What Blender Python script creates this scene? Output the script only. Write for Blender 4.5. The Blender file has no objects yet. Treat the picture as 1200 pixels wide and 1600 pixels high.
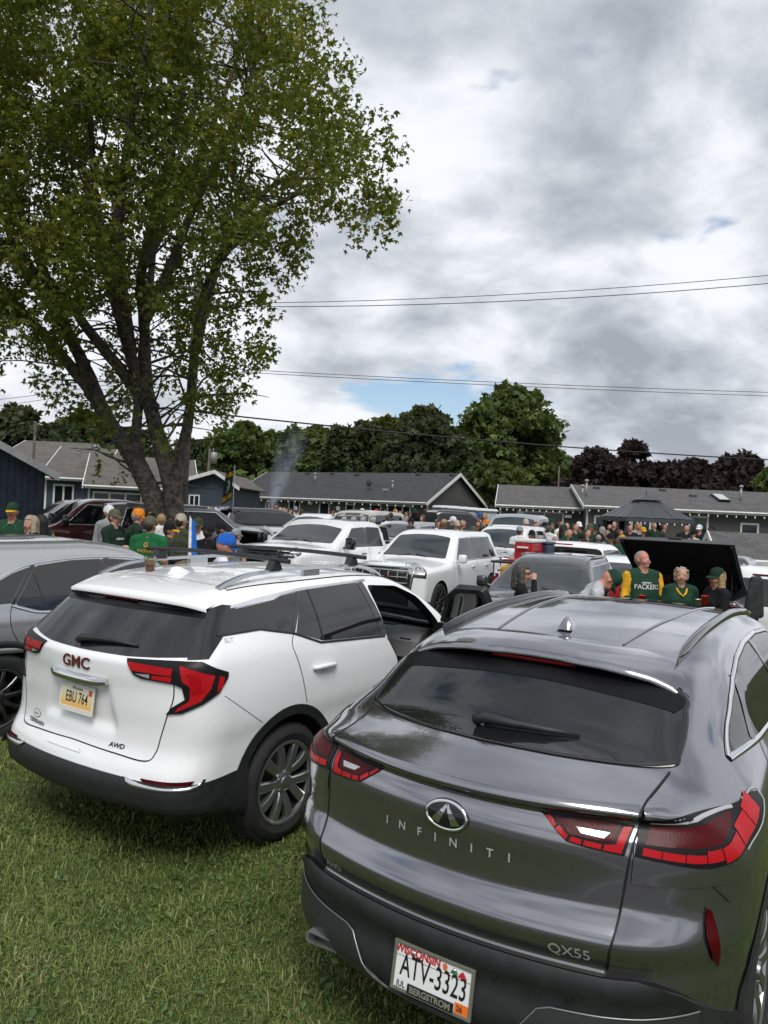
import bpy, bmesh, math, random
import numpy as np
from mathutils import Matrix, Vector
from mathutils.geometry import delaunay_2d_cdt
random.seed(7); np.random.seed(7)
S = bpy.context.scene
COL = S.collection
# ---------------------------------------------------------------- camera
CAMH, FPX, ROLL = 2.076, 1173.2, 0.0452
cd = bpy.data.cameras.new('camera'); cam = bpy.data.objects.new('camera', cd); COL.objects.link(cam)
cd.sensor_fit = 'HORIZONTAL'; cd.sensor_width = 36.0; cd.lens = 36.0 * FPX / 1200.0
cd.clip_start = 0.05; cd.clip_end = 3000
_cr, _sr = math.cos(ROLL), math.sin(ROLL)
cam.matrix_world = Matrix(((_cr, -_sr, 0, 0), (0, 0, -1, 0), (_sr, _cr, 0, CAMH), (0, 0, 0, 1)))
S.camera = cam
S.render.resolution_x, S.render.resolution_y = 768, 1024
# ---------------------------------------------------------------- exposure
S.view_settings.view_transform = 'Standard'; S.view_settings.look = 'None'
S.view_settings.exposure = 0.66; S.view_settings.gamma = 1.0
S.cycles.use_denoising = True
S.cycles.max_bounces = 8; S.cycles.diffuse_bounces = 3; S.cycles.glossy_bounces = 4
S.cycles.transmission_bounces = 6; S.cycles.transparent_max_bounces = 16
# ---------------------------------------------------------------- sun and sky
SUN_EL, SUN_AZ = math.radians(55), math.radians(170)      # azimuth from +y towards +x: high behind the camera, veiled by cloud
sd = bpy.data.lights.new('sun', 'SUN'); sun = bpy.data.objects.new('sun', sd); COL.objects.link(sun)
sd.energy = 1.6; sd.angle = math.radians(30); sd.color = (1.0, 0.965, 0.91)
_sv = Vector((math.sin(SUN_AZ) * math.cos(SUN_EL), math.cos(SUN_AZ) * math.cos(SUN_EL), math.sin(SUN_EL)))
sun.rotation_euler = _sv.to_track_quat('Z', 'Y').to_euler(); sun.location = (0, -20, 40)
W = bpy.data.worlds.new('World'); S.world = W; W.use_nodes = True


class NT:
    """small helper that strings shader nodes together"""
    def __init__(s, tree): s.t = tree; s.n = tree.nodes; s.l = tree.links
    def add(s, kind, **kw):
        n = s.n.new(kind)
        for k, v in kw.items(): setattr(n, k, v)
        return n
    def put(s, sock, val):
        if isinstance(val, bpy.types.NodeSocket): s.l.new(val, sock)
        elif val is not None: sock.default_value = val
    def math(s, op, a, b=None, c=None, clamp=False):
        n = s.add('ShaderNodeMath', operation=op, use_clamp=clamp)
        s.put(n.inputs[0], a); s.put(n.inputs[1], b); s.put(n.inputs[2], c)
        return n.outputs[0]
    def mix(s, fac, a, b, blend='MIX'):
        n = s.add('ShaderNodeMix', data_type='RGBA', blend_type=blend)
        s.put(n.inputs[0], fac); s.put(n.inputs[6], a); s.put(n.inputs[7], b)
        return n.outputs[2]
    def noise(s, vec, scale, detail=4, rough=0.55, dist=0.0, out=0):
        n = s.add('ShaderNodeTexNoise'); s.put(n.inputs['Vector'], vec)
        n.inputs['Scale'].default_value = scale; n.inputs['Detail'].default_value = detail
        n.inputs['Roughness'].default_value = rough; n.inputs['Distortion'].default_value = dist
        return n.outputs[out]
    def ramp(s, fac, stops, interp='LINEAR'):
        n = s.add('ShaderNodeValToRGB'); s.put(n.inputs[0], fac); cr = n.color_ramp; cr.interpolation = interp
        while len(cr.elements) < len(stops): cr.elements.new(0.5)
        for e, (p, c) in zip(cr.elements, stops):
            e.position = p; e.color = c if len(c) == 4 else (*c, 1)
        return n.outputs[0]
    def rng(s, v, a, b, c=0.0, d=1.0, smooth=True):
        n = s.add('ShaderNodeMapRange', interpolation_type='SMOOTHSTEP' if smooth else 'LINEAR')
        s.put(n.inputs[0], v)
        for i, q in zip((1, 2, 3, 4), (a, b, c, d)): s.put(n.inputs[i], q)
        return n.outputs[0]


def build_world():
    """broken overcast: heaped grey-white cloud with a few blue gaps, on a flat cloud layer seen in perspective"""
    t = NT(W.node_tree); t.n.clear()
    out = t.add('ShaderNodeOutputWorld'); bg = t.add('ShaderNodeBackground'); t.l.new(bg.outputs[0], out.inputs[0])
    sky = t.add('ShaderNodeTexSky', sky_type='NISHITA', sun_disc=False)
    sky.sun_elevation = SUN_EL; sky.sun_rotation = SUN_AZ
    tc = t.add('ShaderNodeTexCoord'); rot = t.add('ShaderNodeVectorRotate', rotation_type='Z_AXIS'); rot.inputs['Angle'].default_value = CLOUD['turn']; t.l.new(tc.outputs['Generated'], rot.inputs[0])
    sp = t.add('ShaderNodeSeparateXYZ'); t.l.new(rot.outputs[0], sp.inputs[0])
    x, y, z = sp.outputs
    den = t.math('ADD', t.math('MAXIMUM', z, 0.0), CLOUD['den'])
    cb = t.add('ShaderNodeCombineXYZ')
    t.put(cb.inputs[0], t.math('ADD', t.math('DIVIDE', x, den), CLOUD['ox'])); t.put(cb.inputs[1], t.math('ADD', t.math('DIVIDE', y, den), CLOUD['oy'])); cb.inputs[2].default_value = CLOUD['seed']
    p = cb.outputs[0]
    off = t.add('ShaderNodeVectorMath', operation='ADD'); t.l.new(p, off.inputs[0]); off.inputs[1].default_value = (.10, -.16, 0)   # a second look slightly towards the light
    big, fine = t.noise(p, CLOUD['s1'], 6, 0.52, 0.35), t.noise(p, CLOUD['s2'], 8, 0.58, 0.2)
    big2 = t.noise(off.outputs[0], CLOUD['s1'], 6, 0.52, 0.35)
    dark = t.noise(p, CLOUD['s3'], 3, 0.5, 0.2)
    m = t.math('ADD', t.math('MULTIPLY', big, 0.70), t.math('MULTIPLY', fine, 0.30))
    cover = t.rng(m, CLOUD['c0'], CLOUD['c1'])
    thick = t.rng(m, CLOUD['c1'] - .02, CLOUD['c1'] + .22)
    relief = t.math('MULTIPLY', t.math('SUBTRACT', big2, big), 3.8)                  # lit and shaded flanks of the heaps
    grain = t.math('MULTIPLY', t.math('SUBTRACT', fine, .5), 1.15)
    belly = t.rng(dark, .36, .66)
    val = t.math('ADD', t.math('ADD', t.math('MULTIPLY', thick, .42), t.math('MULTIPLY', belly, .46)), t.math('ADD', relief, grain))
    ccol = t.ramp(val, [(0.0, (0.600, 0.620, 0.652)), (0.12, (0.575, 0.597, 0.632)), (0.32, (0.490, 0.514, 0.552)), (0.58, (0.375, 0.398, 0.438)), (1.0, (0.245, 0.265, 0.300))])
    skyc = t.add('ShaderNodeVectorMath', operation='SCALE'); t.l.new(sky.outputs[0], skyc.inputs[0]); skyc.inputs['Scale'].default_value = 0.085
    c = t.mix(cover, skyc.outputs[0], ccol)
    c = t.mix(t.rng(z, -0.02, 0.13, 0.50, 0.0), c, (0.43, 0.455, 0.495, 1))           # far banks melt into pale haze
    t.l.new(c, bg.inputs[0]); bg.inputs[1].default_value = 1.0
CLOUD = dict(turn=-.36, den=.34, ox=31.7, oy=14.9, seed=3.7, s1=1.45, s2=4.2, s3=.8, c0=.365, c1=.425)
build_world()
# ================================================================ helpers: materials
MATS = {}


def mat(name, col, rough=0.5, metal=0.0, coat=0.0, spec=0.5, noise=None, bump=None, emit=None, coat_rough=0.03, trans=0.0, ior=1.45, alpha=1.0):
    """noise = (scale, amount, detail): multiplies the colour; bump = (scale, strength, distance)"""
    if name in MATS: return MATS[name]
    m = bpy.data.materials.new(name); m.use_nodes = True; t = NT(m.node_tree)
    b = t.n['Principled BSDF']; MATS[name] = m
    b.inputs['Roughness'].default_value = rough; b.inputs['Metallic'].default_value = metal
    b.inputs['Coat Weight'].default_value = coat; b.inputs['Coat Roughness'].default_value = coat_rough
    b.inputs['Specular IOR Level'].default_value = spec; b.inputs['IOR'].default_value = ior
    b.inputs['Transmission Weight'].default_value = trans; b.inputs['Alpha'].default_value = alpha
    c4 = (*col, 1) if len(col) == 3 else col
    b.inputs['Base Color'].default_value = c4
    if noise or bump:
        tc = t.add('ShaderNodeTexCoord')
    if noise:
        n = t.noise(tc.outputs['Object'], noise[0], noise[2] if len(noise) > 2 else 4, 0.6)
        k = t.rng(n, 0.3, 0.7, 1 - noise[1], 1 + noise[1])
        mx = t.add('ShaderNodeVectorMath', operation='SCALE'); mx.inputs[0].default_value = c4[:3]; t.l.new(k, mx.inputs['Scale'])
        t.l.new(mx.outputs[0], b.inputs['Base Color'])
    if bump:
        n = t.noise(tc.outputs['Object'], bump[0], 3, 0.6)
        bp = t.add('ShaderNodeBump'); bp.inputs['Strength'].default_value = bump[1]; bp.inputs['Distance'].default_value = bump[2]
        t.l.new(n, bp.inputs['Height']); t.l.new(bp.outputs[0], b.inputs['Normal'])
    if emit:
        b.inputs['Emission Color'].default_value = (*emit[:3], 1); b.inputs['Emission Strength'].default_value = emit[3]
    return m


def paint(name, col, metal=0.0, rough=0.32, dust=0.06):
    """car paint: base under clear coat, with a faint film of dust"""
    if name in MATS: return MATS[name]
    m = mat(name, col, rough, metal, 1.0, 0.5)
    t = NT(m.node_tree); b = t.n['Principled BSDF']
    tc = t.add('ShaderNodeTexCoord')
    n1 = t.noise(tc.outputs['Object'], 1.7, 6, 0.65); n2 = t.noise(tc.outputs['Object'], 38, 3, 0.6)
    k = t.math('MULTIPLY', t.rng(n1, 0.35, 0.75), t.rng(n2, 0.35, 0.7))
    c = t.mix(t.math('MULTIPLY', k, dust), (*col, 1), (0.30, 0.28, 0.25, 1))
    t.l.new(c, b.inputs['Base Color'])
    t.l.new(t.rng(k, 0, 1, 0.015, 0.085), b.inputs['Coat Roughness'])
    return m


# ================================================================ helpers: meshes
def obj(name, verts, faces, material, parent=None, smooth=True, fmat=None, flip=False):
    me = bpy.data.meshes.new(name)
    v = np.asarray(verts, float)
    if flip: faces = [tuple(reversed(f)) for f in faces]
    me.from_pydata(v.tolist() if len(v) else [], [], [tuple(int(i) for i in f) for f in faces])
    for m in (material if isinstance(material, (list, tuple)) else [material]): me.materials.append(m)
    if fmat is not None: me.polygons.foreach_set('material_index', np.asarray(fmat, np.int32))
    if smooth: me.polygons.foreach_set('use_smooth', np.ones(len(me.polygons), bool))
    me.update()
    o = bpy.data.objects.new(name, me); COL.objects.link(o)
    if parent is not None: o.parent = parent
    return o


def fast_mesh(name, verts, faces, material, smooth=False, fmat=None):
    """big arrays: faces is an (n,3) or (n,4) array"""
    verts = np.asarray(verts, np.float32); faces = np.asarray(faces, np.int32); n, k = faces.shape
    me = bpy.data.meshes.new(name)
    me.vertices.add(len(verts)); me.vertices.foreach_set('co', verts.ravel())
    me.loops.add(n * k); me.loops.foreach_set('vertex_index', faces.ravel())
    me.polygons.add(n); me.polygons.foreach_set('loop_start', np.arange(0, n * k, k, dtype=np.int32))
    for m in (material if isinstance(material, (list, tuple)) else [material]): me.materials.append(m)
    if fmat is not None: me.polygons.foreach_set('material_index', np.asarray(fmat, np.int32))
    me.polygons.foreach_set('use_smooth', np.full(n, bool(smooth)))
    me.update(calc_edges=True); me.validate()
    return me


def link(name, me, parent=None, loc=None, rot=None):
    o = bpy.data.objects.new(name, me); COL.objects.link(o)
    if parent is not None: o.parent = parent
    if loc is not None: o.location = loc
    if rot is not None: o.rotation_euler = rot
    return o


def tag(o, label=None, cat=None, group=None, kind=None):
    if label: o['label'] = label
    if cat: o['category'] = cat
    if group: o['group'] = group
    if kind: o['kind'] = kind
    return o


def empty(name, loc=(0, 0, 0), rz=0.0, label=None, cat=None, group=None):
    o = bpy.data.objects.new(name, None); COL.objects.link(o); o.location = loc; o.rotation_euler = (0, 0, rz)
    o.empty_display_size = 0.2
    return tag(o, label, cat, group)


def copy_tree(o, parent=None, mats=None):
    """copy a thing with its parts and sub-parts (mesh data stays shared)"""
    c = o.copy(); COL.objects.link(c); c.parent = parent
    for ch in list(o.children): copy_tree(ch, c)
    return c


class MB:
    """collects simple solids into one mesh"""
    def __init__(s): s.v = []; s.f = []; s.m = []
    def add(s, v, f, mi=0):
        b = len(s.v); s.v.extend([tuple(map(float, p)) for p in v]); s.f.extend([tuple(i + b for i in q) for q in f]); s.m.extend([mi] * len(f)); return s
    def box(s, x0, x1, y0, y1, z0, z1, mi=0, M=None):
        v = [(x, y, z) for x in (x0, x1) for y in (y0, y1) for z in (z0, z1)]
        if M is not None: v = [tuple(M @ Vector(p)) for p in v]
        return s.add(v, [(0, 1, 3, 2), (4, 6, 7, 5), (0, 4, 5, 1), (2, 3, 7, 6), (0, 2, 6, 4), (1, 5, 7, 3)], mi)
    def bbox(s, x0, x1, y0, y1, z0, z1, b=0.01, mi=0, M=None):
        """box with bevelled edges"""
        bm = bmesh.new(); bmesh.ops.create_cube(bm, size=1)
        for q in bm.verts: q.co = ((x0 + x1) / 2 + q.co.x * (x1 - x0), (y0 + y1) / 2 + q.co.y * (y1 - y0), (z0 + z1) / 2 + q.co.z * (z1 - z0))
        bmesh.ops.bevel(bm, geom=bm.edges[:], offset=b, segments=2, affect='EDGES', profile=0.5)
        if M is not None: bm.transform(M)
        bm.verts.index_update()
        s.add([tuple(q.co) for q in bm.verts], [tuple(q.index for q in f.verts) for f in bm.faces], mi); bm.free(); return s
    def tube(s, pts, r, n=8, mi=0, cap=True):
        pts = [Vector(p) for p in pts]; k = len(pts); rs = r if isinstance(r, (list, tuple)) else [r] * k
        V = []; up = None
        for i, p in enumerate(pts):
            d = (pts[min(i + 1, k - 1)] - pts[max(i - 1, 0)])
            d = d.normalized() if d.length > 1e-9 else Vector((0, 0, 1))
            if up is None: up = Vector((0, 0, 1)) if abs(d.z) < 0.9 else Vector((1, 0, 0))
            a = d.cross(up).normalized(); b = d.cross(a).normalized(); up = -b if b.dot(up) < 0 else b
            for j in range(n):
                t = 2 * math.pi * j / n; V.append(p + a * (math.cos(t) * rs[i]) + b * (math.sin(t) * rs[i]))
        F = [(i * n + j, i * n + (j + 1) % n, (i + 1) * n + (j + 1) % n, (i + 1) * n + j) for i in range(k - 1) for j in range(n)]
        if cap: F += [tuple(range(n))[::-1], tuple((k - 1) * n + j for j in range(n))]
        return s.add(V, F, mi)
    def lathe(s, prof, n=32, axis='y', c=(0, 0, 0), mi=0, closed=False):
        """prof = [(radius, height along the axis)]"""
        V = []
        for r, h in prof:
            for j in range(n):
                t = 2 * math.pi * j / n; a, b = r * math.cos(t), r * math.sin(t)
                V.append({'y': (c[0] + a, c[1] + h, c[2] + b), 'z': (c[0] + a, c[1] + b, c[2] + h), 'x': (c[0] + h, c[1] + a, c[2] + b)}[axis])
        k = len(prof)
        F = [(i * n + j, (i + 1) * n + j, (i + 1) * n + (j + 1) % n, i * n + (j + 1) % n) for i in range(k - 1) for j in range(n)]
        if closed: F += [((k - 1) * n + j, j, (j + 1) % n, (k - 1) * n + (j + 1) % n) for j in range(n)]
        return s.add(V, F, mi)
    def prism(s, poly, h0, h1, mi=0, M=None):
        """poly in xy, extruded along z"""
        n = len(poly); v = [(x, y, h0) for x, y in poly] + [(x, y, h1) for x, y in poly]
        if M is not None: v = [tuple(M @ Vector(p)) for p in v]
        return s.add(v, [tuple(range(n))[::-1], tuple(range(n, 2 * n))] + [(i, (i + 1) % n, n + (i + 1) % n, n + i) for i in range(n)], mi)
    def build(s, name, material, parent=None, smooth=False, normals=True):
        o = obj(name, s.v, s.f, material, parent, smooth, s.m if isinstance(material, (list, tuple)) else None)
        if normals:
            bm = bmesh.new(); bm.from_mesh(o.data); bmesh.ops.recalc_face_normals(bm, faces=bm.faces[:]); bm.to_mesh(o.data); bm.free()
        return o


def smooth_angle(o, deg=35):
    o.data.polygons.foreach_set('use_smooth', np.ones(len(o.data.polygons), bool))
    o.data.set_sharp_from_angle(angle=math.radians(deg))
    return o


def text_mesh(txt, size=1.0, depth=0.0, align='CENTER', sx=1.0, bold=0.0, shear=0.0, space=1.0):
    cu = bpy.data.curves.new('lettering', 'FONT'); cu.body = txt; cu.size = size; cu.align_x = align; cu.align_y = 'CENTER'
    cu.extrude = depth; cu.offset = bold; cu.shear = shear; cu.space_character = space; cu.resolution_u = 3
    o = bpy.data.objects.new('lettering', cu); COL.objects.link(o)
    dg = bpy.context.evaluated_depsgraph_get(); me = bpy.data.meshes.new_from_object(o.evaluated_get(dg))
    v = np.empty(len(me.vertices) * 3); me.vertices.foreach_get('co', v); v = v.reshape(-1, 3); v[:, 0] *= sx
    f = [tuple(p.vertices) for p in me.polygons]
    bpy.data.objects.remove(o); bpy.data.curves.remove(cu); bpy.data.meshes.remove(me)
    return v, f


# ================================================================ vehicle surfaces
class Spl:
    """monotone cubic through (x, y) pairs, held in a table"""
    def __init__(s, pts, sm=0.0):
        x, y = np.array(pts, float).T
        if len(x) == 1: x = np.r_[x, x + 1]; y = np.r_[y, y]
        h = np.diff(x); d = np.diff(y) / h; m = np.zeros(len(x))
        for i in range(1, len(x) - 1):
            if d[i - 1] * d[i] > 0:
                a, b = 2 * h[i] + h[i - 1], h[i] + 2 * h[i - 1]; m[i] = (a + b) / (a / d[i - 1] + b / d[i])
        m[0], m[-1] = d[0], d[-1]
        s.x = np.linspace(x[0], x[-1], 700); i = np.clip(np.searchsorted(x, s.x) - 1, 0, len(h) - 1)
        t = (s.x - x[i]) / h[i]
        s.y = (2 * t**3 - 3 * t**2 + 1) * y[i] + (t**3 - 2 * t**2 + t) * h[i] * m[i] + (-2 * t**3 + 3 * t**2) * y[i + 1] + (t**3 - t**2) * h[i] * m[i + 1]
        if sm:
            k = max(1, int(sm / (s.x[1] - s.x[0]))); w = np.hanning(2 * k + 3); w /= w.sum()
            s.y = np.convolve(np.pad(s.y, k + 1, mode='edge'), w, 'valid')
    def __call__(s, q): return np.interp(q, s.x, s.y)


def smax(a, b, k):
    h = np.maximum(k - np.abs(a - b), 0) / k
    return np.maximum(a, b) + h * h * k * 0.25


def sstep(x, a, b):
    t = np.clip((x - a) / (b - a), 0, 1); return t * t * (3 - 2 * t)


class Body:
    """car body as the smooth meeting of a top, a side, a rear and a front surface; u forward from the tail, v left, w up"""
    def __init__(s, L, W, T, Tc, R, Ra, F, Fa, Sd, tap, cab, belt, floor=0.2, kTR=0.05, kTF=0.08, kS=((0, .25), (1.0, .2), (1.2, .12), (1.6, .1)), sm=0.02):
        s.L, s.W = L, W
        s.T, s.Tc, s.R, s.Ra = Spl(T, sm), Spl(Tc), Spl(R, sm * .6), Spl(Ra)
        s.F, s.Fa, s.S, s.tap, s.cab = Spl(F, sm * .6), Spl(Fa), Spl(Sd, sm), Spl(tap, .05), Spl(cab, .05)
        s.belt = belt; s.floor = floor; s.kTR, s.kTF, s.kS = kTR, kTF, Spl(kS); s.top = max(t[1] for t in T) + 0.05
        s.extra = None
    def f(s, u, v, w):
        a = np.abs(v); a2 = a * a
        d = smax(w - (s.T(u) - s.Tc(u) * a2), (s.R(w) + s.Ra(w) * a2) - u, s.kTR)
        d = smax(d, u - (s.F(w) - s.Fa(w) * a2), s.kTF)
        sd = s.S(w) * s.tap(u) - s.cab(u) * sstep(w, s.belt - .06, s.belt + .16)
        d = smax(d, a - sd, s.kS(w))
        d = smax(d, s.floor - w, 0.08)
        if s.extra: d = s.extra(s, d, u, v, w)
        return d
    def cast(s, O, D, n=26, out=False):
        """first crossing along O + t D, t in 0..1; inwards by default, outwards from inside with out=True"""
        O, D = np.asarray(O, float), np.asarray(D, float); N = len(O)
        lo = np.zeros(N); hi = np.ones(N); done = np.zeros(N, bool); prev = np.zeros(N)
        for i in range(1, n + 1):
            t = np.full(N, i / n); P = O + D * t[:, None]; v = s.f(*P.T)
            hitm = ((v > 0) if out else (v < 0)) & ~done
            lo[hitm] = prev[hitm]; hi[hitm] = t[hitm]; done |= hitm; prev = t
            if done.all(): break
        for _ in range(14):
            m = (lo + hi) / 2; P = O + D * m[:, None]; v = s.f(*P.T)
            g = (v > 0) if out else (v < 0)
            hi = np.where(g, m, hi); lo = np.where(g, lo, m)
        return O + D * ((lo + hi) / 2)[:, None], done
    def normal(s, P):
        e = 0.004; u, v, w = P.T
        g = np.c_[s.f(u + e, v, w) - s.f(u - e, v, w), s.f(u, v + e, w) - s.f(u, v - e, w), s.f(u, v, w + e) - s.f(u, v, w - e)]
        return g / np.maximum(np.linalg.norm(g, axis=1), 1e-9)[:, None]
    UC = 1.5
    def on(s, kind, A, off=0.0):
        """param points -> points on the surface.  kinds: rear (v,w), front (v,w), left / right (u,w), top (u,v), wrap / nose (signed angle, w) round the tail / the nose"""
        A = np.asarray(A, float); a, b = A[:, 0], A[:, 1]; z = np.zeros(len(A))
        if kind == 'rear': O = np.c_[z - .6, a, b]; D = np.c_[z + 1.9, z, z]
        elif kind == 'front': O = np.c_[z + s.L + .6, a, b]; D = np.c_[z - 2.2, z, z]
        elif kind == 'left': O = np.c_[a, z + 1.5, b]; D = np.c_[z, z - 1.45, z]
        elif kind == 'right': O = np.c_[a, z - 1.5, b]; D = np.c_[z, z + 1.45, z]
        elif kind == 'top': O = np.c_[a, b, z + s.top + .5]; D = np.c_[z, z, z - s.top]
        elif kind == 'wrap':
            du, dv = -np.cos(a), np.sin(a)
        elif kind == 'nose':
            du, dv = np.cos(a), np.sin(a)
            O = np.c_[s.L - 1.3 + 3 * du, 3 * dv, b]; D = np.c_[-2.9 * du, -2.9 * dv, z]
        if kind == 'wrap':
            O = np.c_[s.UC + 3 * du, 3 * dv, b]; D = np.c_[-2.9 * du, -2.9 * dv, z]
        P, ok = s.cast(O, D)
        N = s.normal(P)
        return P + N * off, N
    # -------------------------------------------------------------- meshes
    def shell(s, step=0.05, ib=None):
        L, W, H = s.L, s.W, s.top
        bx = [(-.1, L + .1), (-W / 2 - .05, W / 2 + .05), (s.floor - .05, H)]
        ib = ib or [(.55, L - .6), (-.30, .30), (s.floor + .30, s.floor + .5)]
        n = [max(4, int(round((b - a) / step))) for a, b in bx]
        ax = [np.linspace(a, b, k + 1) for (a, b), k in zip(bx, n)]
        idx = -np.ones((n[0] + 1, n[1] + 1, n[2] + 1), int); V = []
        ii = np.stack(np.meshgrid(*[np.arange(k + 1) for k in n], indexing='ij'), -1).reshape(-1, 3)
        onb = ((ii == 0) | (ii == np.array(n))).any(1); ii = ii[onb]
        idx[ii[:, 0], ii[:, 1], ii[:, 2]] = np.arange(len(ii))
        V = np.c_[ax[0][ii[:, 0]], ax[1][ii[:, 1]], ax[2][ii[:, 2]]]
        O = np.c_[[np.clip(V[:, k], *ib[k]) for k in range(3)]].T
        P, ok = s.cast(O, (V - O) * 1.3, 60, True)
        F = []
        for d in range(3):
            e, g = [q for q in range(3) if q != d]
            for side in (0, n[d]):
                I, J = np.meshgrid(np.arange(n[e]), np.arange(n[g]), indexing='ij'); I = I.ravel(); J = J.ravel()
                def at(i, j):
                    q = [None] * 3; q[d] = np.full(len(i), side); q[e] = i; q[g] = j; return idx[q[0], q[1], q[2]]
                f = np.c_[at(I, J), at(I + 1, J), at(I + 1, J + 1), at(I, J + 1)]
                if (side == 0) != (d == 1): f = f[:, ::-1]
                F.append(f)
        return P, np.concatenate(F)


def dens(poly, step, closed=True):
    out = []; n = len(poly)
    for i in range(n if closed else n - 1):
        a, b = np.array(poly[i], float), np.array(poly[(i + 1) % n], float); k = max(1, int(math.ceil(np.linalg.norm(b - a) / step)))
        for j in range(k): out.append(a + (b - a) * j / k)
    if not closed: out.append(np.array(poly[-1], float))
    return np.array(out)


def rnd(poly, r, n=4):
    """round the corners of a polygon; r is a number or one per corner"""
    out = []; k = len(poly); P = [np.array(p, float) for p in poly]
    for i in range(k):
        ri = r[i] if isinstance(r, (list, tuple)) else r
        a, b, c = P[i - 1], P[i], P[(i + 1) % k]; la, lc = np.linalg.norm(a - b), np.linalg.norm(c - b)
        q = min(ri, la * .45, lc * .45)
        if q < 1e-4: out.append(b); continue
        p0, p2 = b + (a - b) / la * q, b + (c - b) / lc * q
        for j in range(n + 1):
            t = j / n; out.append((1 - t)**2 * p0 + 2 * t * (1 - t) * b + t * t * p2)
    return np.array(out)


def curve(pts, n=8, closed=False):
    """Catmull-Rom through the points"""
    P = np.array(pts, float); k = len(P); out = []
    for i in range(k if closed else k - 1):
        g = (lambda j: P[j % k]) if closed else (lambda j: P[min(max(j, 0), k - 1)])
        p0, p1, p2, p3 = g(i - 1), g(i), g(i + 1), g(i + 2)
        for j in range(n):
            t = j / n; out.append(.5 * ((2 * p1) + (-p0 + p2) * t + (2 * p0 - 5 * p1 + 4 * p2 - p3) * t * t + (-p0 + 3 * p1 - 3 * p2 + p3) * t**3))
    if not closed: out.append(P[-1])
    return np.array(out)


def inside(P, poly):
    x, y = P[:, 0], P[:, 1]; r = np.zeros(len(P), bool); n = len(poly)
    for i in range(n):
        x1, y1 = poly[i]; x2, y2 = poly[(i + 1) % n]
        c = ((y1 > y) != (y2 > y)); 
        if y1 != y2: r ^= c & (x < (x2 - x1) * (y - y1) / (y2 - y1) + x1)
    return r


def tri_fill(poly, step, holes=()):
    """outline (already dense) -> points and triangles with a regular grid inside"""
    poly = np.asarray(poly); lo, hi = poly.min(0), poly.max(0)
    g = np.stack(np.meshgrid(np.arange(lo[0] + step / 2, hi[0], step), np.arange(lo[1] + step / 2, hi[1], step), indexing='ij'), -1).reshape(-1, 2)
    g = g[inside(g, poly)] if len(g) else g
    loops = [poly] + [np.asarray(h) for h in holes]
    for h in loops[1:]: g = g[~inside(g, h)]
    allb = np.concatenate(loops)
    if len(g):
        keep = np.ones(len(g), bool)
        for b in range(0, len(g), 2000):
            d = np.abs(g[b:b + 2000, None, :] - allb[None]).max(2).min(1); keep[b:b + 2000] = d > step * .35
        g = g[keep]
    V = np.concatenate([allb, g]) if len(g) else allb
    E = []; k = 0
    for l in loops: m = len(l); E += [(k + i, k + (i + 1) % m) for i in range(m)]; k += m
    r = delaunay_2d_cdt([Vector(p) for p in V], E, [], 0 if holes else 1, 1e-6)
    P = np.array([tuple(q) for q in r[0]]); F = [tuple(f) for f in r[2]]
    if holes:
        cen = np.array([P[list(f)].mean(0) for f in F]); keep = inside(cen, poly)
        for h in loops[1:]: keep &= ~inside(cen, h)
        F = [f for f, k_ in zip(F, keep) if k_]
    # counter-clockwise
    F = [f if (P[f[1]][0] - P[f[0]][0]) * (P[f[2]][1] - P[f[0]][1]) - (P[f[1]][1] - P[f[0]][1]) * (P[f[2]][0] - P[f[0]][0]) > 0 else f[::-1] for f in F]
    return P, F


FLIPK = {'rear': True, 'front': False, 'left': True, 'right': False, 'top': False, 'wrap': True, 'nose': False}


def patch(body, name, kind, poly, material, parent, off=0.003, step=0.05, edge=None, holes=(), thick=0.0, off_fn=None):
    """a panel that follows the body: polygon in the projection's own coordinates"""
    poly = dens(poly, edge or step * .5); holes = [dens(h, edge or step * .5) for h in holes]
    P2, F = tri_fill(poly, step, holes)
    o_ = off if off_fn is None else off_fn(P2)[:, None] if np.ndim(off_fn(P2)) else off
    P, N = body.on(kind, P2, 0.0); P = P + N * (o_ if np.ndim(o_) else off)
    V = P; mats = material
    if thick:
        loops = [len(poly)] + [len(h) for h in holes]; k = 0; V = [P]; F = list(F); base = len(P)
        for m in loops:
            ring = P[k:k + m]; low = ring - N[k:k + m] * thick
            V += [ring, low]
            for i in range(m): F.append((base + i, base + (i + 1) % m, base + m + (i + 1) % m, base + m + i))
            base += 2 * m; k += m
        V = np.concatenate(V)
    o = obj(name, V, F, material, parent, True, flip=FLIPK[kind])
    return o


def ribbon(body, name, kind, line, width, material, parent, off=0.002, crown=0.0, step=0.03, closed=False, build=True):
    """a strip that follows the body along a line; crown makes it a rounded moulding"""
    L = dens(line, step, closed); n = len(L)
    d = (np.roll(L, -1, 0) - np.roll(L, 1, 0)) if closed else np.gradient(L, axis=0)
    d /= np.maximum(np.linalg.norm(d, axis=1), 1e-9)[:, None]; q = np.c_[-d[:, 1], d[:, 0]]
    wd = np.asarray(width if np.ndim(width) else np.full(n, width), float)
    if len(wd) != n: wd = np.interp(np.linspace(0, 1, n), np.linspace(0, 1, len(wd)), wd)
    prof = [(-.5, 0), (-.32, .8), (0, 1), (.32, .8), (.5, 0)] if crown else [(-.5, 0), (.5, 0)]
    k = len(prof)
    P, N = body.on(kind, np.concatenate([L + q * (wd * a)[:, None] for a, h in prof]), 0.0)
    V = P + N * np.repeat([off + crown * h for a, h in prof], n)[:, None]
    m = n if closed else n - 1
    F = [(j * n + i, j * n + (i + 1) % n, (j + 1) * n + (i + 1) % n, (j + 1) * n + i) for j in range(k - 1) for i in range(m)]
    if not build: return V, F
    return obj(name, V, F, material, parent, True, flip=FLIPK[kind])


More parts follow.
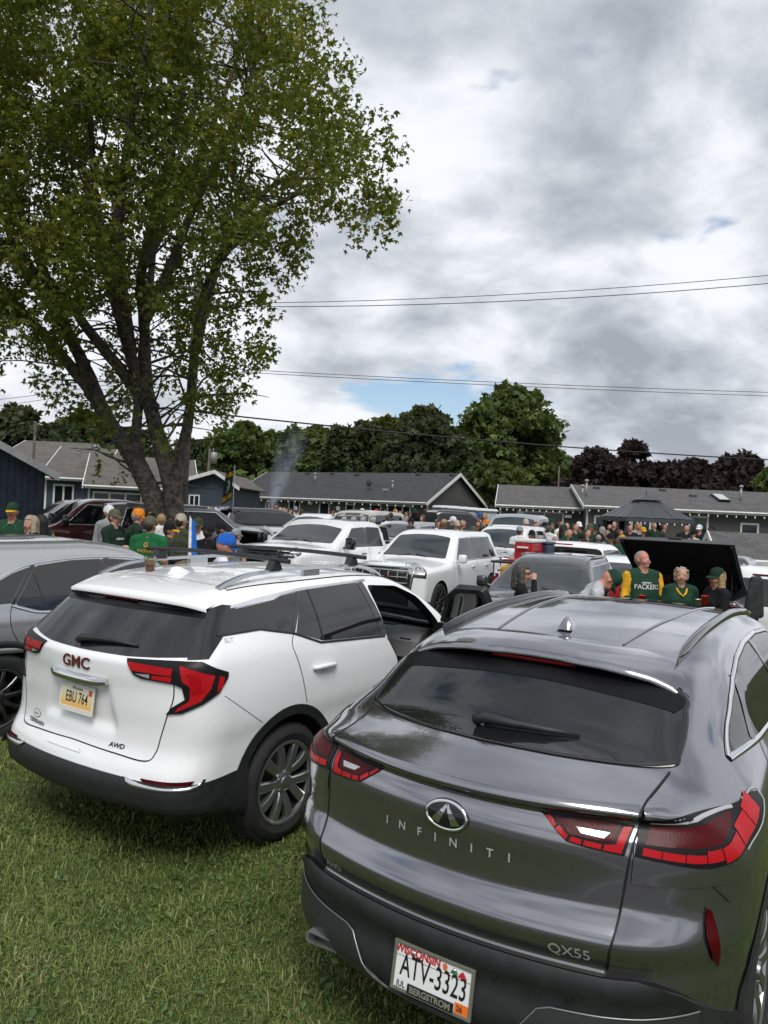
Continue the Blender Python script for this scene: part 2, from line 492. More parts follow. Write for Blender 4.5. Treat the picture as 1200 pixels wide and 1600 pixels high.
def glyphs(body, name, kind, txt, pos, size, material, parent, off=0.004, sx=1.0, ang=0.0, bold=0.0, shear=0.0, space=1.0, mirror=False, depth=0.0):
    """raised lettering that follows the body"""
    v, f = text_mesh(txt, size, 0.0, 'CENTER', sx, bold, shear, space)
    c, s_ = math.cos(ang), math.sin(ang); x, y = v[:, 0], v[:, 1]
    sg = -1 if mirror else 1
    A = np.c_[pos[0] + sg * (x * c - y * s_), pos[1] + x * s_ + y * c]
    P, N = body.on(kind, A, off)
    return obj(name, P, f, material, parent, False, flip=FLIPK[kind] != mirror)


def cut(o, cutters, body):
    """subtract solids [(verts, faces)] from a closed body; what is not on the skin turns into dark lining"""
    tmp = []
    for i, (v, f) in enumerate(cutters):
        me = bpy.data.meshes.new('cutter'); me.from_pydata([tuple(map(float, p)) for p in v], [], [tuple(int(k) for k in q) for q in f])
        bm = bmesh.new(); bm.from_mesh(me); bmesh.ops.recalc_face_normals(bm, faces=bm.faces[:]); bm.to_mesh(me); bm.free()
        c = bpy.data.objects.new('cutter', me); COL.objects.link(c); c.parent = o.parent; tmp.append(c)
        m = o.modifiers.new('cut', 'BOOLEAN'); m.object = c; m.operation = 'DIFFERENCE'; m.solver = 'MANIFOLD'
    dg = bpy.context.evaluated_depsgraph_get(); me = bpy.data.meshes.new_from_object(o.evaluated_get(dg))
    o.modifiers.clear(); old = o.data; pm = old.materials[0]; o.data = me; bpy.data.meshes.remove(old)
    for c in tmp:
        q = c.data; bpy.data.objects.remove(c); bpy.data.meshes.remove(q)
    me.materials.clear(); me.materials.append(pm); me.materials.append(MATS['liner'])
    cc = np.empty(len(me.polygons) * 3); me.polygons.foreach_get('center', cc); cc = cc.reshape(-1, 3)
    me.polygons.foreach_set('material_index', (np.abs(body.f(*cc.T)) > .012).astype(np.int32))
    return o


def arch_solid(u, zc, r, side, Wh, depth=0.40):
    n = 44; ring = [(u + r * math.cos(2 * math.pi * i / n), zc + r * math.sin(2 * math.pi * i / n)) for i in range(n)]
    V = [(x, side * (Wh - depth), z) for x, z in ring] + [(x, side * (Wh + .3), z) for x, z in ring]
    F = [tuple(range(n)), tuple(range(2 * n - 1, n - 1, -1))] + [(i, n + i, n + (i + 1) % n, (i + 1) % n) for i in range(n)]
    return V, F


def wr(pts, sg=1):
    """(u, v, w) points -> wrap coordinates; sg mirrors them to the other side"""
    return [(math.atan2(sg * v, Body.UC - u), w) for u, v, w in pts]


def mir(pts): return [(-a, b) for a, b in pts]


# ================================================================ wheels
def wheel_meshes(r=.36, rim=.245, wd=.235, spokes=5, twin=True, key='w', face=(.22, .22, .23), dark=(.02, .02, .022), kind='y'):
    """three meshes, axis along y, outer face towards -y: hub (dark barrel + disc), tyre, rim"""
    if key in WHEELS: return WHEELS[key]
    tyre_m = mat('tyre_rubber', (.018, .018, .019), .75, bump=(90, .25, .004), noise=(9, .25))
    rim_m = mat('rim_' + key, face, .28, .9, .3); dark_m = mat('rim_pocket', dark, .5, .3); disc_m = mat('brake_disc', (.16, .15, .14), .45, .8)
    h = wd / 2; n = 96
    t = MB()
    prof = [(rim, -h * .78), (rim + .012, -h * .92), (rim + (r - rim) * .45, -h * 1.02), (r - .028, -h * .95), (r - .008, -h * .80), (r, -h * .62), (r + .001, 0), (r, h * .62), (r - .008, h * .80), (r - .028, h * .95), (rim + (r - rim) * .45, h * 1.02), (rim, h * .8)]
    t.lathe(prof, n, 'y')
    for rr, yy in ((r + .0005, -h * .35), (r + .0005, 0), (r + .0005, h * .35)): pass
    # shoulder lugs
    lug = 64
    for j in range(lug):
        a = 2 * math.pi * j / lug
        for sy in (-1, 1):
            M = Matrix.Rotation(-a, 4, 'Y')
            t.box(r - .012, r + .0045, sy * h * .42 - .035, sy * h * .42 + .035, -.0105, .0105, 0, M)
    hub = MB()
    hub.lathe([(rim, -h * .80), (rim - .012, -h * .70), (rim - .022, -h * .2), (rim - .03, h * .7)], 48, 'y')
    hub.lathe([(rim - .02, h * .30), (.001, h * .30)], 48, 'y')
    disc = MB(); hub.lathe([(rim * .66, 0), (rim * .66, -.012), (rim * .30, -.012), (.001, -.012)], 40, 'y', mi=1)
    rm = MB()
    rm.lathe([(rim + .004, -h * .80), (rim + .006, -h * .92), (rim - .004, -h * .94), (rim - .016, -h * .88), (rim - .020, -h * .74)], 72, 'y')
    yo, yi = -h * .86, -h * .55
    def spoke(a0, a1, w0, w1, r0=.045, r1=None, bend=0.0):
        r1 = r1 or rim - .008
        rows = []
        for k in range(6):
            q = k / 5; rr = r0 + (r1 - r0) * q; a = a0 + (a1 - a0) * q + bend * math.sin(q * math.pi); w = w0 + (w1 - w0) * q
            c = Vector((math.cos(a), 0, math.sin(a))); s_ = Vector((-math.sin(a), 0, math.cos(a)))
            dish = yo - .012 * math.sin(q * math.pi) + .022 * (1 - q)**2
            for ww, dd in ((-.5, .034), (-.5, .006), (-.36, 0), (.36, 0), (.5, .006), (.5, .034)):
                p = c * rr + s_ * (w * ww); rows.append((p.x, dish + dd, p.z))
        F = [(k * 6 + i, k * 6 + (i + 1) % 6, (k + 1) * 6 + (i + 1) % 6, (k + 1) * 6 + i) for k in range(5) for i in range(6)]
        rm.add(rows, F)
    for j in range(spokes):
        a = 2 * math.pi * j / spokes + .3
        if twin:
            spoke(a - .11, a - .29, .046, .066, bend=-.08); spoke(a + .11, a + .29, .046, .066, bend=.08)
        else: spoke(a, a + .05, .042, .030)
    rm.lathe([(.072, yo + .05), (.070, yo + .018), (.050, yo + .006), (.036, yo + .004), (.034, yo - .006), (.022, yo - .010), (.001, yo - .011)], 28, 'y')
    for j in range(5):
        a = 2 * math.pi * (j + .5) / 5 + .3
        rm.lathe([(.011, .02), (.011, 0), (.007, -.004), (.001, -.004)], 8, 'y', (math.cos(a) * .056, yo + .01, math.sin(a) * .056))
    out = []
    for nm, mb, m in (('wheel', hub, [dark_m, disc_m]), ('tyre', t, tyre_m), ('rim', rm, rim_m)):
        o = mb.build(nm, m, None, True); smooth_angle(o, 32); out.append(o.data); bpy.data.objects.remove(o)
    WHEELS[key] = out
    return out
WHEELS = {}


def put_wheels(root, uR, uF, track, r, steer=0.0, **kw):
    ms = wheel_meshes(r=r, **kw)
    for u in (uR, uF):
        for sg in (-1, 1):
            w = link('wheel', ms[0], root, (u, sg * track, r), (0, random.uniform(0, 6), (0 if sg < 0 else math.pi) + (steer if u == uF else 0)))
            w.rotation_mode = 'ZYX'
            w.rotation_mode = 'XYZ'
            link('tyre', ms[1], w); link('rim', ms[2], w)


def shell_obj(body, name, material, root, step, arches=(), extra_cut=(), dark_below=.30):
    V, F = body.shell(step)
    o = obj(name, V, F, material, root)
    bm = bmesh.new(); bm.from_mesh(o.data); bmesh.ops.recalc_face_normals(bm, faces=bm.faces[:]); bm.to_mesh(o.data); bm.free()
    cs = []
    for u, zc, r in arches:
        for sg in (-1, 1): cs.append(arch_solid(u, zc, r, sg, body.W / 2))
    cs += list(extra_cut)
    if cs: cut(o, cs, body)
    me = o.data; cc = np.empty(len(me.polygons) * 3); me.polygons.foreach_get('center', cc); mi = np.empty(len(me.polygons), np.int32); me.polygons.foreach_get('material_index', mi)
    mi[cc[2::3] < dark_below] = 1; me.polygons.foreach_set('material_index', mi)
    smooth_angle(o, 40)
    return o
# ================================================================ pixel helpers (photo pixel + depth -> place in the yard)
def at(px, py, d):
    X, Z = (px - 600) / FPX, (800 - py) / FPX
    return Vector(((X * _cr - Z * _sr) * d, d, CAMH + (X * _sr + Z * _cr) * d))


_gy = [0, 7, 10.5, 14, 18, 20, 24, 28, 34, 60, 2000]
_gr = [0, -.03, -.15, -.27, -.38, -.18, .20, .32, .40, .6, .6]
_gl = [0, 0, .06, .08, .10, .12, .16, .25, .40, .6, .6]


def gz(x, y):
    k = sstep(np.asarray(x, float), -5.0, -.5)
    return (np.interp(y, _gy, _gl) * (1 - k) + np.interp(y, _gy, _gr) * k)


def grd(px, d):
    """ground point under a pixel column at a depth"""
    x = at(px, 800 - (px - 600) * ROLL * -1, d).x
    return Vector((x, d, float(gz(x, d))))


# ================================================================ ground
def lawn_material():
    m = bpy.data.materials.new('lawn'); m.use_nodes = True; t = NT(m.node_tree); b = t.n['Principled BSDF']; b.inputs['Roughness'].default_value = .95; b.inputs['Specular IOR Level'].default_value = .1
    tc = t.add('ShaderNodeTexCoord'); o = tc.outputs['Object']
    a = t.noise(o, .45, 5, .6); f = t.noise(o, 9, 6, .7); g = t.noise(o, 60, 4, .7)
    c = t.ramp(t.math('ADD', t.math('MULTIPLY', a, .45), t.math('MULTIPLY', f, .55)), [(.30, (.028, .044, .013)), (.48, (.050, .074, .020)), (.62, (.085, .10, .034)), (.8, (.13, .12, .055))])
    c = t.mix(t.rng(g, .35, .7, .0, .55), c, (.018, .026, .008, 1)); t.l.new(c, b.inputs['Base Color'])
    bp = t.add('ShaderNodeBump'); bp.inputs['Strength'].default_value = .8; bp.inputs['Distance'].default_value = .03; t.l.new(f, bp.inputs['Height']); t.l.new(bp.outputs[0], b.inputs['Normal'])
    return m


def build_ground():
    xs = np.concatenate([[-1500, -400, -120, -60], np.arange(-40, 40.1, 1.0), [60, 120, 400, 1500]]); ys = np.concatenate([[-600, -100, -30], np.arange(-10, 60.1, 1.0), [80, 120, 400, 1800]])
    X, Y = np.meshgrid(xs, ys, indexing='ij'); Z = gz(X, Y); n, k = X.shape
    I = np.arange(n * k).reshape(n, k); F = np.stack([I[:-1, :-1], I[1:, :-1], I[1:, 1:], I[:-1, 1:]], -1).reshape(-1, 4)
    me = fast_mesh('ground', np.c_[X.ravel(), Y.ravel(), Z.ravel()], F, lawn_material(), True)
    tag(link('ground', me), kind='structure')
build_ground()


def build_reflection_road():
    """the street behind the camera"""
    m = mat('asphalt', (.050, .050, .052), .9, noise=(3, .25, 8), bump=(120, .3, .01)); k = mat('kerb_concrete', (.30, .29, .27), .85, noise=(4, .2))
    tag(MB().add([(-200, -11, .004), (200, -11, .004), (200, -.75, .004), (-200, -.75, .004)], [(0, 1, 2, 3)]).build('road', m), kind='structure')  # added out of view so paint mirrors grey instead of lawn
    tag(MB().bbox(-200, 200, -.75, -.60, -.1, .12, .02).build('kerb', k), kind='structure')  # unseen edging, added with the street
build_reflection_road()


def leafy(name, cols, trans=.35, rough=.6, hue_scale=.25, sat_noise=(.05, .9)):
    """foliage: colour drifts from clump to clump and leaf to leaf; light passes through"""
    m = bpy.data.materials.new(name); m.use_nodes = True; t = NT(m.node_tree); t.n.clear()
    out = t.add('ShaderNodeOutputMaterial'); g = t.add('ShaderNodeNewGeometry'); tc = t.add('ShaderNodeTexCoord')
    n = t.noise(tc.outputs['Object'], hue_scale, 3, .6)
    k = t.math('ADD', t.math('MULTIPLY', g.outputs['Random Per Island'], .45), t.math('MULTIPLY', n, .75))
    st = [.25, .5, .75, .95][:len(cols)]
    c = t.ramp(k, list(zip(st, cols)))
    d = t.add('ShaderNodeBsdfPrincipled'); d.inputs['Roughness'].default_value = rough; d.inputs['Specular IOR Level'].default_value = .3; t.l.new(c, d.inputs['Base Color'])
    tr = t.add('ShaderNodeBsdfTranslucent'); tcol = t.mix(1.0, c, (1.25, 1.2, .5, 1), 'MULTIPLY'); t.l.new(tcol, tr.inputs[0])
    mx = t.add('ShaderNodeMixShader'); mx.inputs[0].default_value = trans; t.l.new(d.outputs[0], mx.inputs[1]); t.l.new(tr.outputs[0], mx.inputs[2]); t.l.new(mx.outputs[0], out.inputs[0])
    return m


def leaf_mesh(name, P, size, material, lobes=3, seed=0, droop=.35, aspect=.45):
    """a star of pointed lobes at every point"""
    rg = np.random.default_rng(seed); n = len(P); size = np.broadcast_to(size, n) * rg.uniform(.7, 1.3, n)
    a = rg.normal(size=(n, 3)); a[:, 2] = np.abs(a[:, 2]) * .9 + .2; a /= np.linalg.norm(a, axis=1)[:, None]           # leaf normal, mostly up
    r = rg.normal(size=(n, 3)); r[:, 2] -= droop; r -= a * (r * a).sum(1)[:, None]; r /= np.linalg.norm(r, axis=1)[:, None]; s = np.cross(a, r)
    V = []; F = []; base = 0
    angs = {1: [0], 3: [-.85, 0, .85], 5: [-1.5, -.75, 0, .75, 1.5]}[lobes]
    per = 4 * lobes
    out = np.empty((n, per, 3), np.float32)
    for i, an in enumerate(angs):
        L = size * (1.0 if an == 0 else .8); c, sn = math.cos(an), math.sin(an)
        d = r * c + s * sn; q = -r * sn + s * c
        out[:, i * 4 + 0] = P - r * (size * .12)[:, None]
        out[:, i * 4 + 1] = P + d * (L * .45)[:, None] + q * (L * aspect * .5)[:, None] + a * (size * .06)[:, None]
        out[:, i * 4 + 2] = P + d * L[:, None] - a * (size * .10)[:, None]
        out[:, i * 4 + 3] = P + d * (L * .45)[:, None] - q * (L * aspect * .5)[:, None] + a * (size * .06)[:, None]
    # the lobes share the leaf's foot so that they stay one island
    idx = np.arange(n)[:, None] * per
    fs = []
    for i in range(lobes):
        fs.append(np.concatenate([idx, idx + i * 4 + 1, idx + i * 4 + 2, idx + i * 4 + 3], 1))
    F = np.concatenate(fs)
    return fast_mesh(name, out.reshape(-1, 3), F, material, False)


# ================================================================ grass
def build_grass():
    rg = np.random.default_rng(5)
    m = bpy.data.materials.new('grass_blades'); m.use_nodes = True; t = NT(m.node_tree); b = t.n['Principled BSDF']; b.inputs['Roughness'].default_value = .55; b.inputs['Specular IOR Level'].default_value = .35
    g = t.add('ShaderNodeNewGeometry'); tc = t.add('ShaderNodeTexCoord'); n = t.noise(tc.outputs['Object'], 1.1, 5, .65); n2 = t.noise(tc.outputs['Object'], 5.5, 3, .6)
    k = t.math('ADD', t.math('MULTIPLY', g.outputs['Random Per Island'], .5), t.math('ADD', t.math('MULTIPLY', n, .62), t.math('MULTIPLY', n2, .16)))
    c = t.ramp(k, [(.30, (.058, .105, .020)), (.50, (.11, .168, .034)), (.68, (.165, .21, .052)), (.86, (.215, .22, .085)), (1.05, (.34, .30, .16))]); t.l.new(c, b.inputs['Base Color'])
    def field(x0, x1, y0, y1, dens_, hgt, wid, seed):
        n = int((x1 - x0) * (y1 - y0) * dens_); x = rg.uniform(x0, x1, n); y = rg.uniform(y0, y1, n)
        clump = np.sin(x * 5.1 + np.sin(y * 3.7) * 1.7) * np.sin(y * 4.3 + np.sin(x * 2.9) * 1.9)
        keep = rg.uniform(0, 1, n) < .72 + .28 * clump; x, y, clump = x[keep], y[keep], clump[keep]; n = len(x)
        z = gz(x, y); h = rg.gamma(5, hgt / 5, n) * (1 + .25 * clump); th = rg.uniform(0, 6.283, n); lean = rg.uniform(.35, 1.7, n)
        wd = rg.uniform(.6, 1.4, n) * wid; dx, dy = np.cos(th), np.sin(th); px, py = -dy, dx
        V = np.empty((n, 5, 3), np.float32); B = np.c_[x, y, z]
        side = np.c_[px, py, np.zeros(n)] * wd[:, None]; d = np.c_[dx, dy, np.zeros(n)]; up = np.array([0, 0, 1.])
        mid = B + up * (h * .62)[:, None] + d * (h * .30 * lean)[:, None]; tip = B + up * (h * (1.02 - .30 * lean))[:, None] + d * (h * .85 * lean)[:, None]
        V[:, 0] = B - side; V[:, 1] = B + side; V[:, 2] = mid + side * .8; V[:, 3] = mid - side * .8; V[:, 4] = tip
        i = np.arange(n)[:, None] * 5
        return V.reshape(-1, 3), np.concatenate([np.concatenate([i, i + 1, i + 2], 1), np.concatenate([i, i + 2, i + 3], 1), np.concatenate([i + 3, i + 2, i + 4], 1)])
    VV, FF, base = [], [], 0
    for a in ((-2.6, 1.1, 2.2, 4.4, 23000, .019, .0015, 1), (-3.9, .3, 4.4, 7.4, 11000, .022, .0020, 2), (-8, 8, .0, 13, 620, .042, .0040, 3)):
        v, f = field(*a); VV.append(v); FF.append(f + base); base += len(v)
    o = link('grass', fast_mesh('grass', np.concatenate(VV), np.concatenate(FF), m)); tag(o, 'short mown green lawn grass around the parked cars', 'grass', kind='stuff')
    # broad weed leaves (plantain, clover) lying between the blades
    n = 5200; x = rg.uniform(-2.6, 1.0, n); y = rg.uniform(2.4, 6.0, n)
    cx = np.sin(x * 3.3 + 1) * np.sin(y * 2.7); keep = rg.uniform(0, 1, n) < .35 + .65 * (cx > .1); x, y = x[keep], y[keep]
    P = np.c_[x, y, gz(x, y) + rg.uniform(.012, .038, len(x))]
    wm = leafy('weed_leaf', [(.035, .075, .018), (.06, .11, .028), (.10, .15, .045), (.17, .19, .08)], .15, .5, 1.5)
    o = link('weeds', leaf_mesh('weeds', P, rg.uniform(.018, .042, len(P)), wm, 1, 3, 0, .62)); tag(o, 'broad low weed leaves scattered through the lawn', 'weeds', kind='stuff')
build_grass()


# ================================================================ trees
bark = mat('bark', (.095, .080, .066), .92, bump=(20, 1.0, .09), noise=(9, .6, 8))


def limb_mesh(mb, pts, r0, r1, n=9, wob=.04):
    pts = [Vector(p) for p in pts]; P = curve([tuple(p) for p in pts], 6); k = len(P)
    rs = [r0 + (r1 - r0) * (i / (k - 1))**.8 for i in range(k)]
    P = P + np.random.normal(0, 1, P.shape) * (np.array(rs) * wob)[:, None]
    mb.tube([tuple(p) for p in P], rs, n)
    return P, rs


def big_tree():
    rg = random.Random(11); D = 16.0
    base = at(262, 800, D); gx = base.x; g0 = float(gz(gx, D))
    root = empty('shade_tree', (gx, D, g0), 0, 'tall maple with several dark leaning trunks standing among the parked cars', 'tree')
    def A(px, py, d=0): p = at(px, py, D + d); return Vector((p.x - gx, p.y - D, p.z - g0))
    tips = []
    mb = MB()
    main = [
        ([A(262, 935), A(255, 850), A(238, 775), A(205, 710), A(165, 650), A(135, 580), A(98, 500, .6), A(60, 400, 1.0), A(20, 300, 1.5)], .29, .07),
        ([A(225, 745), A(213, 690), A(216, 620), A(205, 545, -.4), A(180, 450, -1.0), A(150, 300, -1.5), A(140, 160, -2)], .14, .05),
        ([A(272, 935), A(275, 830), A(268, 760), A(252, 700), A(236, 640), A(228, 590), A(226, 520, .4), A(222, 420, .6), A(250, 300, 1), A(280, 180, 1.5), (A(300, 40, 2))], .25, .05),
        ([A(272, 790), A(278, 735), A(290, 680), A(299, 620), A(306, 540), A(318, 460), A(350, 400, -.5), A(400, 340, -1), A(470, 300, -1.5)], .16, .04),
        ([A(240, 640), A(190, 580), A(130, 505), A(105, 470), A(60, 430), A(10, 360)], .16, .04),
        ([A(150, 620), A(100, 560), A(45, 500), A(-10, 470), A(-90, 440)], .15, .04),
        ([A(226, 500), A(265, 420), A(300, 330), A(345, 240), A(390, 130), A(410, 30)], .14, .035),
        ([A(306, 540), A(345, 400, .8), A(395, 320, 1.2), A(450, 280, 1.6), A(530, 285, 1.8)], .12, .03),
        ([A(216, 600), A(160, 400, 1.5), A(130, 260, 2), A(90, 120, 2.5), A(60, 0, 3)], .13, .04),
        ([A(98, 500), A(40, 430, -1), A(-40, 330, -1.5), A(-120, 250, -2)], .12, .03),
        ([A(222, 420), A(270, 330, 1.5), A(330, 200, 2), A(380, 60, 2.5), A(400, -60, 3)], .10, .03),
        ([A(205, 545), A(185, 380, -2), A(200, 220, -2.6), A(230, 60, -3), A(240, -80, -3)], .12, .03),
        ([A(216, 620), A(232, 470, 2.2), A(250, 330, 3.0), A(300, 190, 3.8), A(320, 60, 4.2)], .12, .03),
    ]
    for pts, r0, r1 in main:
        P, rs = limb_mesh(mb, pts, r0, r1, 11 if r0 > .2 else 8)
        # root flare and side branches
        for i in range(int(len(P) * .30), len(P), 2):
            if rs[i] > .22: continue
            for _ in range(2):
                d = Vector((rg.gauss(0, 1), rg.gauss(0, 1), rg.uniform(-.1, 1.1))).normalized(); L = rg.uniform(1.0, 2.3)
                q = [Vector(P[i])]
                for s_ in range(3): q.append(q[-1] + d * (L / 3) + Vector((rg.gauss(0, .12), rg.gauss(0, .12), -.10 * s_)))
                mb.tube([tuple(v) for v in q], [min(rs[i] * .5, .035), .022, .014, .006], 5, cap=False); tips += q[1:]
        tips.append(Vector(P[-1]))
    tr = mb.build('trunk', bark, root, True)
    # crown: where leaves hang, as photo outline regions filled in depth
    blobs = []   # (px, py, radius px, depth offset, weight)
    def B(px, py, rp, n=1.0, dd=0.0): blobs.append((A(px, py, dd), rp / FPX * D, n))
    rows = [(20, [(-160, 120), (-40, 120), (90, 120), (220, 110), (340, 100), (440, 80)]), (-110, [(-60, 130), (100, 130), (250, 120), (380, 90)]), (130, [(-180, 120), (-60, 110), (60, 110), (180, 110), (300, 105), (420, 90), (505, 60)]),
            (230, [(-180, 110), (-60, 110), (60, 105), (170, 105), (290, 100), (400, 95), (500, 75), (560, 55)]), (320, [(-170, 110), (-50, 105), (60, 95), (170, 95), (280, 90), (380, 80), (480, 70), (560, 60), (610, 36)]),
            (400, [(-160, 100), (-50, 95), (50, 85), (150, 80), (255, 75), (340, 70), (420, 60), (480, 40)]), (480, [(-140, 90), (-40, 80), (50, 70), (140, 60), (240, 60), (320, 65), (390, 50)]),
            (555, [(-110, 70), (-30, 50), (80, 45), (180, 36), (250, 40), (330, 55), (395, 42)]), (615, [(110, 30), (170, 26), (215, 30), (330, 40), (370, 36), (50, 20)]), (665, [(150, 22), (330, 22), (245, 24)])]
    for py, row in rows:
        for px, rp in row: 
            for dd in (-2.6, -.6, 1.6, 3.6) if rp > 70 else (-1.2, .8): B(px + rg.uniform(-25, 25), py + rg.uniform(-25, 25), rp * rg.uniform(.7, 1.0), rp, dd)
    for px, py, rp in ((600, 345, 22), (630, 300, 16), (540, 365, 22), (578, 250, 20), (545, 120, 26), (530, 80, 22), (425, 545, 18), (410, 500, 26), (348, 645, 14), (160, 690, 16), (150, 725, 12), (190, 745, 12), (175, 762, 9), (10, 560, 16), (95, 585, 22), (455, 400, 22)): B(px, py, rp, rp * .8)
    rn = np.random.default_rng(3); w = np.array([b[2]**1.7 for b in blobs]); w /= w.sum(); N = 21500
    which = rn.choice(len(blobs), N, p=w); C = np.array([tuple(b[0]) for b in blobs])[which]; R = np.array([b[1] for b in blobs])[which]
    d = rn.normal(size=(N, 3)); d /= np.linalg.norm(d, axis=1)[:, None]; P = C + d * (R * rn.uniform(.25, 1, N)**.55)[:, None]
    # holes: drop twigs where a coarse noise is low
    hole = np.sin(P[:, 0] * 1.9 + 1.3 * np.sin(P[:, 2] * 1.1)) * np.sin(P[:, 2] * 1.7 + 1.1 * np.sin(P[:, 1] * 1.4)) + .5 * np.sin(P[:, 0] * 4.1 + P[:, 1] * 2.3) * np.sin(P[:, 2] * 3.7)
    lowmid = (P[:, 2] < 8.5) & (P[:, 2] > 4.0) & (np.abs(P[:, 0] - .2) < 2.2); P = P[hole > np.where(lowmid, -.16, -.36)]; n = len(P)
    # sprays: each twig carries five leaves hanging about it
    k = 6; tw = rn.normal(size=(n, 3)); tw[:, 2] -= .5; tw /= np.linalg.norm(tw, axis=1)[:, None]
    Q = (P[:, None] + tw[:, None] * (np.linspace(-.16, .18, k))[None, :, None] + rn.normal(0, .055, (n, k, 3))).reshape(-1, 3)
    lm = leafy('maple_leaf', [(.055, .085, .015), (.10, .138, .022), (.165, .19, .032), (.30, .25, .040)], .5, .5, .30)
    link('crown', leaf_mesh('crown', Q, .104, lm, 3, 9, .5, .42), root)
    return root
big_tree()


def far_tree(name, px, top, d, wpx, label, cols, bottom=800, seed=0, n=2600, shape='round', group='trees behind the houses', lob=3):
    """tree placed by its column, top row, depth and crown width in photo pixels"""
    rg = np.random.default_rng(seed + 40); p = grd(px, d); H = at(px, top, d).z - p.z; Rw = wpx / 2 / FPX * d
    root = empty(name, p, 0, label, 'tree', group)
    mb = MB(); z0 = H * (.14 if shape == 'round' else .06)
    lean = rg.normal(0, .15, 2)
    mb.tube([(0, 0, -.3), (lean[0] * .3, lean[1] * .3, H * .3), (lean[0], lean[1], H * .6), (lean[0], lean[1], H * .9)], [H * .030, H * .022, H * .014, H * .004], 7)
    for i in range(9):
        a = rg.uniform(0, 6.28); z = H * rg.uniform(.25, .7); r = Rw * rg.uniform(.4, .8); mb.tube([(0, 0, z), (r * .5 * math.cos(a), r * .5 * math.sin(a), z + r * .35), (r * math.cos(a), r * math.sin(a), z + r * .6)], [H * .010, H * .007, H * .002], 5, cap=False)
    mb.build('trunk', bark, root, True)
    # crown of clumps on an uneven egg
    m = 80; cl = []
    for i in range(m):
        u = rg.uniform(0, 1); z = z0 + (H - z0) * (u if shape == 'round' else u**1.3)
        q = (z - z0) / (H - z0); prof = (math.sin(math.pi * min(1, q * .86 + .14))**.6 if shape == 'round' else (1 - q)**.75 + .05)
        a = rg.uniform(0, 6.28); r = Rw * prof * rg.uniform(.35, .88); cl.append((r * math.cos(a), r * math.sin(a), z - (H - z0) * .06, Rw * rg.uniform(.26, .44) * (.55 + .45 * prof)))
    cl = np.array(cl); which = rg.integers(0, m, n); c = cl[which]; dd = rg.normal(size=(n, 3)); dd[:, 2] = np.abs(dd[:, 2]) * .8 - .25; dd /= np.linalg.norm(dd, axis=1)[:, None]
    P = c[:, :3] + dd * (c[:, 3] * rg.uniform(.55, 1.12, n))[:, None] * np.array([1, 1, .8])
    link('crown', leaf_mesh('crown', P, d * .0080, leafy('leaf_' + str(seed), cols, .3, .65, .22), lob, seed, .3, .62), root)
    return root


G_DK = [(.029, .047, .021), (.047, .073, .029), (.075, .104, .039), (.117, .143, .055)]
G_MD = [(.042, .070, .021), (.072, .112, .031), (.114, .156, .044), (.169, .208, .065)]
G_LT = [(.035, .052, .014), (.062, .085, .022), (.10, .12, .032), (.16, .16, .05)]
G_RD = [(.020, .014, .017), (.032, .021, .024), (.050, .032, .034), (.075, .05, .046)]
G_BR = [(.031, .042, .021), (.052, .068, .031), (.083, .096, .044), (.130, .137, .062)]
TREES = [
    ('ash_tree', 492, 668, 68, 120, 'mid green tree left of the dark conical tree', G_MD, 19), ('ash_tree', 562, 660, 66, 110, 'green tree filling the gap right of the dark conical tree', G_BR, 20), ('oak_tree', 842, 668, 70, 100, 'green tree at the right shoulder of the tallest bright tree', G_MD, 21), ('maple_tree', 1035, 722, 64, 110, 'low dark purple tree right of the gazebo peak', G_RD, 22), ('oak_tree', 420, 676, 72, 120, 'green tree behind the smoke plume', G_MD, 23),
    ('maple_tree', 22, 636, 62, 150, 'dark brownish-green tree farthest left above the blue houses', G_BR, 1), ('oak_tree', 125, 645, 64, 150, 'dark green tree behind the blue house roofs, next to the thin pole', G_DK, 2), ('oak_tree', 60, 668, 70, 120, 'low dark tree between the farthest-left tree and the thin pole', G_DK, 16),
    ('oak_tree', 200, 672, 66, 130, 'dark green tree just left of the big maple trunks', G_DK, 3), ('oak_tree', 300, 690, 72, 130, 'dim tree seen between the maple trunks and the transformer pole', G_DK, 15), ('ash_tree', 375, 662, 66, 130, 'mid green round tree right of the big maple trunks', G_MD, 4), ('oak_tree', 455, 672, 70, 120, 'dark green tree above the smoke from the house roof', G_DK, 5),
    ('spruce_tree', 528, 664, 64, 110, 'dark conical tree behind the middle of the grey house', G_DK, 6), ('ash_tree', 600, 650, 72, 120, 'yellow-green tree behind the dark reddish tree', G_LT, 7), ('maple_tree', 655, 637, 62, 160, 'dark green maple behind the right end of the grey house', G_BR, 8),
    ('ash_tree', 790, 604, 66, 190, 'tallest bright green tree between the two grey houses', G_MD, 9), ('bush_tree', 770, 722, 52, 120, 'pale yellow-green bushy tree filling the gap between the grey houses', G_LT, 10), ('oak_tree', 715, 690, 60, 110, 'dark green tree peeking over the grey gable', G_DK, 17),
    ('maple_tree', 930, 702, 58, 130, 'dark purple tree behind the thin bare pole', G_RD, 11), ('maple_tree', 985, 690, 62, 80, 'taller dark purple tree above the gazebo', G_RD, 12), ('maple_tree', 1085, 722, 60, 130, 'low dark purple tree above the long house roof', G_RD, 13), ('maple_tree', 1150, 712, 66, 130, 'dark purple tree near the right edge of the photo', G_RD, 14), ('oak_tree', 1215, 728, 60, 90, 'green tree cut off by the right edge', G_MD, 18),
]
for nm, px, top, d, w, lab, cols, sd_ in TREES: far_tree(nm, px, top, d, w, lab, cols, seed=sd_, n=11000 if sd_ == 9 else 7000, shape='cone' if nm == 'spruce_tree' else 'round')


# ================================================================ houses
shingle = {}


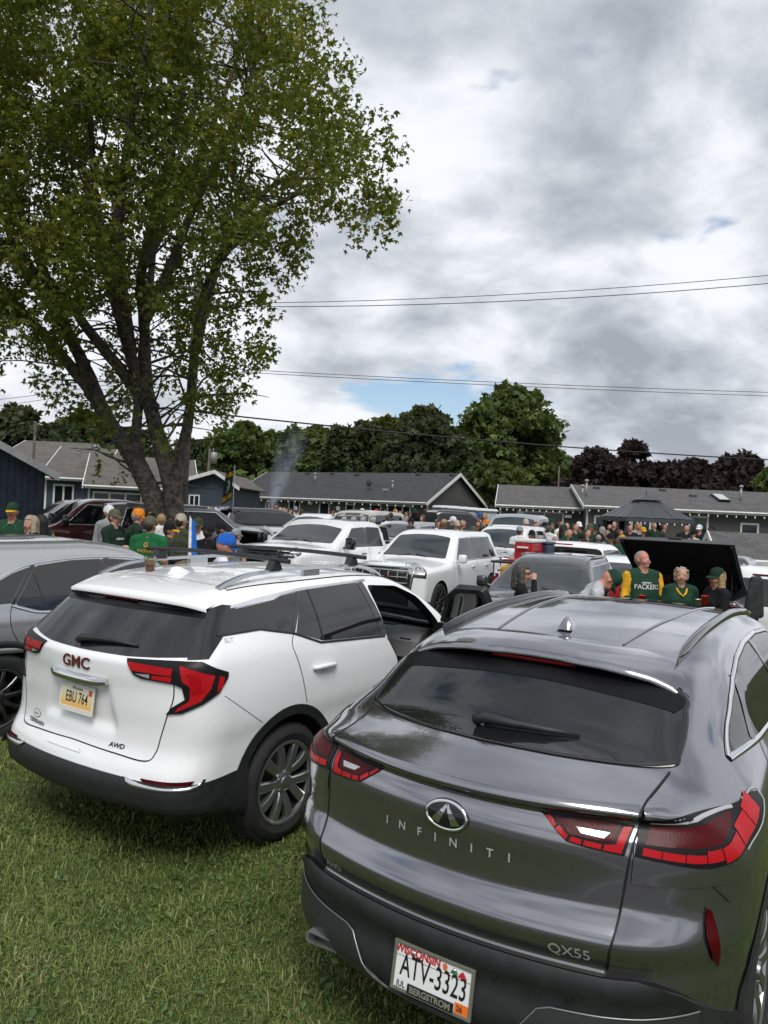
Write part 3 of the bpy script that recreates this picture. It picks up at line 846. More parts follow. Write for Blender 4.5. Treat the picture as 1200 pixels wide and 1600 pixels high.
def shingle_mat(name, col):
    m = bpy.data.materials.new(name); m.use_nodes = True; t = NT(m.node_tree); b = t.n['Principled BSDF']; b.inputs['Roughness'].default_value = .92
    tc = t.add('ShaderNodeTexCoord'); br = t.add('ShaderNodeTexBrick'); t.l.new(tc.outputs['UV'], br.inputs[0])
    br.inputs['Scale'].default_value = 1.0; br.inputs['Brick Width'].default_value = .30; br.inputs['Row Height'].default_value = .14; br.inputs['Mortar Size'].default_value = .012; br.inputs['Color1'].default_value = (*[c * .75 for c in col], 1); br.inputs['Color2'].default_value = (*[c * 1.25 for c in col], 1); br.inputs['Mortar'].default_value = (*[c * .45 for c in col], 1)
    n = t.noise(tc.outputs['UV'], 1.3, 5, .65); c = t.mix(t.rng(n, .3, .75, 0, .5), br.outputs[0], (*[c_ * 1.5 for c_ in col], 1)); t.l.new(c, b.inputs['Base Color'])
    bp = t.add('ShaderNodeBump'); bp.inputs['Strength'].default_value = .5; bp.inputs['Distance'].default_value = .02; t.l.new(br.outputs[1], bp.inputs['Height']); bp.invert = True; t.l.new(bp.outputs[0], b.inputs['Normal'])
    return m


def siding_mat(name, col, pitch=.11, vertical=False):
    m = bpy.data.materials.new(name); m.use_nodes = True; t = NT(m.node_tree); b = t.n['Principled BSDF']; b.inputs['Roughness'].default_value = .65
    tc = t.add('ShaderNodeTexCoord'); sp = t.add('ShaderNodeSeparateXYZ'); t.l.new(tc.outputs['UV'], sp.inputs[0])
    f = t.math('FRACT', t.math('DIVIDE', sp.outputs[0 if vertical else 1], pitch)); n = t.noise(tc.outputs['UV'], .8, 5, .6)
    c = t.mix(t.rng(f, .0, .14, .62, 0.), (*col, 1), (*[q * .4 for q in col], 1)); c = t.mix(t.rng(n, .3, .8, 0, .22), c, (*[q * 1.5 + .01 for q in col], 1)); t.l.new(c, b.inputs['Base Color'])
    bp = t.add('ShaderNodeBump'); bp.inputs['Strength'].default_value = .8; bp.inputs['Distance'].default_value = .015; t.l.new(f, bp.inputs['Height']); t.l.new(bp.outputs[0], b.inputs['Normal'])
    return m


sh_dark = shingle_mat('shingle_dark', (.040, .041, .045)); sh_grey = shingle_mat('shingle_grey', (.085, .083, .082)); sh_brown = shingle_mat('shingle_brown', (.10, .09, .08))
sid_grey = siding_mat('siding_grey', (.082, .078, .074)); sid_blue = siding_mat('siding_blue', (.042, .060, .088)); sid_navy = siding_mat('siding_navy', (.022, .034, .052), .20, True)
trim_w = mat('trim_white', (.62, .62, .61), .5, noise=(3, .10)); pane_m = mat('window_pane', (.015, .018, .022), .03, 0, 0, .6); vent_m = mat('vent_metal', (.30, .30, .29), .45, .4); frame_dark = mat('frame_dark', (.05, .05, .05), .5)


def quad_uv(name, quads, material, parent):
    """planar faces with metre UVs: u along the first edge, v across"""
    V, F, UV = [], [], []
    for q in quads:
        q = [Vector(p) for p in q]; e = (q[1] - q[0]).normalized(); nrm = (q[1] - q[0]).cross(q[2] - q[0]).normalized(); f = nrm.cross(e); b = len(V); V += [tuple(p) for p in q]; F.append(tuple(range(b, b + len(q)))); UV += [((p - q[0]).dot(e), (p - q[0]).dot(f)) for p in q]
    o = obj(name, V, F, material, parent, False); l = o.data.uv_layers.new(name='UVMap'); k = 0
    for p in o.data.polygons:
        for li in p.loop_indices: l.data[li].uv = UV[k]; k += 1
    return o


def slab(quads, t=.10):
    """give roof planes a thickness: returns extra quads for underside and edges"""
    out = []
    for q in quads:
        q = [Vector(p) for p in q]; n = (q[1] - q[0]).cross(q[2] - q[0]).normalized(); lo = [p - n * t for p in q]; out.append(lo[::-1]); k = len(q)
        for i in range(k): out.append([q[i], lo[i], lo[(i + 1) % k], q[(i + 1) % k]])
    return out


class House:
    """gable house: long side along local x (0..L) facing -y, depth along +y"""
    def __init__(s, name, A, Bp, depth, eave, ridge, wall_m, roof_m, label, over=.45, base=None):
        A, Bp = Vector((A[0], A[1])), Vector((Bp[0], Bp[1])); d = (Bp - A); s.L = d.length; rz = math.atan2(d.y, d.x); s.D = depth; s.e = eave; s.r = ridge
        z = float(gz((A.x + Bp.x) / 2, (A.y + Bp.y) / 2)) if base is None else base; s.base = z
        s.root = empty(name, (A.x, A.y, z), rz, label, 'house', None); s.over = over; L, D, e, r = s.L, depth, eave, ridge
        quad_uv('wall', [[(0, 0, -.3), (L, 0, -.3), (L, 0, e), (0, 0, e)], [(L, 0, -.3), (L, D, -.3), (L, D, e), (L, D / 2, r - .05), (L, 0, e)], [(0, D, -.3), (0, 0, -.3), (0, 0, e), (0, D / 2, r - .05), (0, D, e)], [(L, D, -.3), (0, D, -.3), (0, D, e), (L, D, e)]], wall_m, s.root)
        o = over; sl = (r - e) / (D / 2); ze = e - sl * o + .06; rr = r + .06
        s.front = [(-o * .6, -o, ze), (L + o * .6, -o, ze), (L + o * .6, D / 2, rr), (-o * .6, D / 2, rr)]; back = [(L + o * .6, D + o, ze), (-o * .6, D + o, ze), (-o * .6, D / 2, rr), (L + o * .6, D / 2, rr)]
        rf = quad_uv('roof', [s.front, back] + slab([s.front, back], .07), roof_m, s.root); s.roof = rf
        g = MB(); g.box(-o * .6, L + o * .6, -o - .03, -o + .005, ze - .16, ze - .012); g.tube([(-o * .6, -o - .07, ze - .05), (L + o * .6, -o - .07, ze - .05)], .05, 8); g.build('gutter', trim_w, rf)
        for xx in (-o * .6 - .02, L + o * .6 + .02):
            b = MB()
            for (y0, z0, y1, z1) in ((-o, ze, D / 2, rr), (D + o, ze, D / 2, rr)):
                v = [(xx - .02, y0, z0 - .19), (xx + .02, y0, z0 - .19), (xx + .02, y0, z0 + .015), (xx - .02, y0, z0 + .015), (xx - .02, y1, z1 - .19), (xx + .02, y1, z1 - .19), (xx + .02, y1, z1 + .015), (xx - .02, y1, z1 + .015)]
                b.add(v, [(0, 1, 2, 3), (4, 5, 6, 7), (0, 1, 5, 4), (1, 2, 6, 5), (2, 3, 7, 6), (3, 0, 4, 7)])
            b.build('bargeboard', trim_w, rf)
        for xx in (-.01, L + .01): MB().box(xx - .05, xx + .05, -.03, .05, -.3, e - .05).build('corner_board', trim_w, s.root)
    def slope(s, x, t):
        """a point on the front roof plane, t from eave (0) to ridge (1)"""
        a, b = s.front[0], s.front[3]; return Vector((x, a[1] + (b[1] - a[1]) * t, a[2] + (b[2] - a[2]) * t))
    def window(s, x, w, z0, h, side='front', kind='window', lights=1):
        fw = .09; M = Matrix.Identity(4) if side == 'front' else Matrix.Translation((s.L, 0, 0)) @ Matrix.Rotation(math.pi / 2, 4, 'Z')
        f = MB()
        for a in ((x, x + w, z0 + h - fw, z0 + h), (x, x + w, z0, z0 + fw)): f.box(a[0], a[1], -.05, .02, a[2], a[3], 0, M)
        for i in range(lights + 1):
            xx = x + (w - fw) * i / lights; f.box(xx, xx + fw, -.046, .02, z0 + fw, z0 + h - fw, 0, M)
        fo = f.build(kind, trim_w, s.root)
        for i in range(lights):
            x0 = x + (w - fw) * i / lights + fw; x1 = x + (w - fw) * (i + 1) / lights
            MB().box(x0, x1, -.012, .01, z0 + fw, z0 + h - fw, 0, M).build('pane', pane_m, fo)
        return fo
    def vent(s, x, t, h=.45, r=.05, hat=True):
        p = s.slope(x, t); v = MB(); v.tube([tuple(p - Vector((0, 0, .1))), tuple(p + Vector((0, 0, h)))], r, 10)
        if hat: v.lathe([(.001, h + .12), (r * 2.0, h + .10), (r * 2.2, h), (r * 1.2, h - .02)], 12, 'z', tuple(p))
        v.build('flue', vent_m, s.roof, True)
    def box_vent(s, x, t, c=frame_dark): p = s.slope(x, t); MB().bbox(p.x - .17, p.x + .17, p.y - .15, p.y + .15, p.z - .05, p.z + .12, .03).build('roof_vent', c, s.roof)


def xy(px, d): p = at(px, 800, d); return (p.x, p.y)


def string_lights(house, n, label_unused=None):
    """bulbs along the gutter, a part of the house"""
    mb = MB(); L = house.L; y = -house.over - .14; ze = house.front[0][2] - .16; bulb = mat('bulb_glass', (.75, .73, .66), .2)
    pts = []
    for i in range(n + 1):
        pts.append((L * i / n, y, ze - .02));
        if i < n: pts.append((L * (i + .5) / n, y, ze - .07))
    mb.tube(pts, .008, 4); w = mb.build('light_string', frame_dark, house.root)
    for i in range(n + 1):
        MB().lathe([(.012, -.03), (.035, -.08), (.04, -.11), (.02, -.145), (.001, -.15)], 7, 'z', (L * i / n, y, ze - .02)).build('bulb', bulb, w, True)


def build_houses():
    h = House('ranch_house', xy(368, 54), xy(667, 44.5), 6.6, 2.58, 4.30, sid_grey, sh_dark, 'long dark grey ranch house with smoke drifting over its roof', base=.35)
    k = h.L / (667 - 368); X = lambda px: (px - 368) * k
    for px, w, z0, hh, l in ((381, .55, .95, 1.25, 1), (423, .60, .9, 1.25, 2), (463, 1.05, .25, 2.0, 2), (513, .78, .6, 1.6, 1), (554, .62, .8, 1.35, 1), (590, .75, .15, 2.05, 1), (614, 1.75, .10, 2.1, 3)): h.window(X(px), w if w > 1 else w * 1.15, z0, hh, kind='door' if z0 < .2 else 'window', lights=l)
    h.window(.55, .95, .75, 1.15, 'end')
    h.vent(X(474), .62, .5); h.vent(X(608), .36, .5); h.box_vent(X(443), .93); h.box_vent(X(485), .93); h.box_vent(X(527), .90); h.box_vent(X(617), .94); h.box_vent(X(664), .93); h.box_vent(X(424), .45); h.box_vent(X(600), .34, vent_m)
    dish = MB(); p = h.slope(X(577), .34); dish.tube([tuple(p), tuple(p + Vector((0, -.1, .45)))], .02, 6); dish.lathe([(.001, 0), (.12, .015), (.22, .05), (.26, .08)], 14, 'y', tuple(p + Vector((0, -.2, .5)))); dish.tube([tuple(p), tuple(p + Vector((.25, -.3, -.35)))], .015, 5); dish.tube([tuple(p), tuple(p + Vector((-.3, -.1, .3)))], .015, 5); dish.build('satellite_dish', frame_dark, h.roof)
    MB().bbox(X(497), X(497) + .35, -.20, .0, 2.0, 2.2, .03).build('wall_lamp', trim_w, h.root)
    string_lights(h, 26)
    # right-hand house in two lengths
    h2 = House('ranch_house', xy(782, 41.0), xy(915, 40.2), 7.0, 2.50, 3.60, sid_grey, sh_grey, 'grey house wing with a wide white patio door, left of the gazebo', base=.35); k2 = h2.L / (915 - 782); X2 = lambda px: (px - 782) * k2
    h2.window(X2(820), 2.1, .1, 2.05, kind='door', lights=2); h2.vent(X2(911), .35, .75); MB().bbox(X2(808), X2(808) + .36, -.2, 0, 1.95, 2.15, .03).build('wall_lamp', trim_w, h2.root); MB().bbox(X2(883), X2(883) + .36, -.2, 0, 1.85, 2.03, .03).build('wall_lamp', trim_w, h2.root)
    string_lights(h2, 13)
    h3 = House('ranch_house', xy(918, 38.6), xy(1290, 37.4), 8.6, 2.60, 3.72, sid_grey, sh_grey, 'long grey house with a roof skylight behind the gazebo', base=.35); k3 = h3.L / (1290 - 918); X3 = lambda px: (px - 918) * k3
    for px, w, z0, hh, l in ((929, .80, .6, 1.45, 1), (988, 1.0, .7, 1.35, 2), (1080, .95, .1, 2.15, 1), (1160, .9, .6, 1.4, 1), (1230, 1.2, .6, 1.4, 2)): h3.window(X3(px), w, z0, hh, kind='door' if z0 < .2 else 'window', lights=l)
    h3.vent(X3(912 + 10), .40, .8); h3.vent(X3(1182), .52, .7); h3.box_vent(X3(950), .83); h3.box_vent(X3(1066), .86); h3.box_vent(X3(1108), .62)
    a, b_, c_, d_ = [h3.slope(X3(q), t) for q, t in ((1141, .42), (1159, .42), (1159, .72), (1141, .72))]; up = Vector((0, -.18, .10)); sk = MB(); sk.add([tuple(p) for p in (a, b_, c_, d_)] + [tuple(p + up) for p in (a, b_, c_, d_)], [(0, 1, 5, 4), (1, 2, 6, 5), (2, 3, 7, 6), (3, 0, 4, 7), (4, 5, 6, 7)]); so = sk.build('skylight', frame_dark, h3.roof)
    q = [p + up * 1.06 + (Vector((a + b_ + c_ + d_)) / 4 - p) * .12 for p in (a, b_, c_, d_)]; obj('pane', [tuple(p) for p in q], [(0, 1, 2, 3)], mat('skylight_pane', (.45, .47, .48), .1), so, False)
    string_lights(h3, 26)
    # blue houses on the left
    hb = House('garage', xy(-90, 24.5), xy(72, 22.6), 7.0, 3.05, 4.6, sid_navy, sh_dark, 'dark navy garage with vertical boards at the left edge', base=.1, over=.5) if False else None
    return h, h2, h3
houses = build_houses()


def gable_front(name, px0, px1, d, eave_py, apex, wall_m, roof_m, depth, label, cat='house', base=None, thick=.16, turn=0.0):
    """gable end facing the camera: columns px0..px1, eave row, apex (px, row)"""
    L_, R_ = at(px0, 800, d), at(px1, 800, d); z = float(gz((L_.x + R_.x) / 2, d)) if base is None else base
    e = at((px0 + px1) / 2, eave_py, d).z - z; ap = at(apex[0], apex[1], d); r = ap.z - z; ax = ap.x - L_.x; Wd = R_.x - L_.x
    root = empty(name, (R_.x - Wd * math.cos(turn), d - Wd * math.sin(turn), z), turn, label, cat)
    quad_uv('wall', [[(0, 0, -.3), (Wd, 0, -.3), (Wd, 0, e), (ax, 0, r - .05), (0, 0, e)], [(Wd, 0, -.3), (Wd, depth, -.3), (Wd, depth, e), (Wd, 0, e)], [(0, depth, -.3), (0, 0, -.3), (0, 0, e), (0, depth, e)]], wall_m, root)
    o = .4; s1 = (r - e) / ax; s2 = (r - e) / (Wd - ax)
    q1 = [(-o, depth, e - s1 * o + .05), (-o, -o, e - s1 * o + .05), (ax, -o, r + .05), (ax, depth, r + .05)]; q2 = [(Wd + o, -o, e - s2 * o + .05), (Wd + o, depth, e - s2 * o + .05), (ax, depth, r + .05), (ax, -o, r + .05)]
    rf = quad_uv('roof', [q1, q2] + slab([q1, q2], .07), roof_m, root)
    b = MB()
    for (x0, z0, x1, z1) in ((-o, q1[0][2], ax, r + .05), (Wd + o, q2[0][2], ax, r + .05)):
        v = [(x0, -o - .03, z0 - thick), (x0, -o + .01, z0 - thick), (x0, -o + .01, z0 + .02), (x0, -o - .03, z0 + .02), (x1, -o - .03, z1 - thick), (x1, -o + .01, z1 - thick), (x1, -o + .01, z1 + .02), (x1, -o - .03, z1 + .02)]; b.add(v, [(0, 1, 2, 3), (4, 5, 6, 7), (0, 1, 5, 4), (1, 2, 6, 5), (2, 3, 7, 6), (3, 0, 4, 7)])
    b.build('bargeboard', trim_w, rf)
    return root, Wd, e, r


def build_blue():
    r1, Wd, e, r = gable_front('garage', -150, 68, 24, 727, (-60, 655), sid_navy, sh_dark, 5, 'dark navy garage with vertical boards at the left edge', 'garage', thick=.22, turn=.44)
    navy = mat('board_navy', (.030, .044, .066), .7, noise=(3, .25), bump=(40, .3, .01)); ax = at(-60, 655, 24).x - at(-150, 800, 24).x; top = lambda x: e + (r - e) * (x / ax if x < ax else (Wd - x) / (Wd - ax)) - .06
    for i in range(int(Wd / .2)):      # each upright board of the gable is a piece of its own
        x0, x1 = i * .2, i * .2 + .186; MB().add([(x0, -.001, -.3), (x1, -.001, -.3), (x1, -.001, top(x1)), (x0, -.001, top(x0)), (x0, -.022, -.3), (x1, -.022, -.3), (x1, -.022, top(x1)), (x0, -.022, top(x0))], [(0, 1, 2, 3), (4, 5, 6, 7), (0, 1, 5, 4), (1, 2, 6, 5), (2, 3, 7, 6), (3, 0, 4, 7)]).build('board', navy, r1)
    h = House('blue_house', xy(-20, 40), xy(88, 40), 9, 3.05, 4.75, sid_blue, sh_brown, 'blue house with brown roof behind the navy garage', base=.55); h.window(h.L - .9, .01, 1, .01) if False else None
    h4 = House('blue_house', xy(70, 38), xy(150, 38.5), 9, 2.65, 4.35, sid_blue, sh_brown, 'low blue house wing with a large white window right of the navy garage', base=.55); h4.window(.35, 1.0, .85, 1.35, lights=2); h4.vent(.9, .75, .2, .05); h4.vent(1.9, .8, .25, .04, False)
    h5 = House('blue_house', xy(138, 36), xy(300, 37.5), 8, 2.30, 3.85, sid_blue, sh_brown, 'low blue house wing with white window row behind the maroon pickup', base=.55)
    h5.window(.15, 3.0, .85, 1.05, lights=4)
    r6, Wd, e, r = gable_front('blue_house', 284, 362, 36.5, 753, (338, 737), sid_blue, sh_brown, 8, 'blue gable end with one small white window beside the maple trunk', base=.45)
    f = MB(); x0, x1, z0, z1 = .32, .85, 1.22, 2.05; w = .06
    f.box(x0, x1, -.05, .02, z1 - w, z1); f.box(x0, x1, -.05, .02, z0, z0 + w)
    for x in (x0, (x0 + x1) / 2 - w / 2, x1 - w): f.box(x, x + w, -.046, .02, z0 + w, z1 - w)
    fo = f.build('window', trim_w, r6); MB().box(x0 + w, (x0 + x1) / 2 - w / 2, -.01, .01, z0 + w, z1 - w).build('pane', pane_m, fo); MB().box((x0 + x1) / 2 + w / 2, x1 - w, -.01, .01, z0 + w, z1 - w).build('pane', pane_m, fo)
build_blue()


# ================================================================ gazebo, shed, privies, poles, wires
def build_gazebo():
    p = grd(1008, 29); root = empty('gazebo', p, .12, 'dark metal-roofed gazebo with open sides in front of the grey house', 'gazebo')
    mm = mat('gazebo_metal', (.075, .080, .090), .42, .4); hw, hd = 1.34, 1.16; ze = at(1008, 810, 29).z - p.z; zt = at(1008, 783, 29).z - p.z; zc = at(1008, 775, 29).z - p.z
    V = [(-hw, -hd, ze), (hw, -hd, ze), (hw, hd, ze), (-hw, hd, ze), (-.36, -.30, zt), (.36, -.30, zt), (.36, .30, zt), (-.36, .30, zt)]
    # each roof side is made of separate metal panels
    for a, b, c, d in ((0, 1, 5, 4), (1, 2, 6, 5), (2, 3, 7, 6), (3, 0, 4, 7)):
        A_, B_, C_, D_ = [Vector(V[i]) for i in (a, b, c, d)]; n = 7
        for i in range(n):
            l0, l1, u0, u1 = A_.lerp(B_, i / n), A_.lerp(B_, (i + 1) / n), D_.lerp(C_, i / n), D_.lerp(C_, (i + 1) / n); nn = (l1 - l0).cross(u0 - l0).normalized(); t = nn * (.02 + .012 * (i % 2))
            MB().add([tuple(q) for q in (l0, l1, u1, u0, l0 + t, l1 + t, u1 + t, u0 + t)], [(0, 1, 2, 3), (4, 5, 6, 7), (0, 1, 5, 4), (1, 2, 6, 5), (2, 3, 7, 6), (3, 0, 4, 7)]).build('roof_panel', mm, root)
    c = MB(); s = .52; c.add([(-s, -s * .85, zt + .04), (s, -s * .85, zt + .04), (s, s * .85, zt + .04), (-s, s * .85, zt + .04), (-.02, 0, zc + .06), (.02, 0, zc + .06)], [(0, 1, 5, 4), (1, 2, 5), (2, 3, 4, 5), (3, 0, 4), (0, 3, 2, 1)]); c.tube([(0, 0, zc), (0, 0, zc + .22)], .02, 6); c.build('cupola', mm, root)
    f = MB(); 
    for y in (-hd, hd): f.box(-hw, hw, y - .04, y + .04, ze - .14, ze - .004)
    for x in (-hw, hw): f.box(x - .04, x + .04, -hd + .04, hd - .04, ze - .138, ze - .005)
    f.build('eave_beam', mm, root)
    for x in (-hw + .12, hw - .12):
        for y in (-hd + .12, hd - .12): MB().bbox(x - .06, x + .06, y - .06, y + .06, 0, ze - .14, .01).build('post', mm, root)
    curt = mat('curtain_dark', (.02, .02, .022), .9)
    for x in (-hw + .2, hw - .5, -.6): MB().bbox(x, x + .30, hd - .2, hd - .12, .1, ze - .15, .03).build('curtain', curt, root)
    for i in range(9):
        x = -hw + .15 + i * .29; MB().lathe([(.02, -.15), (.035, -.2), (.02, -.24), (.001, -.25)], 6, 'z', (x, -hd - .06, ze)).build('bulb', MATS['bulb_glass'], root, True)
build_gazebo()


def build_shed():
    a, b = xy(1132, 20.5), xy(1260, 20.0); h = House('shed', a, b, 3.0, 1.45, 2.05, mat('shed_white', (.58, .58, .56), .6), sh_grey, 'small white shed with grey shingle roof at the right edge', over=.25); h.root['category'] = 'shed'
    for i in range(7): MB().box(h.L * i / 7 + .05, h.L * i / 7 + .09, -.02, 0, -.2, 1.42).build('batten', MATS['shed_white'], h.root)
build_shed()


def build_privies():
    gm = mat('privy_grey', (.30, .33, .35), .5, noise=(2, .15)); dm = mat('privy_roof', (.50, .53, .55), .45)
    for i in range(5):
        px = 697 + i * 14.5; d = 38 - i * .15; p = grd(px, d); z1 = at(px, 797 + i * 1.2, d).z - p.z; z2 = at(px, 790 + i * 1.2, d).z - p.z
        r = empty('portable_toilet', p, .35, ['grey portable toilet at the left end of the row', 'second grey portable toilet from the left in the row', 'middle grey portable toilet in the row of five', 'fourth grey portable toilet from the left in the row', 'grey portable toilet at the right end of the row'][i], 'toilet', 'portable toilets beside the grey gable')
        MB().bbox(-.55, .55, -.55, .55, 0, z1, .05).build('cabin', gm, r); MB().bbox(-.58, .58, -.58, .58, z1, z2, .12).build('roof', dm, r, True); dr = MB().bbox(-.36, .36, -.575, -.54, .1, z1 - .12, .02).build('door', mat('privy_door', (.36, .39, .41), .5), r); MB().bbox(.24, .28, -.60, -.57, .9, 1.05, .008).build('handle', frame_dark, dr)
build_privies()

wood = mat('pole_wood', (.10, .085, .072), .9, bump=(20, .6, .02), noise=(6, .3)); wire_m = mat('wire', (.02, .02, .022), .6)


def pole(px, d, top, r, label, lean=0.0, gear=()):
    p = grd(px, d); H = at(px, top, d).z - p.z; root = empty('utility_pole', p, 0, label, 'pole'); MB().tube([(0, 0, -.3), (lean * .5, 0, H * .5), (lean, 0, H)], [r, r * .85, r * .7], 12).build('shaft', wood, root, True)
    for g in gear:
        if g == 'can': c = MB().lathe([(.001, H - 1.0), (.22, H - .98), (.22, H - .3), (.16, H - .22), (.001, H - .2)], 14, 'z', (.38, 0, 0)); c.tube([(.3, .08, H - .2), (.3, .08, H + .05)], .03, 6); c.build('transformer', vent_m, root, True)
        if g == 'arm': MB().box(-.9, .9, -.16, -.06, H - .55, H - .43).build('crossarm', wood, root)
        if g == 'bracket': MB().tube([(0, 0, H - .2), (.2, 0, H - .1), (.35, 0, H - .15)], .03, 6).build('bracket', vent_m, root)
    return root
pole(283, 27, 430, .17, 'tall wooden utility pole rising behind the maple trunks', .25, ('can', 'arm')); pole(48, 31, 658, .07, 'thin grey pole with a bracket over the blue roof', .06, ('bracket',)); pole(322, 50, 701, .13, 'short wooden pole with grey transformer right of the maple', .1, ('can',)); pole(870, 44, 728, .06, 'thin bare pole between the bright green tree and purple tree')


def wire(a, b, label, sag=0.0, r=.012, n=14):
    a, b = Vector(a), Vector(b); pts = []
    for i in range(n + 1):
        t = i / n; p = a.lerp(b, t); p.z -= sag * 4 * t * (1 - t); pts.append(tuple(p))
    o = MB().tube(pts, r, 5).build('power_line', wire_m, None, True); tag(o, label, 'wire', 'overhead wires'); return o
D1 = 27.0
wire(at(285, 474, D1), at(1420, 408, 24), 'upper wire of the high pair crossing the clouds', .35, .012); wire(at(285, 478, D1), at(1420, 421, 24), 'lower wire of the high pair crossing the clouds', .40, .014)
wire(at(283, 572, D1), at(1420, 619, 30), 'upper wire of the pair just above the tallest green tree', .12, .011); wire(at(283, 576, D1), at(1420, 625, 30), 'lower wire of the pair just above the tallest green tree', .12, .011)
wire(at(283, 641, D1), at(1420, 726, 40), 'thick low cable running down across the tree tops', .35, .030)
wire(at(-60, 630, 33), at(262, 585, D1), 'upper thin wire left of the maple trunk', .1, .011); wire(at(-60, 641, 33), at(262, 590, D1), 'lower thin wire left of the maple trunk', .1, .011); wire(at(48, 672, 31), at(283, 640, D1), 'service wire from the thin bracket pole toward the maple', .2, .014); wire(at(-80, 690, 36), at(48, 672, 31), 'service wire from the left edge to the thin bracket pole', .1, .012)
# ================================================================ body tables
def body_coupe():
    b = Body(L=4.73, W=1.90,
        T=[(-.1, 1.12), (.06, 1.14), (.14, 1.165), (.28, 1.20), (.42, 1.225), (.52, 1.255), (.62, 1.325), (.74, 1.405), (.86, 1.475), (1.0, 1.525), (1.25, 1.562), (1.7, 1.60), (2.2, 1.612), (2.7, 1.59), (3.02, 1.53), (3.4, 1.36), (3.78, 1.13), (3.95, 1.065), (4.3, 1.01), (4.6, .92), (4.8, .80)],
        Tc=[(0, .10), (.3, .13), (.6, .14), (.9, .10), (1.4, .07), (2.4, .07), (3.2, .10), (3.8, .10), (4.7, .12)],
        R=[(.15, .42), (.22, .26), (.30, .13), (.36, .045), (.41, .012), (.47, .02), (.55, .038), (.575, .022), (.60, .008), (.63, .012), (.66, .046), (.70, .030), (.735, .018), (.76, .022), (.80, .048), (.85, .068), (.92, .070), (1.0, .068), (1.05, .076), (1.08, .100), (1.092, .106), (1.105, .104), (1.145, .050), (1.165, .056), (1.25, .06), (2.0, .06)],
        Ra=[(.2, .26), (.5, .27), (.75, .26), (.95, .31), (1.08, .36), (1.14, .40), (1.3, .42)],
        F=[(.2, 4.50), (.35, 4.68), (.5, 4.72), (.7, 4.73), (.9, 4.70), (1.1, 4.66)], Fa=[(.2, .35), (.7, .40), (1.0, .45)],
        Sd=[(.15, .80), (.28, .875), (.40, .905), (.60, .925), (.80, .938), (.95, .940), (1.04, .930), (1.12, .900), (1.18, .862), (1.24, .825), (1.34, .775), (1.45, .715), (1.55, .655), (1.65, .60)],
        tap=[(-.1, .93), (.3, .965), (.8, 1.0), (1.5, .995), (3.2, .99), (4.0, .99), (4.5, .96), (4.8, .93)],
        cab=[(0, .13), (.4, .10), (.8, .05), (1.3, .0), (2.6, 0), (3.2, .01), (3.9, .02)],
        belt=1.13, floor=.20, kTR=.022, kS=((0, .38), (.5, .38), (.75, .33), (.95, .27), (1.1, .22), (1.22, .16), (1.4, .15), (1.6, .12)), sm=.012)
    b.Rflat = Spl([(.15, .42), (.22, .26), (.30, .13), (.36, .055), (.41, .03), (.47, .03), (.55, .045), (.60, .03), (.66, .055), (.70, .040), (.735, .030), (.80, .055), (.85, .074), (1.0, .078), (1.05, .09), (1.085, .118), (1.12, .122), (1.16, .135), (1.25, .16), (2.0, .16)], .01)
    b.Rlip = b.R
    return b


def _plate_recess(s, d, u, v, w):
    a = np.abs(v); m = (1 - sstep(a, .22 + (1.0 - w) * .35, .27 + (1.0 - w) * .35)) * sstep(w, .72, .80) * (1 - sstep(w, .99, 1.03))
    return d + .022 * m * (u < 1)


def body_terrain():
    b = Body(L=4.63, W=1.84,
        T=[(-.1, 1.5), (.35, 1.525), (.5, 1.555), (.8, 1.598), (1.2, 1.622), (1.8, 1.630), (2.2, 1.608), (2.5, 1.555), (2.75, 1.465), (3.0, 1.32), (3.25, 1.155), (3.4, 1.085), (3.65, 1.055), (4.1, 1.02), (4.45, .95), (4.6, .88), (4.8, .7)],
        Tc=[(0, .035), (.4, .04), (.8, .06), (2.4, .06), (3.2, .10), (3.8, .08), (4.7, .10)],
        R=[(.15, .75), (.22, .58), (.29, .34), (.345, .10), (.38, .035), (.46, .016), (.52, .012), (.535, .03), (.56, .03), (.60, .045), (.66, .075), (.72, .088), (.80, .092), (.90, .086), (1.0, .082), (1.09, .072), (1.15, .072), (1.19, .105), (1.25, .165), (1.35, .262), (1.45, .365), (1.52, .43), (1.6, .48)],
        Ra=[(.2, .16), (.5, .17), (.8, .18), (1.1, .24), (1.2, .26), (1.5, .28)],
        F=[(.2, 4.42), (.35, 4.58), (.5, 4.62), (.8, 4.61), (1.0, 4.55), (1.2, 4.5)], Fa=[(.2, .3), (.7, .36), (1.0, .42)],
        Sd=[(.15, .82), (.28, .895), (.42, .912), (.55, .905), (.70, .905), (.82, .915), (.95, .908), (1.08, .890), (1.18, .866), (1.26, .838), (1.34, .800), (1.45, .735), (1.55, .672), (1.65, .61)],
        tap=[(-.1, .95), (.3, .975), (.8, 1.0), (1.5, .995), (3.2, .99), (4.0, .99), (4.5, .95), (4.8, .92)],
        cab=[(0, .05), (.4, .04), (.9, .01), (1.3, .0), (2.6, 0), (3.2, .01), (3.9, .02)],
        belt=1.22, floor=.22, kTR=.045, kS=((0, .18), (.5, .20), (.9, .20), (1.1, .16), (1.25, .10), (1.45, .10), (1.6, .10)), sm=.012)
    b.extra = _plate_recess
    return b
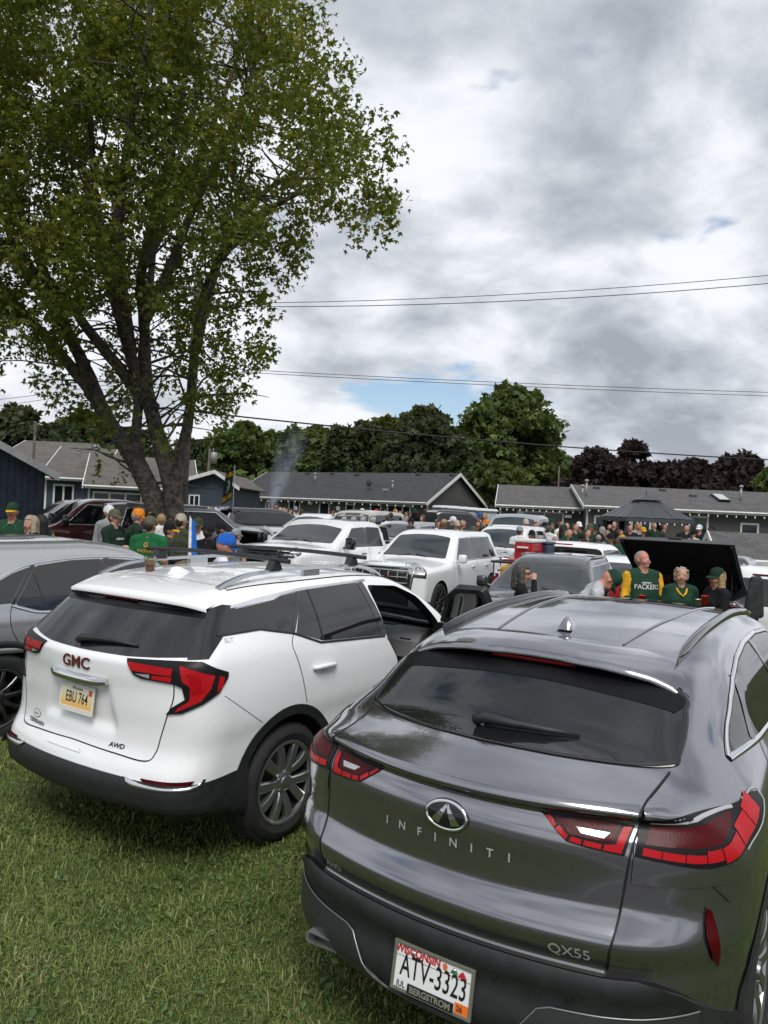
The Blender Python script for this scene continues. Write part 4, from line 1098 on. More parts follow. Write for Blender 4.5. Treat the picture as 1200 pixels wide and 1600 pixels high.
# ================================================================ dark grey coupe SUV in the foreground
liner = mat('liner', (.008, .008, .009), .9)
gap_m = mat('panel_gap', (.004, .004, .004), .6)
glass_m = mat('privacy_glass', (.010, .011, .012), .02, 0, 0, .5, ior=1.62)
black_gloss = mat('black_gloss', (.008, .008, .009), .08, 0, .6)
black_plastic = mat('black_plastic', (.020, .021, .022), .48, bump=(160, .12, .002), noise=(14, .18))
chrome = mat('chrome', (.72, .72, .73), .07, 1.0)
satin = mat('satin_metal', (.60, .60, .60), .32, .9)
red_deep = mat('lens_deep_red', (.060, .0015, .003), .28, 0, 0, .2, bump=(150, .25, .003))
red_lit = mat('lens_red', (.40, .005, .009), .20, 0, 0, .3, bump=(260, .35, .003))
clear_lens = mat('lens_clear', (.42, .42, .43), .15, .4, .5)
lamp_black = mat('lamp_black', (.008, .008, .009), .38, 0, 0, .25)
badge = mat('badge_silver', (.62, .62, .63), .3, .45)
plate_white = mat('plate_white', (.72, .73, .72), .4)


def flat_text(name, txt, size, material, parent, loc, basis, sx=1.0, bold=0.0, space=1.0, align='CENTER', shear=0.0):
    """lettering in a plane: basis = (right, up) unit vectors"""
    v, f = text_mesh(txt, size, 0, align, sx, bold, shear, space)
    r, u = Vector(basis[0]), Vector(basis[1])
    P = [Vector(loc) + r * x + u * y for x, y, _ in v]
    return obj(name, [tuple(p) for p in P], f, material, parent, False)


def licence_plate(root, c, right, up, base_m, holder_m, w=.305, h=.152, frame_m=None):
    """plate with frame; c centre, right / up as seen from behind"""
    r, u = Vector(right).normalized(), Vector(up).normalized(); n = r.cross(u)
    M = Matrix((r, u, n)).transposed().to_4x4(); M.translation = Vector(c)
    p = MB().bbox(-w / 2, w / 2, -h / 2, h / 2, 0, .004, .002, 0, M).build('licence_plate', base_m, root)
    if frame_m:
        fr = MB(); t = .010
        for a in ((-w / 2 - .006, w / 2 + .006, -h / 2 - .006, -h / 2 + .006), (-w / 2 - .006, w / 2 + .006, h / 2 - .006, h / 2 + .006)): fr.bbox(*a, -.002, .009, .002, 0, M)
        for a in ((-w / 2 - .006, -w / 2 + .006, -h / 2 + .005, h / 2 - .005), (w / 2 - .006, w / 2 + .006, -h / 2 + .005, h / 2 - .005)): fr.bbox(*a, -.002, .0085, .002, 0, M)
        fr.build('frame', frame_m, p)
    return p, M, r, u, n


def plate_words(p, M, r, u, n, items):
    for txt, x, y, size, m, sx, bold in items:
        flat_text('lettering', txt, size, m, p, M @ Vector((x, y, .0052)), (r, u), sx, bold)


def build_coupe():
    b = body_coupe(); pm = paint('paint_graphite', (.265, .263, .285), .92, .16, .03)
    root = empty('parked_car', (.230, 2.574, 0), math.pi / 2 - .583, 'dark graphite coupe SUV with red tail lights and red-lettered white plate', 'car', 'cars parked on the lawn')
    uR, uF, r = .985, 3.785, .372
    b.R = b.Rflat
    shell_obj(b, 'body', pm, root, .033, ((uR, r, .445), (uF, r, .445)))
    b.R = b.Rlip
    # tailgate and the haunches beside it, with the sharp lip under the window
    sR = [(.640, 1.200), (.628, 1.177), (.617, 1.155), (.618, 1.135), (.612, 1.09), (.600, 1.0), (.588, .877), (.581, .789), (.574, .743), (.560, .660), (.552, .648)]
    half = curve(sR, 5)
    tgp = np.concatenate([half, np.c_[-half[::-1, 0], half[::-1, 1]]])
    patch(b, 'tailgate', 'rear', tgp, pm, root, .002, .0125, .0125)
    for sg in (-1, 1):
        hp = wr([(.26, sg * .622, 1.158), (.40, sg * .74, 1.160), (.62, sg * .86, 1.150), (.80, sg * .90, 1.145), (.80, sg * .93, .95), (.5, sg * .91, .93), (.30, sg * .79, .93), (.19, sg * .606, .93), (.20, sg * .61, 1.05), (.24, sg * .618, 1.10)])
        patch(b, 'quarter_panel', 'wrap', hp, pm, root, .002, .0125, .0125)
    put_wheels(root, uR, uF, .80, r, key='coupe', rim=.262, wd=.24, spokes=5, twin=True, face=(.30, .30, .31))
    # glass
    gl = [(.372, 0), (.385, .15), (.412, .29), (.470, .46), (.556, .635), (.61, .652), (.70, .650), (.78, .634), (.84, .60), (.90, .30), (.905, 0)]
    gl = gl + [(u, -v) for u, v in gl[-2:0:-1]]
    gl = curve(gl, 6, True)
    patch(b, 'rear_window', 'top', gl, glass_m, root, .0035, .05, .03)
    ribbon(b, 'window_seal', 'top', gl, .018, black_gloss, root, .0042, .002, .03, True)
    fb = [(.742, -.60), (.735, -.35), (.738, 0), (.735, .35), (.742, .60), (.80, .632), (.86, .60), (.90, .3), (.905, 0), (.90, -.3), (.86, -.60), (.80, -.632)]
    patch(b, 'window_band', 'top', fb, mat('frit_black', (.006, .006, .007), .35, 0, 0, .2), root, .0055, .05, .03)  # ceramic frit, with the spoiler underside's dark reflection painted into its black
    # spoiler
    ts = [(-.632, .835, 1.388), (-.605, .825, 1.408), (-.57, .82, 1.430), (-.49, .812, 1.458), (-.40, .79, 1.475), (-.30, .778, 1.487), (-.20, .775, 1.490), (-.13, .792, 1.492), (0, .796, 1.494)]
    ts = np.array(ts + [(-v, u, w) for v, u, w in ts[-2::-1]]); vv = np.linspace(-.632, .632, 61)
    tu, tw = np.interp(vv, ts[:, 0], ts[:, 1]), np.interp(vv, ts[:, 0], ts[:, 2])
    fs = np.array([(0, 1.072), (.25, 1.085), (.38, 1.085), (.46, 1.06), (.53, 1.02), (.60, .93), (.632, .86)]); fu = np.interp(np.abs(vv), fs[:, 0], fs[:, 1])
    F0, _ = b.on('top', np.c_[fu, vv], .003); rows = []
    for q in np.linspace(0, 1, 7):
        P = F0 * (1 - q) + np.c_[tu, vv, tw] * q; P[:, 2] += .018 * math.sin(q * math.pi) * (1 - (np.abs(vv) / .64)**4); rows.append(P)
    P = np.c_[tu + .004, vv, tw - .012]; rows.append(P)
    n = len(vv); V = np.concatenate(rows); k = len(rows)
    obj('spoiler', V, [(j * n + i, j * n + i + 1, (j + 1) * n + i + 1, (j + 1) * n + i) for j in range(k - 1) for i in range(n - 1)], pm, root)
    G, _ = b.on('top', np.c_[tu + .005 + .085 * (1 - (np.abs(vv) / .64)**6), vv], .002)
    und = [np.c_[tu + .004, vv, tw - .012], np.c_[tu + .05, vv, np.minimum(tw - .016, tw)], G]
    V = np.concatenate(und); obj('spoiler_underside', V, [(j * n + i, j * n + i + 1, (j + 1) * n + i + 1, (j + 1) * n + i) for j in range(2) for i in range(n - 1)], black_plastic, root)
    MB().bbox(.792, .812, -.19, .19, 1.462, 1.476, .004).build('brake_light', red_deep, root)
    ribbon(b, 'roof_seam', 'top', [(1.0, .548), (1.06, .46), (1.09, .37), (1.083, .22), (1.072, 0), (1.083, -.22), (1.09, -.37), (1.06, -.46), (1.0, -.548)], .006, gap_m, root, .0015)
    MB().bbox(.955, .975, -.035, .035, 1.515, 1.524, .003).build('washer_nozzle', black_plastic, root)
    for sg in (-1, 1):
        ribbon(b, 'roof_groove', 'top', [(1.10, sg * .30), (1.8, sg * .36), (2.7, sg * .40)], .012, pm, root, .002, .006)
    # tailgate seams
    line = tgp
    ribbon(b, 'tailgate_gap', 'rear', line, .0075, gap_m, root, .0035, 0, .0125)
    # bumper
    top = [(-1.25, .50), (-1.05, .53), (-.93, .555), (-.865, .575)] if False else None
    right = wr([(.56, -.92, .44), (.42, -.90, .49), (.264, -.851, .548), (.19, -.79, .608), (.160, -.723, .633), (.13, -.66, .644), (.10, -.565, .642)])
    left = mir(right)[::-1]
    bot = wr([(.60, .90, .24), (.3, .8, .235), (.15, .5, .235), (.15, -.5, .235), (.3, -.8, .235), (.60, -.90, .24)])
    patch(b, 'rear_bumper', 'wrap', right + left + bot, black_plastic, root, .004, .04, .03, thick=.01)
    gp = [(.80, .535), (.66, .522), (.40, .508), (.362, .495), (.30, .415), (.20, .358), (0, .345), (-.20, .358), (-.30, .415), (-.362, .495), (-.40, .508), (-.66, .522), (-.80, .535), (-.80, .255), (-.5, .245), (.5, .245), (.80, .255)]
    garn = mat('garnish_grey', (.045, .046, .048), .35, .4)
    patch(b, 'lower_garnish', 'rear', gp, garn, root, .012, .04, .03, thick=.012)
    ribbon(b, 'garnish_edge', 'rear', [(-p[0], p[1] + .003) for p in gp[:13]], .007, mat('garnish_edge', (.20, .20, .20), .35, .8), root, .012, .003, .03)
    for sg in (-1, 1):
        e = MB(); w0, w1 = .080, .022; pts = [(-w0, -w1 * .6), (w0, -w1), (w0, w1), (-w0, w1)]
        q = rnd(pts, .014); n = len(q); c = sg * .515
        ring = lambda u, s_, dz=0: [(u, c + sg * p[0] * s_, .395 + p[1] * s_ + dz) for p in q]
        V = ring(.065, 1) + ring(.065, .86) + ring(.26, .84) + ring(.24, 1.0); 
        e.add(V, [(i, (i + 1) % n, n + (i + 1) % n, n + i) for i in range(n)] + [(n + i, n + (i + 1) % n, 2 * n + (i + 1) % n, 2 * n + i) for i in range(n)] + [(i, 3 * n + i, 3 * n + (i + 1) % n, (i + 1) % n) for i in range(n)])
        x = e.build('exhaust_tip', satin, root, True); smooth_angle(x, 40)
        # lamps
        lo = wr([(.22, sg * .630, 1.128), (.30, sg * .71, 1.128), (.545, sg * .829, 1.122), (.70, sg * .885, 1.135), (.765, sg * .90, 1.125), (.770, sg * .915, 1.095), (.663, sg * .918, 1.058), (.498, sg * .895, 1.015), (.397, sg * .870, .994), (.326, sg * .822, .986), (.282, sg * .777, .990), (.230, sg * .699, 1.003), (.192, sg * .612, 1.012)])
        lamp = patch(b, 'tail_light', 'wrap', lo, lamp_black, root, .005, .0125, .0125, thick=.008)
        seg = [((.215, .635), (.245, .70), .995, 1.035), ((.250, .705), (.275, .750), .994, 1.030), ((.280, .757), (.310, .800), .994, 1.032), ((.316, .805), (.36, .850), .997, 1.040)]
        rib = wr([(.212, sg * .628, 1.020), (.245, sg * .705, 1.012), (.30, sg * .79, 1.004), (.37, sg * .85, 1.008), (.47, sg * .885, 1.030), (.58, sg * .900, 1.062), (.68, sg * .905, 1.102)])
        rib = curve(rib, 8); cuts = [0, .13, .25, .38, .52, .70, .86, 1.0]; wds = [.024, .024, .026, .034, .046, .058, .066]
        for i in range(7):
            a, z = int(cuts[i] * (len(rib) - 1)), int(cuts[i + 1] * (len(rib) - 1)); piece = rib[a:z + 1]
            d = piece[-1] - piece[0]; piece = np.array([piece[0] + d * .025, *piece[1:-1], piece[-1] - d * .025])
            dd = np.gradient(piece, axis=0); dd /= np.linalg.norm(dd, axis=1)[:, None]; nn = np.c_[-dd[:, 1], dd[:, 0]] * sg
            wv = wds[i] * (1.0 if i > 2 else .9)
            poly = np.concatenate([piece, (piece + nn * wv)[::-1]])
            if i >= 4: poly = np.concatenate([piece - nn * .012, (piece + nn * (wv - .012))[::-1]])
            patch(b, 'lens_segment', 'wrap', poly, red_lit, lamp, .0075, .014, .012)
        mid = wr([(.225, sg * .635, 1.050), (.30, sg * .77, 1.045), (.38, sg * .83, 1.052), (.48, sg * .855, 1.085), (.52, sg * .855, 1.108), (.38, sg * .79, 1.102), (.245, sg * .65, 1.096)])
        patch(b, 'lens', 'wrap', mid, red_deep, lamp, .0066, .0125, .0125)
        ribbon(b, 'light_bar', 'wrap', wr([(.24, sg * .65, 1.110), (.38, sg * .79, 1.116), (.55, sg * .845, 1.118)]), .008, clear_lens, lamp, .0066, .001)
        ribbon(b, 'lamp_edge', 'wrap', wr([(.62, sg * .862, 1.128), (.70, sg * .89, 1.140), (.772, sg * .905, 1.132), (.778, sg * .918, 1.095), (.668, sg * .921, 1.052), (.50, sg * .90, 1.008)]), .006, satin, lamp, .005, .002)
        li = [(sg * .312, 1.098), (sg * .412, 1.027), (sg * .48, 1.018), (sg * .585, 1.010), (sg * .600, 1.095), (sg * .50, 1.106)]
        lamp2 = patch(b, 'tail_light', 'rear', li, lamp_black, root, .005, .0125, .0125, thick=.008)
        pr = [((.330, 1.086), (.366, 1.060), (.372, 1.066), (.345, 1.092)), ((.372, 1.057), (.408, 1.034), (.414, 1.046), (.382, 1.066)), ((.418, 1.031), (.455, 1.026), (.457, 1.040), (.424, 1.045)), ((.462, 1.026), (.515, 1.021), (.517, 1.036), (.464, 1.040)), ((.522, 1.020), (.575, 1.017), (.592, 1.088), (.568, 1.086), (.556, 1.040), (.524, 1.036))]
        for q in pr: patch(b, 'lens_segment', 'rear', [(sg * a, w) for a, w in q], red_lit, lamp2, .0075, .014, .012)
        patch(b, 'lens', 'rear', [(sg * a, w) for a, w in ((.36, 1.085), (.42, 1.050), (.545, 1.043), (.56, 1.09), (.50, 1.098))], red_deep, lamp2, .0066, .0125, .0125)
        patch(b, 'reversing_light', 'rear', [(sg * a, w) for a, w in ((.430, 1.070), (.452, 1.056), (.520, 1.052), (.535, 1.066))], clear_lens, lamp2, .0080, .0125, .0125)
        patch(b, 'reflector', 'wrap', wr([(.293, sg * .827, .865), (.306, sg * .840, .855), (.306, sg * .860, .808), (.317, sg * .878, .668), (.276, sg * .865, .704), (.256, sg * .843, .781), (.277, sg * .829, .829)]), red_deep, root, .004, .03, .02)
        ribbon(b, 'bumper_seam', 'wrap', wr([(.19, sg * .61, .985), (.26, sg * .72, .96), (.34, sg * .82, .93), (.40, sg * .86, .87)]), .003, gap_m, root, .001)
        # side glass
        side = 'left' if sg > 0 else 'right'
        win = [(.775, 1.222), (.93, 1.305), (1.098, 1.372), (1.271, 1.425), (1.567, 1.470), (1.915, 1.498), (2.33, 1.504), (2.70, 1.480), (2.98, 1.40), (3.38, 1.175), (3.30, 1.155), (2.3, 1.185), (1.47, 1.200), (1.10, 1.212)]
        patch(b, 'side_window', side, win, glass_m, root, .003, .06, .03)
        ribbon(b, 'window_trim', side, win + [win[0]], .022, chrome, root, .003, .005, .03)
        for p in ([(1.12, 1.215), (1.30, 1.43)], [(2.16, 1.19), (2.06, 1.50)]): ribbon(b, 'pillar_cover', side, p, .05, black_gloss, root, .006)
        ribbon(b, 'door_gap', side, curve([(1.20, 1.20), (1.12, 1.08), (1.28, .90), (1.42, .70), (1.50, .45), (1.55, .33), (2.1, .32)], 6), .006, gap_m, root, .0015)
        ribbon(b, 'door_gap', side, [(2.16, 1.19), (2.18, .8), (2.16, .32), (3.2, .32), (3.26, .7), (3.20, 1.14)], .006, gap_m, root, .0015)
        for hu in (1.42, 2.42):
            P, N = b.on(side, [(hu, .98), (hu + .07, .985), (hu + .15, .985), (hu + .21, .98)], .02)
            MB().tube([tuple(p) for p in P], [.008, .012, .012, .008], 8).build('door_handle', chrome, root, True)
        ribbon(b, 'sill_cladding', side, [(1.45, .30), (3.32, .30)], .12, black_plastic, root, .006, .01)
        for ua in (uR, uF):
            ribbon(b, 'arch_cladding', side, [(ua + .47 * math.cos(t), r + .47 * math.sin(t)) for t in np.linspace(-.35, math.pi + .35, 30)], .05, black_plastic, root, .003, .006)
        # mirror
        P, N = b.on(side, [(3.12, 1.15)], 0); p = P[0]
        MB().bbox(p[0] - .10, p[0] + .09, min(p[1], p[1] + sg * .22), max(p[1], p[1] + sg * .22), 1.08, 1.23, .05).build('door_mirror', pm, root, True)
        # roof rail
        rail = [(1.0, sg * .548), (1.25, sg * .545), (1.7, sg * .545), (2.3, sg * .545), (2.75, sg * .555), (2.95, sg * .565)]
        V, F = ribbon(b, '', 'top', curve(rail, 6), [.004, .040, .042, .042, .042, .042, .042, .042, .042, .042, .042, .03, .004], None, None, .001, .034, .05, build=False)
        obj('roof_rail', V, F, black_gloss, root, True, flip=False)
        # head lamp
        patch(b, 'head_light', 'front', [(sg * .50, .78), (sg * .78, .82), (sg * .80, .90), (sg * .55, .86)], clear_lens, root, .004, .05)
    patch(b, 'grille', 'front', [(-.45, .48), (.45, .48), (.50, .72), (.40, .80), (-.40, .80), (-.50, .72)], black_gloss, root, .004, .06)
    ws = [(3.74, .62), (3.80, 0), (3.74, -.62), (3.10, -.57), (3.03, 0), (3.10, .57)]
    patch(b, 'windscreen', 'top', curve(ws, 6, True), glass_m, root, .003, .06)
    # emblem
    def ell(a, bb, n=36, c=(0, 1.022)): return [(c[0] + a * math.cos(2 * math.pi * i / n), c[1] + bb * math.sin(2 * math.pi * i / n)) for i in range(n)]
    em = patch(b, 'emblem', 'rear', ell(.086, .050), black_gloss, root, .010, .02, .02, thick=.01)
    ribbon(b, 'emblem_ring', 'rear', ell(.078, .043), .011, chrome, em, .0105, .003, .01, True)
    for poly in ([(.058, 1.003), (.024, .996), (.0005, 1.049), (.003, 1.058)], [(-.003, 1.058), (-.0005, 1.049), (-.024, .996), (-.058, 1.003)]):
        patch(b, 'emblem_mark', 'rear', poly, chrome, em, .0125, .02, .02)
    for ch, v in zip('INFINITI', (.253, .182, .106, .039, -.032, -.101, -.167, -.234)):
        glyphs(b, 'lettering', 'rear', ch, (v, .938), .042, badge, root, .007, mirror=True, bold=.0006)
    glyphs(b, 'lettering', 'rear', 'AWD', (.497, .692), .038, badge, root, .005, .95, mirror=True, bold=.0004)
    glyphs(b, 'lettering', 'rear', 'QX55', (-.452, .706), .052, badge, root, .005, 1.0, mirror=True, bold=.0004)
    # wiper
    wp, wn = b.on('top', [(.470, .10), (.475, .06), (.482, -.05), (.505, -.18), (.540, -.305)], 0)
    w = MB(); q = wp + wn * np.array([.024, .040, .034, .026, .014])[:, None]
    w.tube([tuple(p) for p in q], [.022, .022, .016, .012, .007], 8); q2 = wp + wn * .010
    w.tube([tuple(p) for p in q2[1:]], .009, 6)
    w.build('wiper', black_plastic, root, True)
    # antenna fin
    fin = MB(); zc = float(b.T(1.25)) - .004
    secs = [(1.165, .036, .004), (1.19, .034, .055), (1.215, .030, .062), (1.26, .027, .052), (1.31, .020, .028), (1.35, .010, .004)]
    V = []
    for u, hw, h in secs:
        for a, hh in ((-1, 0), (-.72, .45), (-.16, 1), (.16, 1), (.72, .45), (1, 0)): V.append((u, hw * a, zc + h * hh))
    fin.add(V, [(k * 6 + i, k * 6 + i + 1, (k + 1) * 6 + i + 1, (k + 1) * 6 + i) for k in range(5) for i in range(5)] + [(0, 1, 2, 3, 4, 5)])
    smooth_angle(fin.build('antenna_fin', pm, root), 30)
    # plate
    red = mat('print_red', (.45, .02, .03), .45); blk = mat('print_black', (.010, .010, .011), .45); gold = mat('print_dull_gold', (.20, .20, .16), .4)
    frame_m = mat('plate_frame', (.20, .20, .16), .4, .4)
    c, rt, up = (.016, .0, .478), (0, -1, 0), (.16, 0, 1)
    p, M, r_, u_, n_ = licence_plate(root, c, rt, up, plate_white, None, frame_m=frame_m)
    plate_words(p, M, r_, u_, n_, [('WISCONSIN', -.062, .056, .036, red, .90, .0016), ('ATV-3323', .004, .004, .104, blk, .60, .0008), ('JUL', -.118, -.058, .028, blk, .85, .0006)])
    band = MB().box(-.088, .092, -.076, -.046, .0045, .0105, 0, M).build('frame_band', blk, p)
    flat_text('lettering', 'BERGSTROM', .029, gold, p, M @ Vector((.002, -.061, .0118)), (r_, u_), .98, .0010)
    MB().box(.096, .148, -.072, -.038, .0046, .0056, 0, M).build('sticker', mat('sticker_orange', (.75, .16, .02), .5), p)
    flat_text('lettering', '26', .026, blk, p, M @ Vector((.114, -.055, .0068)), (r_, u_), .9, .0004)
    g = MB(); 
    g.prism([(0, -.010), (.012, -.010), (.016, .004), (.006, .012), (-.004, .006)], .0050, .0056, 0, M @ Matrix.Translation((.040, .054, 0))).build('print_sun', mat('print_orange', (.65, .13, .04), .5), p)
    MB().prism([(0, -.008), (.030, -.008), (.026, .004), (.014, .008), (.004, 0)], .0050, .0056, 0, M @ Matrix.Translation((.066, .052, 0))).build('print_hills', mat('print_green', (.05, .22, .10), .5), p)
    MB().prism([(0, -.010), (.036, -.010), (.028, .0), (.018, .012), (.008, .004)], .0050, .0056, 0, M @ Matrix.Translation((.096, .050, 0))).build('print_barn', red, p)
    MB().box(-.145, .145, .034, .0352, .0050, .0054, 0, M).build('print_rule', blk, p)
    for x in (-.075, .075): MB().lathe([(.007, .0055), (.006, .0085), (.001, .009)], 10, 'z', (x, .060, 0)).v and None
    for x in (-.078, .082):
        s_ = MB().lathe([(.0075, .005), (.0065, .009), (.001, .0095)], 10, 'z', (x, .056, 0)); s_.v = [tuple(M @ Vector(q)) for q in s_.v]; s_.build('screw', satin, p, True)
    # parking sensors
    for v in (.46, .18, -.22, -.46):
        P, N = b.on('rear', [(v, .565)], .005); e = MB().lathe([(.012, -.004), (.012, .001), (.009, .002), (.001, .002)], 14, 'x', tuple(P[0])); e.build('parking_sensor', gap_m, root, True)
    return root
coupe = build_coupe()
# ================================================================ white SUV with an open front door
interior_m = mat('interior_dark', (.022, .022, .024), .7, bump=(120, .15, .003))
interior_grey = mat('interior_grey', (.15, .155, .155), .55, bump=(200, .1, .002))
clear_glass = bpy.data.materials.new('clear_glass'); clear_glass.use_nodes = True


def _clear():
    t = NT(clear_glass.node_tree); t.n.clear(); o = t.add('ShaderNodeOutputMaterial'); mx = t.add('ShaderNodeMixShader')
    tr = t.add('ShaderNodeBsdfTransparent'); tr.inputs[0].default_value = (.80, .86, .84, 1); gl = t.add('ShaderNodeBsdfGlossy'); gl.inputs['Roughness'].default_value = .02
    fr = t.add('ShaderNodeFresnel'); fr.inputs[0].default_value = 1.5
    t.l.new(fr.outputs[0], mx.inputs[0]); t.l.new(tr.outputs[0], mx.inputs[1]); t.l.new(gl.outputs[0], mx.inputs[2]); t.l.new(mx.outputs[0], o.inputs[0])
_clear(); MATS['clear_glass'] = clear_glass


def prism_uw(poly, v0, v1):
    n = len(poly); V = [(u, v0, w) for u, w in poly] + [(u, v1, w) for u, w in poly]
    return V, [tuple(range(n))[::-1], tuple(range(n, 2 * n))] + [(i, (i + 1) % n, n + (i + 1) % n, n + i) for i in range(n)]


def build_terrain():
    b = body_terrain(); pm = paint('paint_white', (.80, .81, .82), 0, .35, .10)
    root = empty('parked_car', (-1.810, 4.379, 0), math.pi / 2 - .576, 'white SUV with roof crossbars, gold plate and open front door', 'car', 'cars parked on the lawn')
    uR, uF, r = .965, 3.69, .360
    # the cabin that shows through the open door
    c = body_terrain(); c.extra = lambda s, d, u, v, w: np.maximum(np.maximum(d + .055, 1.92 - u), np.maximum(u - 3.30, .42 - w))
    ibx = dict(ib=[(2.2, 3.1), (-.3, .3), (.7, .95)])
    cv, cf = c.shell(.09, **ibx)
    door = rnd([(2.06, 1.515), (2.46, 1.487), (2.70, 1.395), (2.90, 1.185), (2.98, 1.06), (3.02, .62), (2.95, .44), (2.36, .41), (2.225, .60), (2.225, .95), (2.10, 1.13)], .04)
    dcut = prism_uw([tuple(p) for p in door], -1.3, -.60)
    lwin = prism_uw([(2.10, 1.16), (2.06, 1.49), (2.44, 1.465), (2.66, 1.38), (2.86, 1.20), (2.9, 1.15)], .55, 1.3)
    wsp = [(3.26, .60), (3.32, 0), (3.26, -.60), (2.66, -.53), (2.58, 0), (2.66, .53)]; wsp = curve(wsp, 5, True)
    n = len(wsp); wcut = ([(u, v, 1.09) for u, v in wsp] + [(u, v, 2.0) for u, v in wsp], [tuple(range(n))[::-1], tuple(range(n, 2 * n))] + [(i, (i + 1) % n, n + (i + 1) % n, n + i) for i in range(n)])
    shell_obj(b, 'body', pm, root, .033, ((uR, r, .425), (uF, r, .425)), [(cv, cf), dcut, lwin, wcut], .385)
    put_wheels(root, uR, uF, .785, r, key='suv_twin', rim=.252, wd=.235, spokes=5, twin=True, face=(.46, .46, .47))
    patch(b, 'windscreen', 'top', curve([(3.29, .62), (3.35, 0), (3.29, -.62), (2.64, -.545), (2.56, 0), (2.64, .545)], 5, True), clear_glass, root, .002, .08)
    patch(b, 'side_window', 'left', [(2.10, 1.15), (2.05, 1.50), (2.44, 1.475), (2.67, 1.39), (2.88, 1.20), (2.93, 1.14)], clear_glass, root, .002, .08)
    # interior
    d = MB(); sec = [(2.88, .70), (2.82, .86), (2.845, .98), (2.90, 1.03), (3.02, 1.058), (3.34, 1.05), (3.34, .60), (2.96, .55)]
    V = [(u, v, w) for v in (-.70, -.66, .66, .70) for u, w in [(a + (.03 if abs(v) > .68 else 0), q) for a, q in sec]]; k = len(sec)
    d.add(V, [(j * k + i, j * k + (i + 1) % k, (j + 1) * k + (i + 1) % k, (j + 1) * k + i) for j in range(3) for i in range(k)] + [tuple(range(k))[::-1], tuple(range(3 * k, 4 * k))])
    dash = smooth_angle(d.build('dashboard', interior_grey, root), 30)
    MB().bbox(2.808, 2.828, -.62, -.28, .842, .856, .004).build('dash_trim', satin, dash); MB().bbox(2.855, 2.875, -.63, -.52, .965, 1.0, .004).build('air_vent', gap_m, dash)
    MB().bbox(3.10, 3.22, -.30, .10, 1.054, 1.064, .003).build('defroster', gap_m, dash)
    st = MB(); cc = Vector((2.68, .36, .93)); ax = Vector((-.9, 0, .42)).normalized(); e1 = Vector((0, 1, 0)); e2 = ax.cross(e1)
    st.tube([cc + e1 * (.185 * math.cos(t)) + e2 * (.185 * math.sin(t)) for t in np.linspace(0, 2 * math.pi, 25)], .015, 8)
    st.tube([cc - e1 * .18, cc - e1 * .04 - ax * .03, cc + e1 * .04 - ax * .03, cc + e1 * .18], .018, 6); st.tube([cc - ax * .03, cc - ax * .3], .03, 8); st.build('steering_wheel', interior_m, root, True)
    for v in (-.36, .36):
        s_ = MB(); s_.bbox(2.10, 2.62, v - .24, v + .24, .50, .66, .06); M = Matrix.Translation((2.12, v, .62)) @ Matrix.Rotation(-.28, 4, 'Y')
        s_.bbox(-.07, .07, -.23, .23, 0, .58, .06, 0, M); s_.bbox(-.05, .05, -.13, .13, .60, .78, .045, 0, M); s_.build('front_seat', interior_m, root, True)
    # rear glass
    gl = [(.64, 1.215), (.69, 1.30), (.655, 1.40), (.62, 1.455), (.30, 1.475), (0, 1.478)]; gl = gl + mir(gl)[-2::-1]
    bt = [(-.73, 1.212), (-.55, 1.196), (-.37, 1.186), (0, 1.184), (.37, 1.186), (.55, 1.196), (.73, 1.212)]
    gp = bt + [(.715, 1.30), (.66, 1.42), (.63, 1.452), (.3, 1.475), (0, 1.478), (-.3, 1.475), (-.63, 1.452), (-.66, 1.42), (-.715, 1.30)]
    patch(b, 'rear_window', 'rear', gp, glass_m, root, .003, .045, .03)
    for sg in (-1, 1):   # black pillar beside the window, running round to the side glass
        bp = wr([(.275, sg * .715, 1.200), (.34, sg * .81, 1.206), (.48, sg * .775, 1.315), (.60, sg * .725, 1.40), (.66, sg * .690, 1.468), (.56, sg * .668, 1.478), (.47, sg * .640, 1.452), (.42, sg * .655, 1.38), (.33, sg * .70, 1.27)])
        patch(b, 'pillar_cover', 'wrap', bp, black_gloss, root, .0035, .03, .02)
    patch(b, 'window_band', 'rear', [(-.655, 1.405), (-.3, 1.415), (.3, 1.415), (.655, 1.405), (.63, 1.456), (.3, 1.476), (-.3, 1.476), (-.63, 1.456)], MATS['frit_black'], root, .0045, .05, .03)  # frit strip; dark reflection under the spoiler is put into the colour
    # spoiler: thin slab over the window
    vv = np.linspace(-.645, .645, 51); e = np.abs(vv) / .645
    tu = .345 + .045 * e**2 + .07 * e**10; tw = 1.500 - .012 * e**2 - .030 * e**10 
    F0, _ = b.on('top', np.c_[np.full(51, .66) , vv], .004); rows = []
    for q in np.linspace(0, 1, 6):
        P = F0 * (1 - q) + np.c_[tu, vv, tw] * q; P[:, 2] += .016 * math.sin(q * math.pi) * (1 - e**6); rows.append(P)
    rows.append(np.c_[tu + .004, vv, tw - .022]); n = 51; V = np.concatenate(rows)
    sp = obj('spoiler', V, [(j * n + i, j * n + i + 1, (j + 1) * n + i + 1, (j + 1) * n + i) for j in range(6) for i in range(n - 1)], pm, root)
    G, _ = b.on('rear', np.c_[vv, 1.455 - .03 * e**4 - .02 * (1 - e**2)], .004)
    V = np.concatenate([np.c_[tu + .004, vv, tw - .022], np.c_[tu + .03, vv, tw - .036], G]); obj('spoiler_underside', V, [(j * n + i, j * n + i + 1, (j + 1) * n + i + 1, (j + 1) * n + i) for j in range(2) for i in range(n - 1)], black_plastic, root)
    MB().bbox(.352, .372, -.17, .17, 1.462, 1.478, .004).build('brake_light', red_deep, root)
    # tailgate seam, bumper
    half = curve([(.712, 1.19), (.705, 1.08), (.702, .977), (.676, .889), (.645, .778), (.624, .682), (.575, .634), (.36, .640), (.03, .652)], 5)
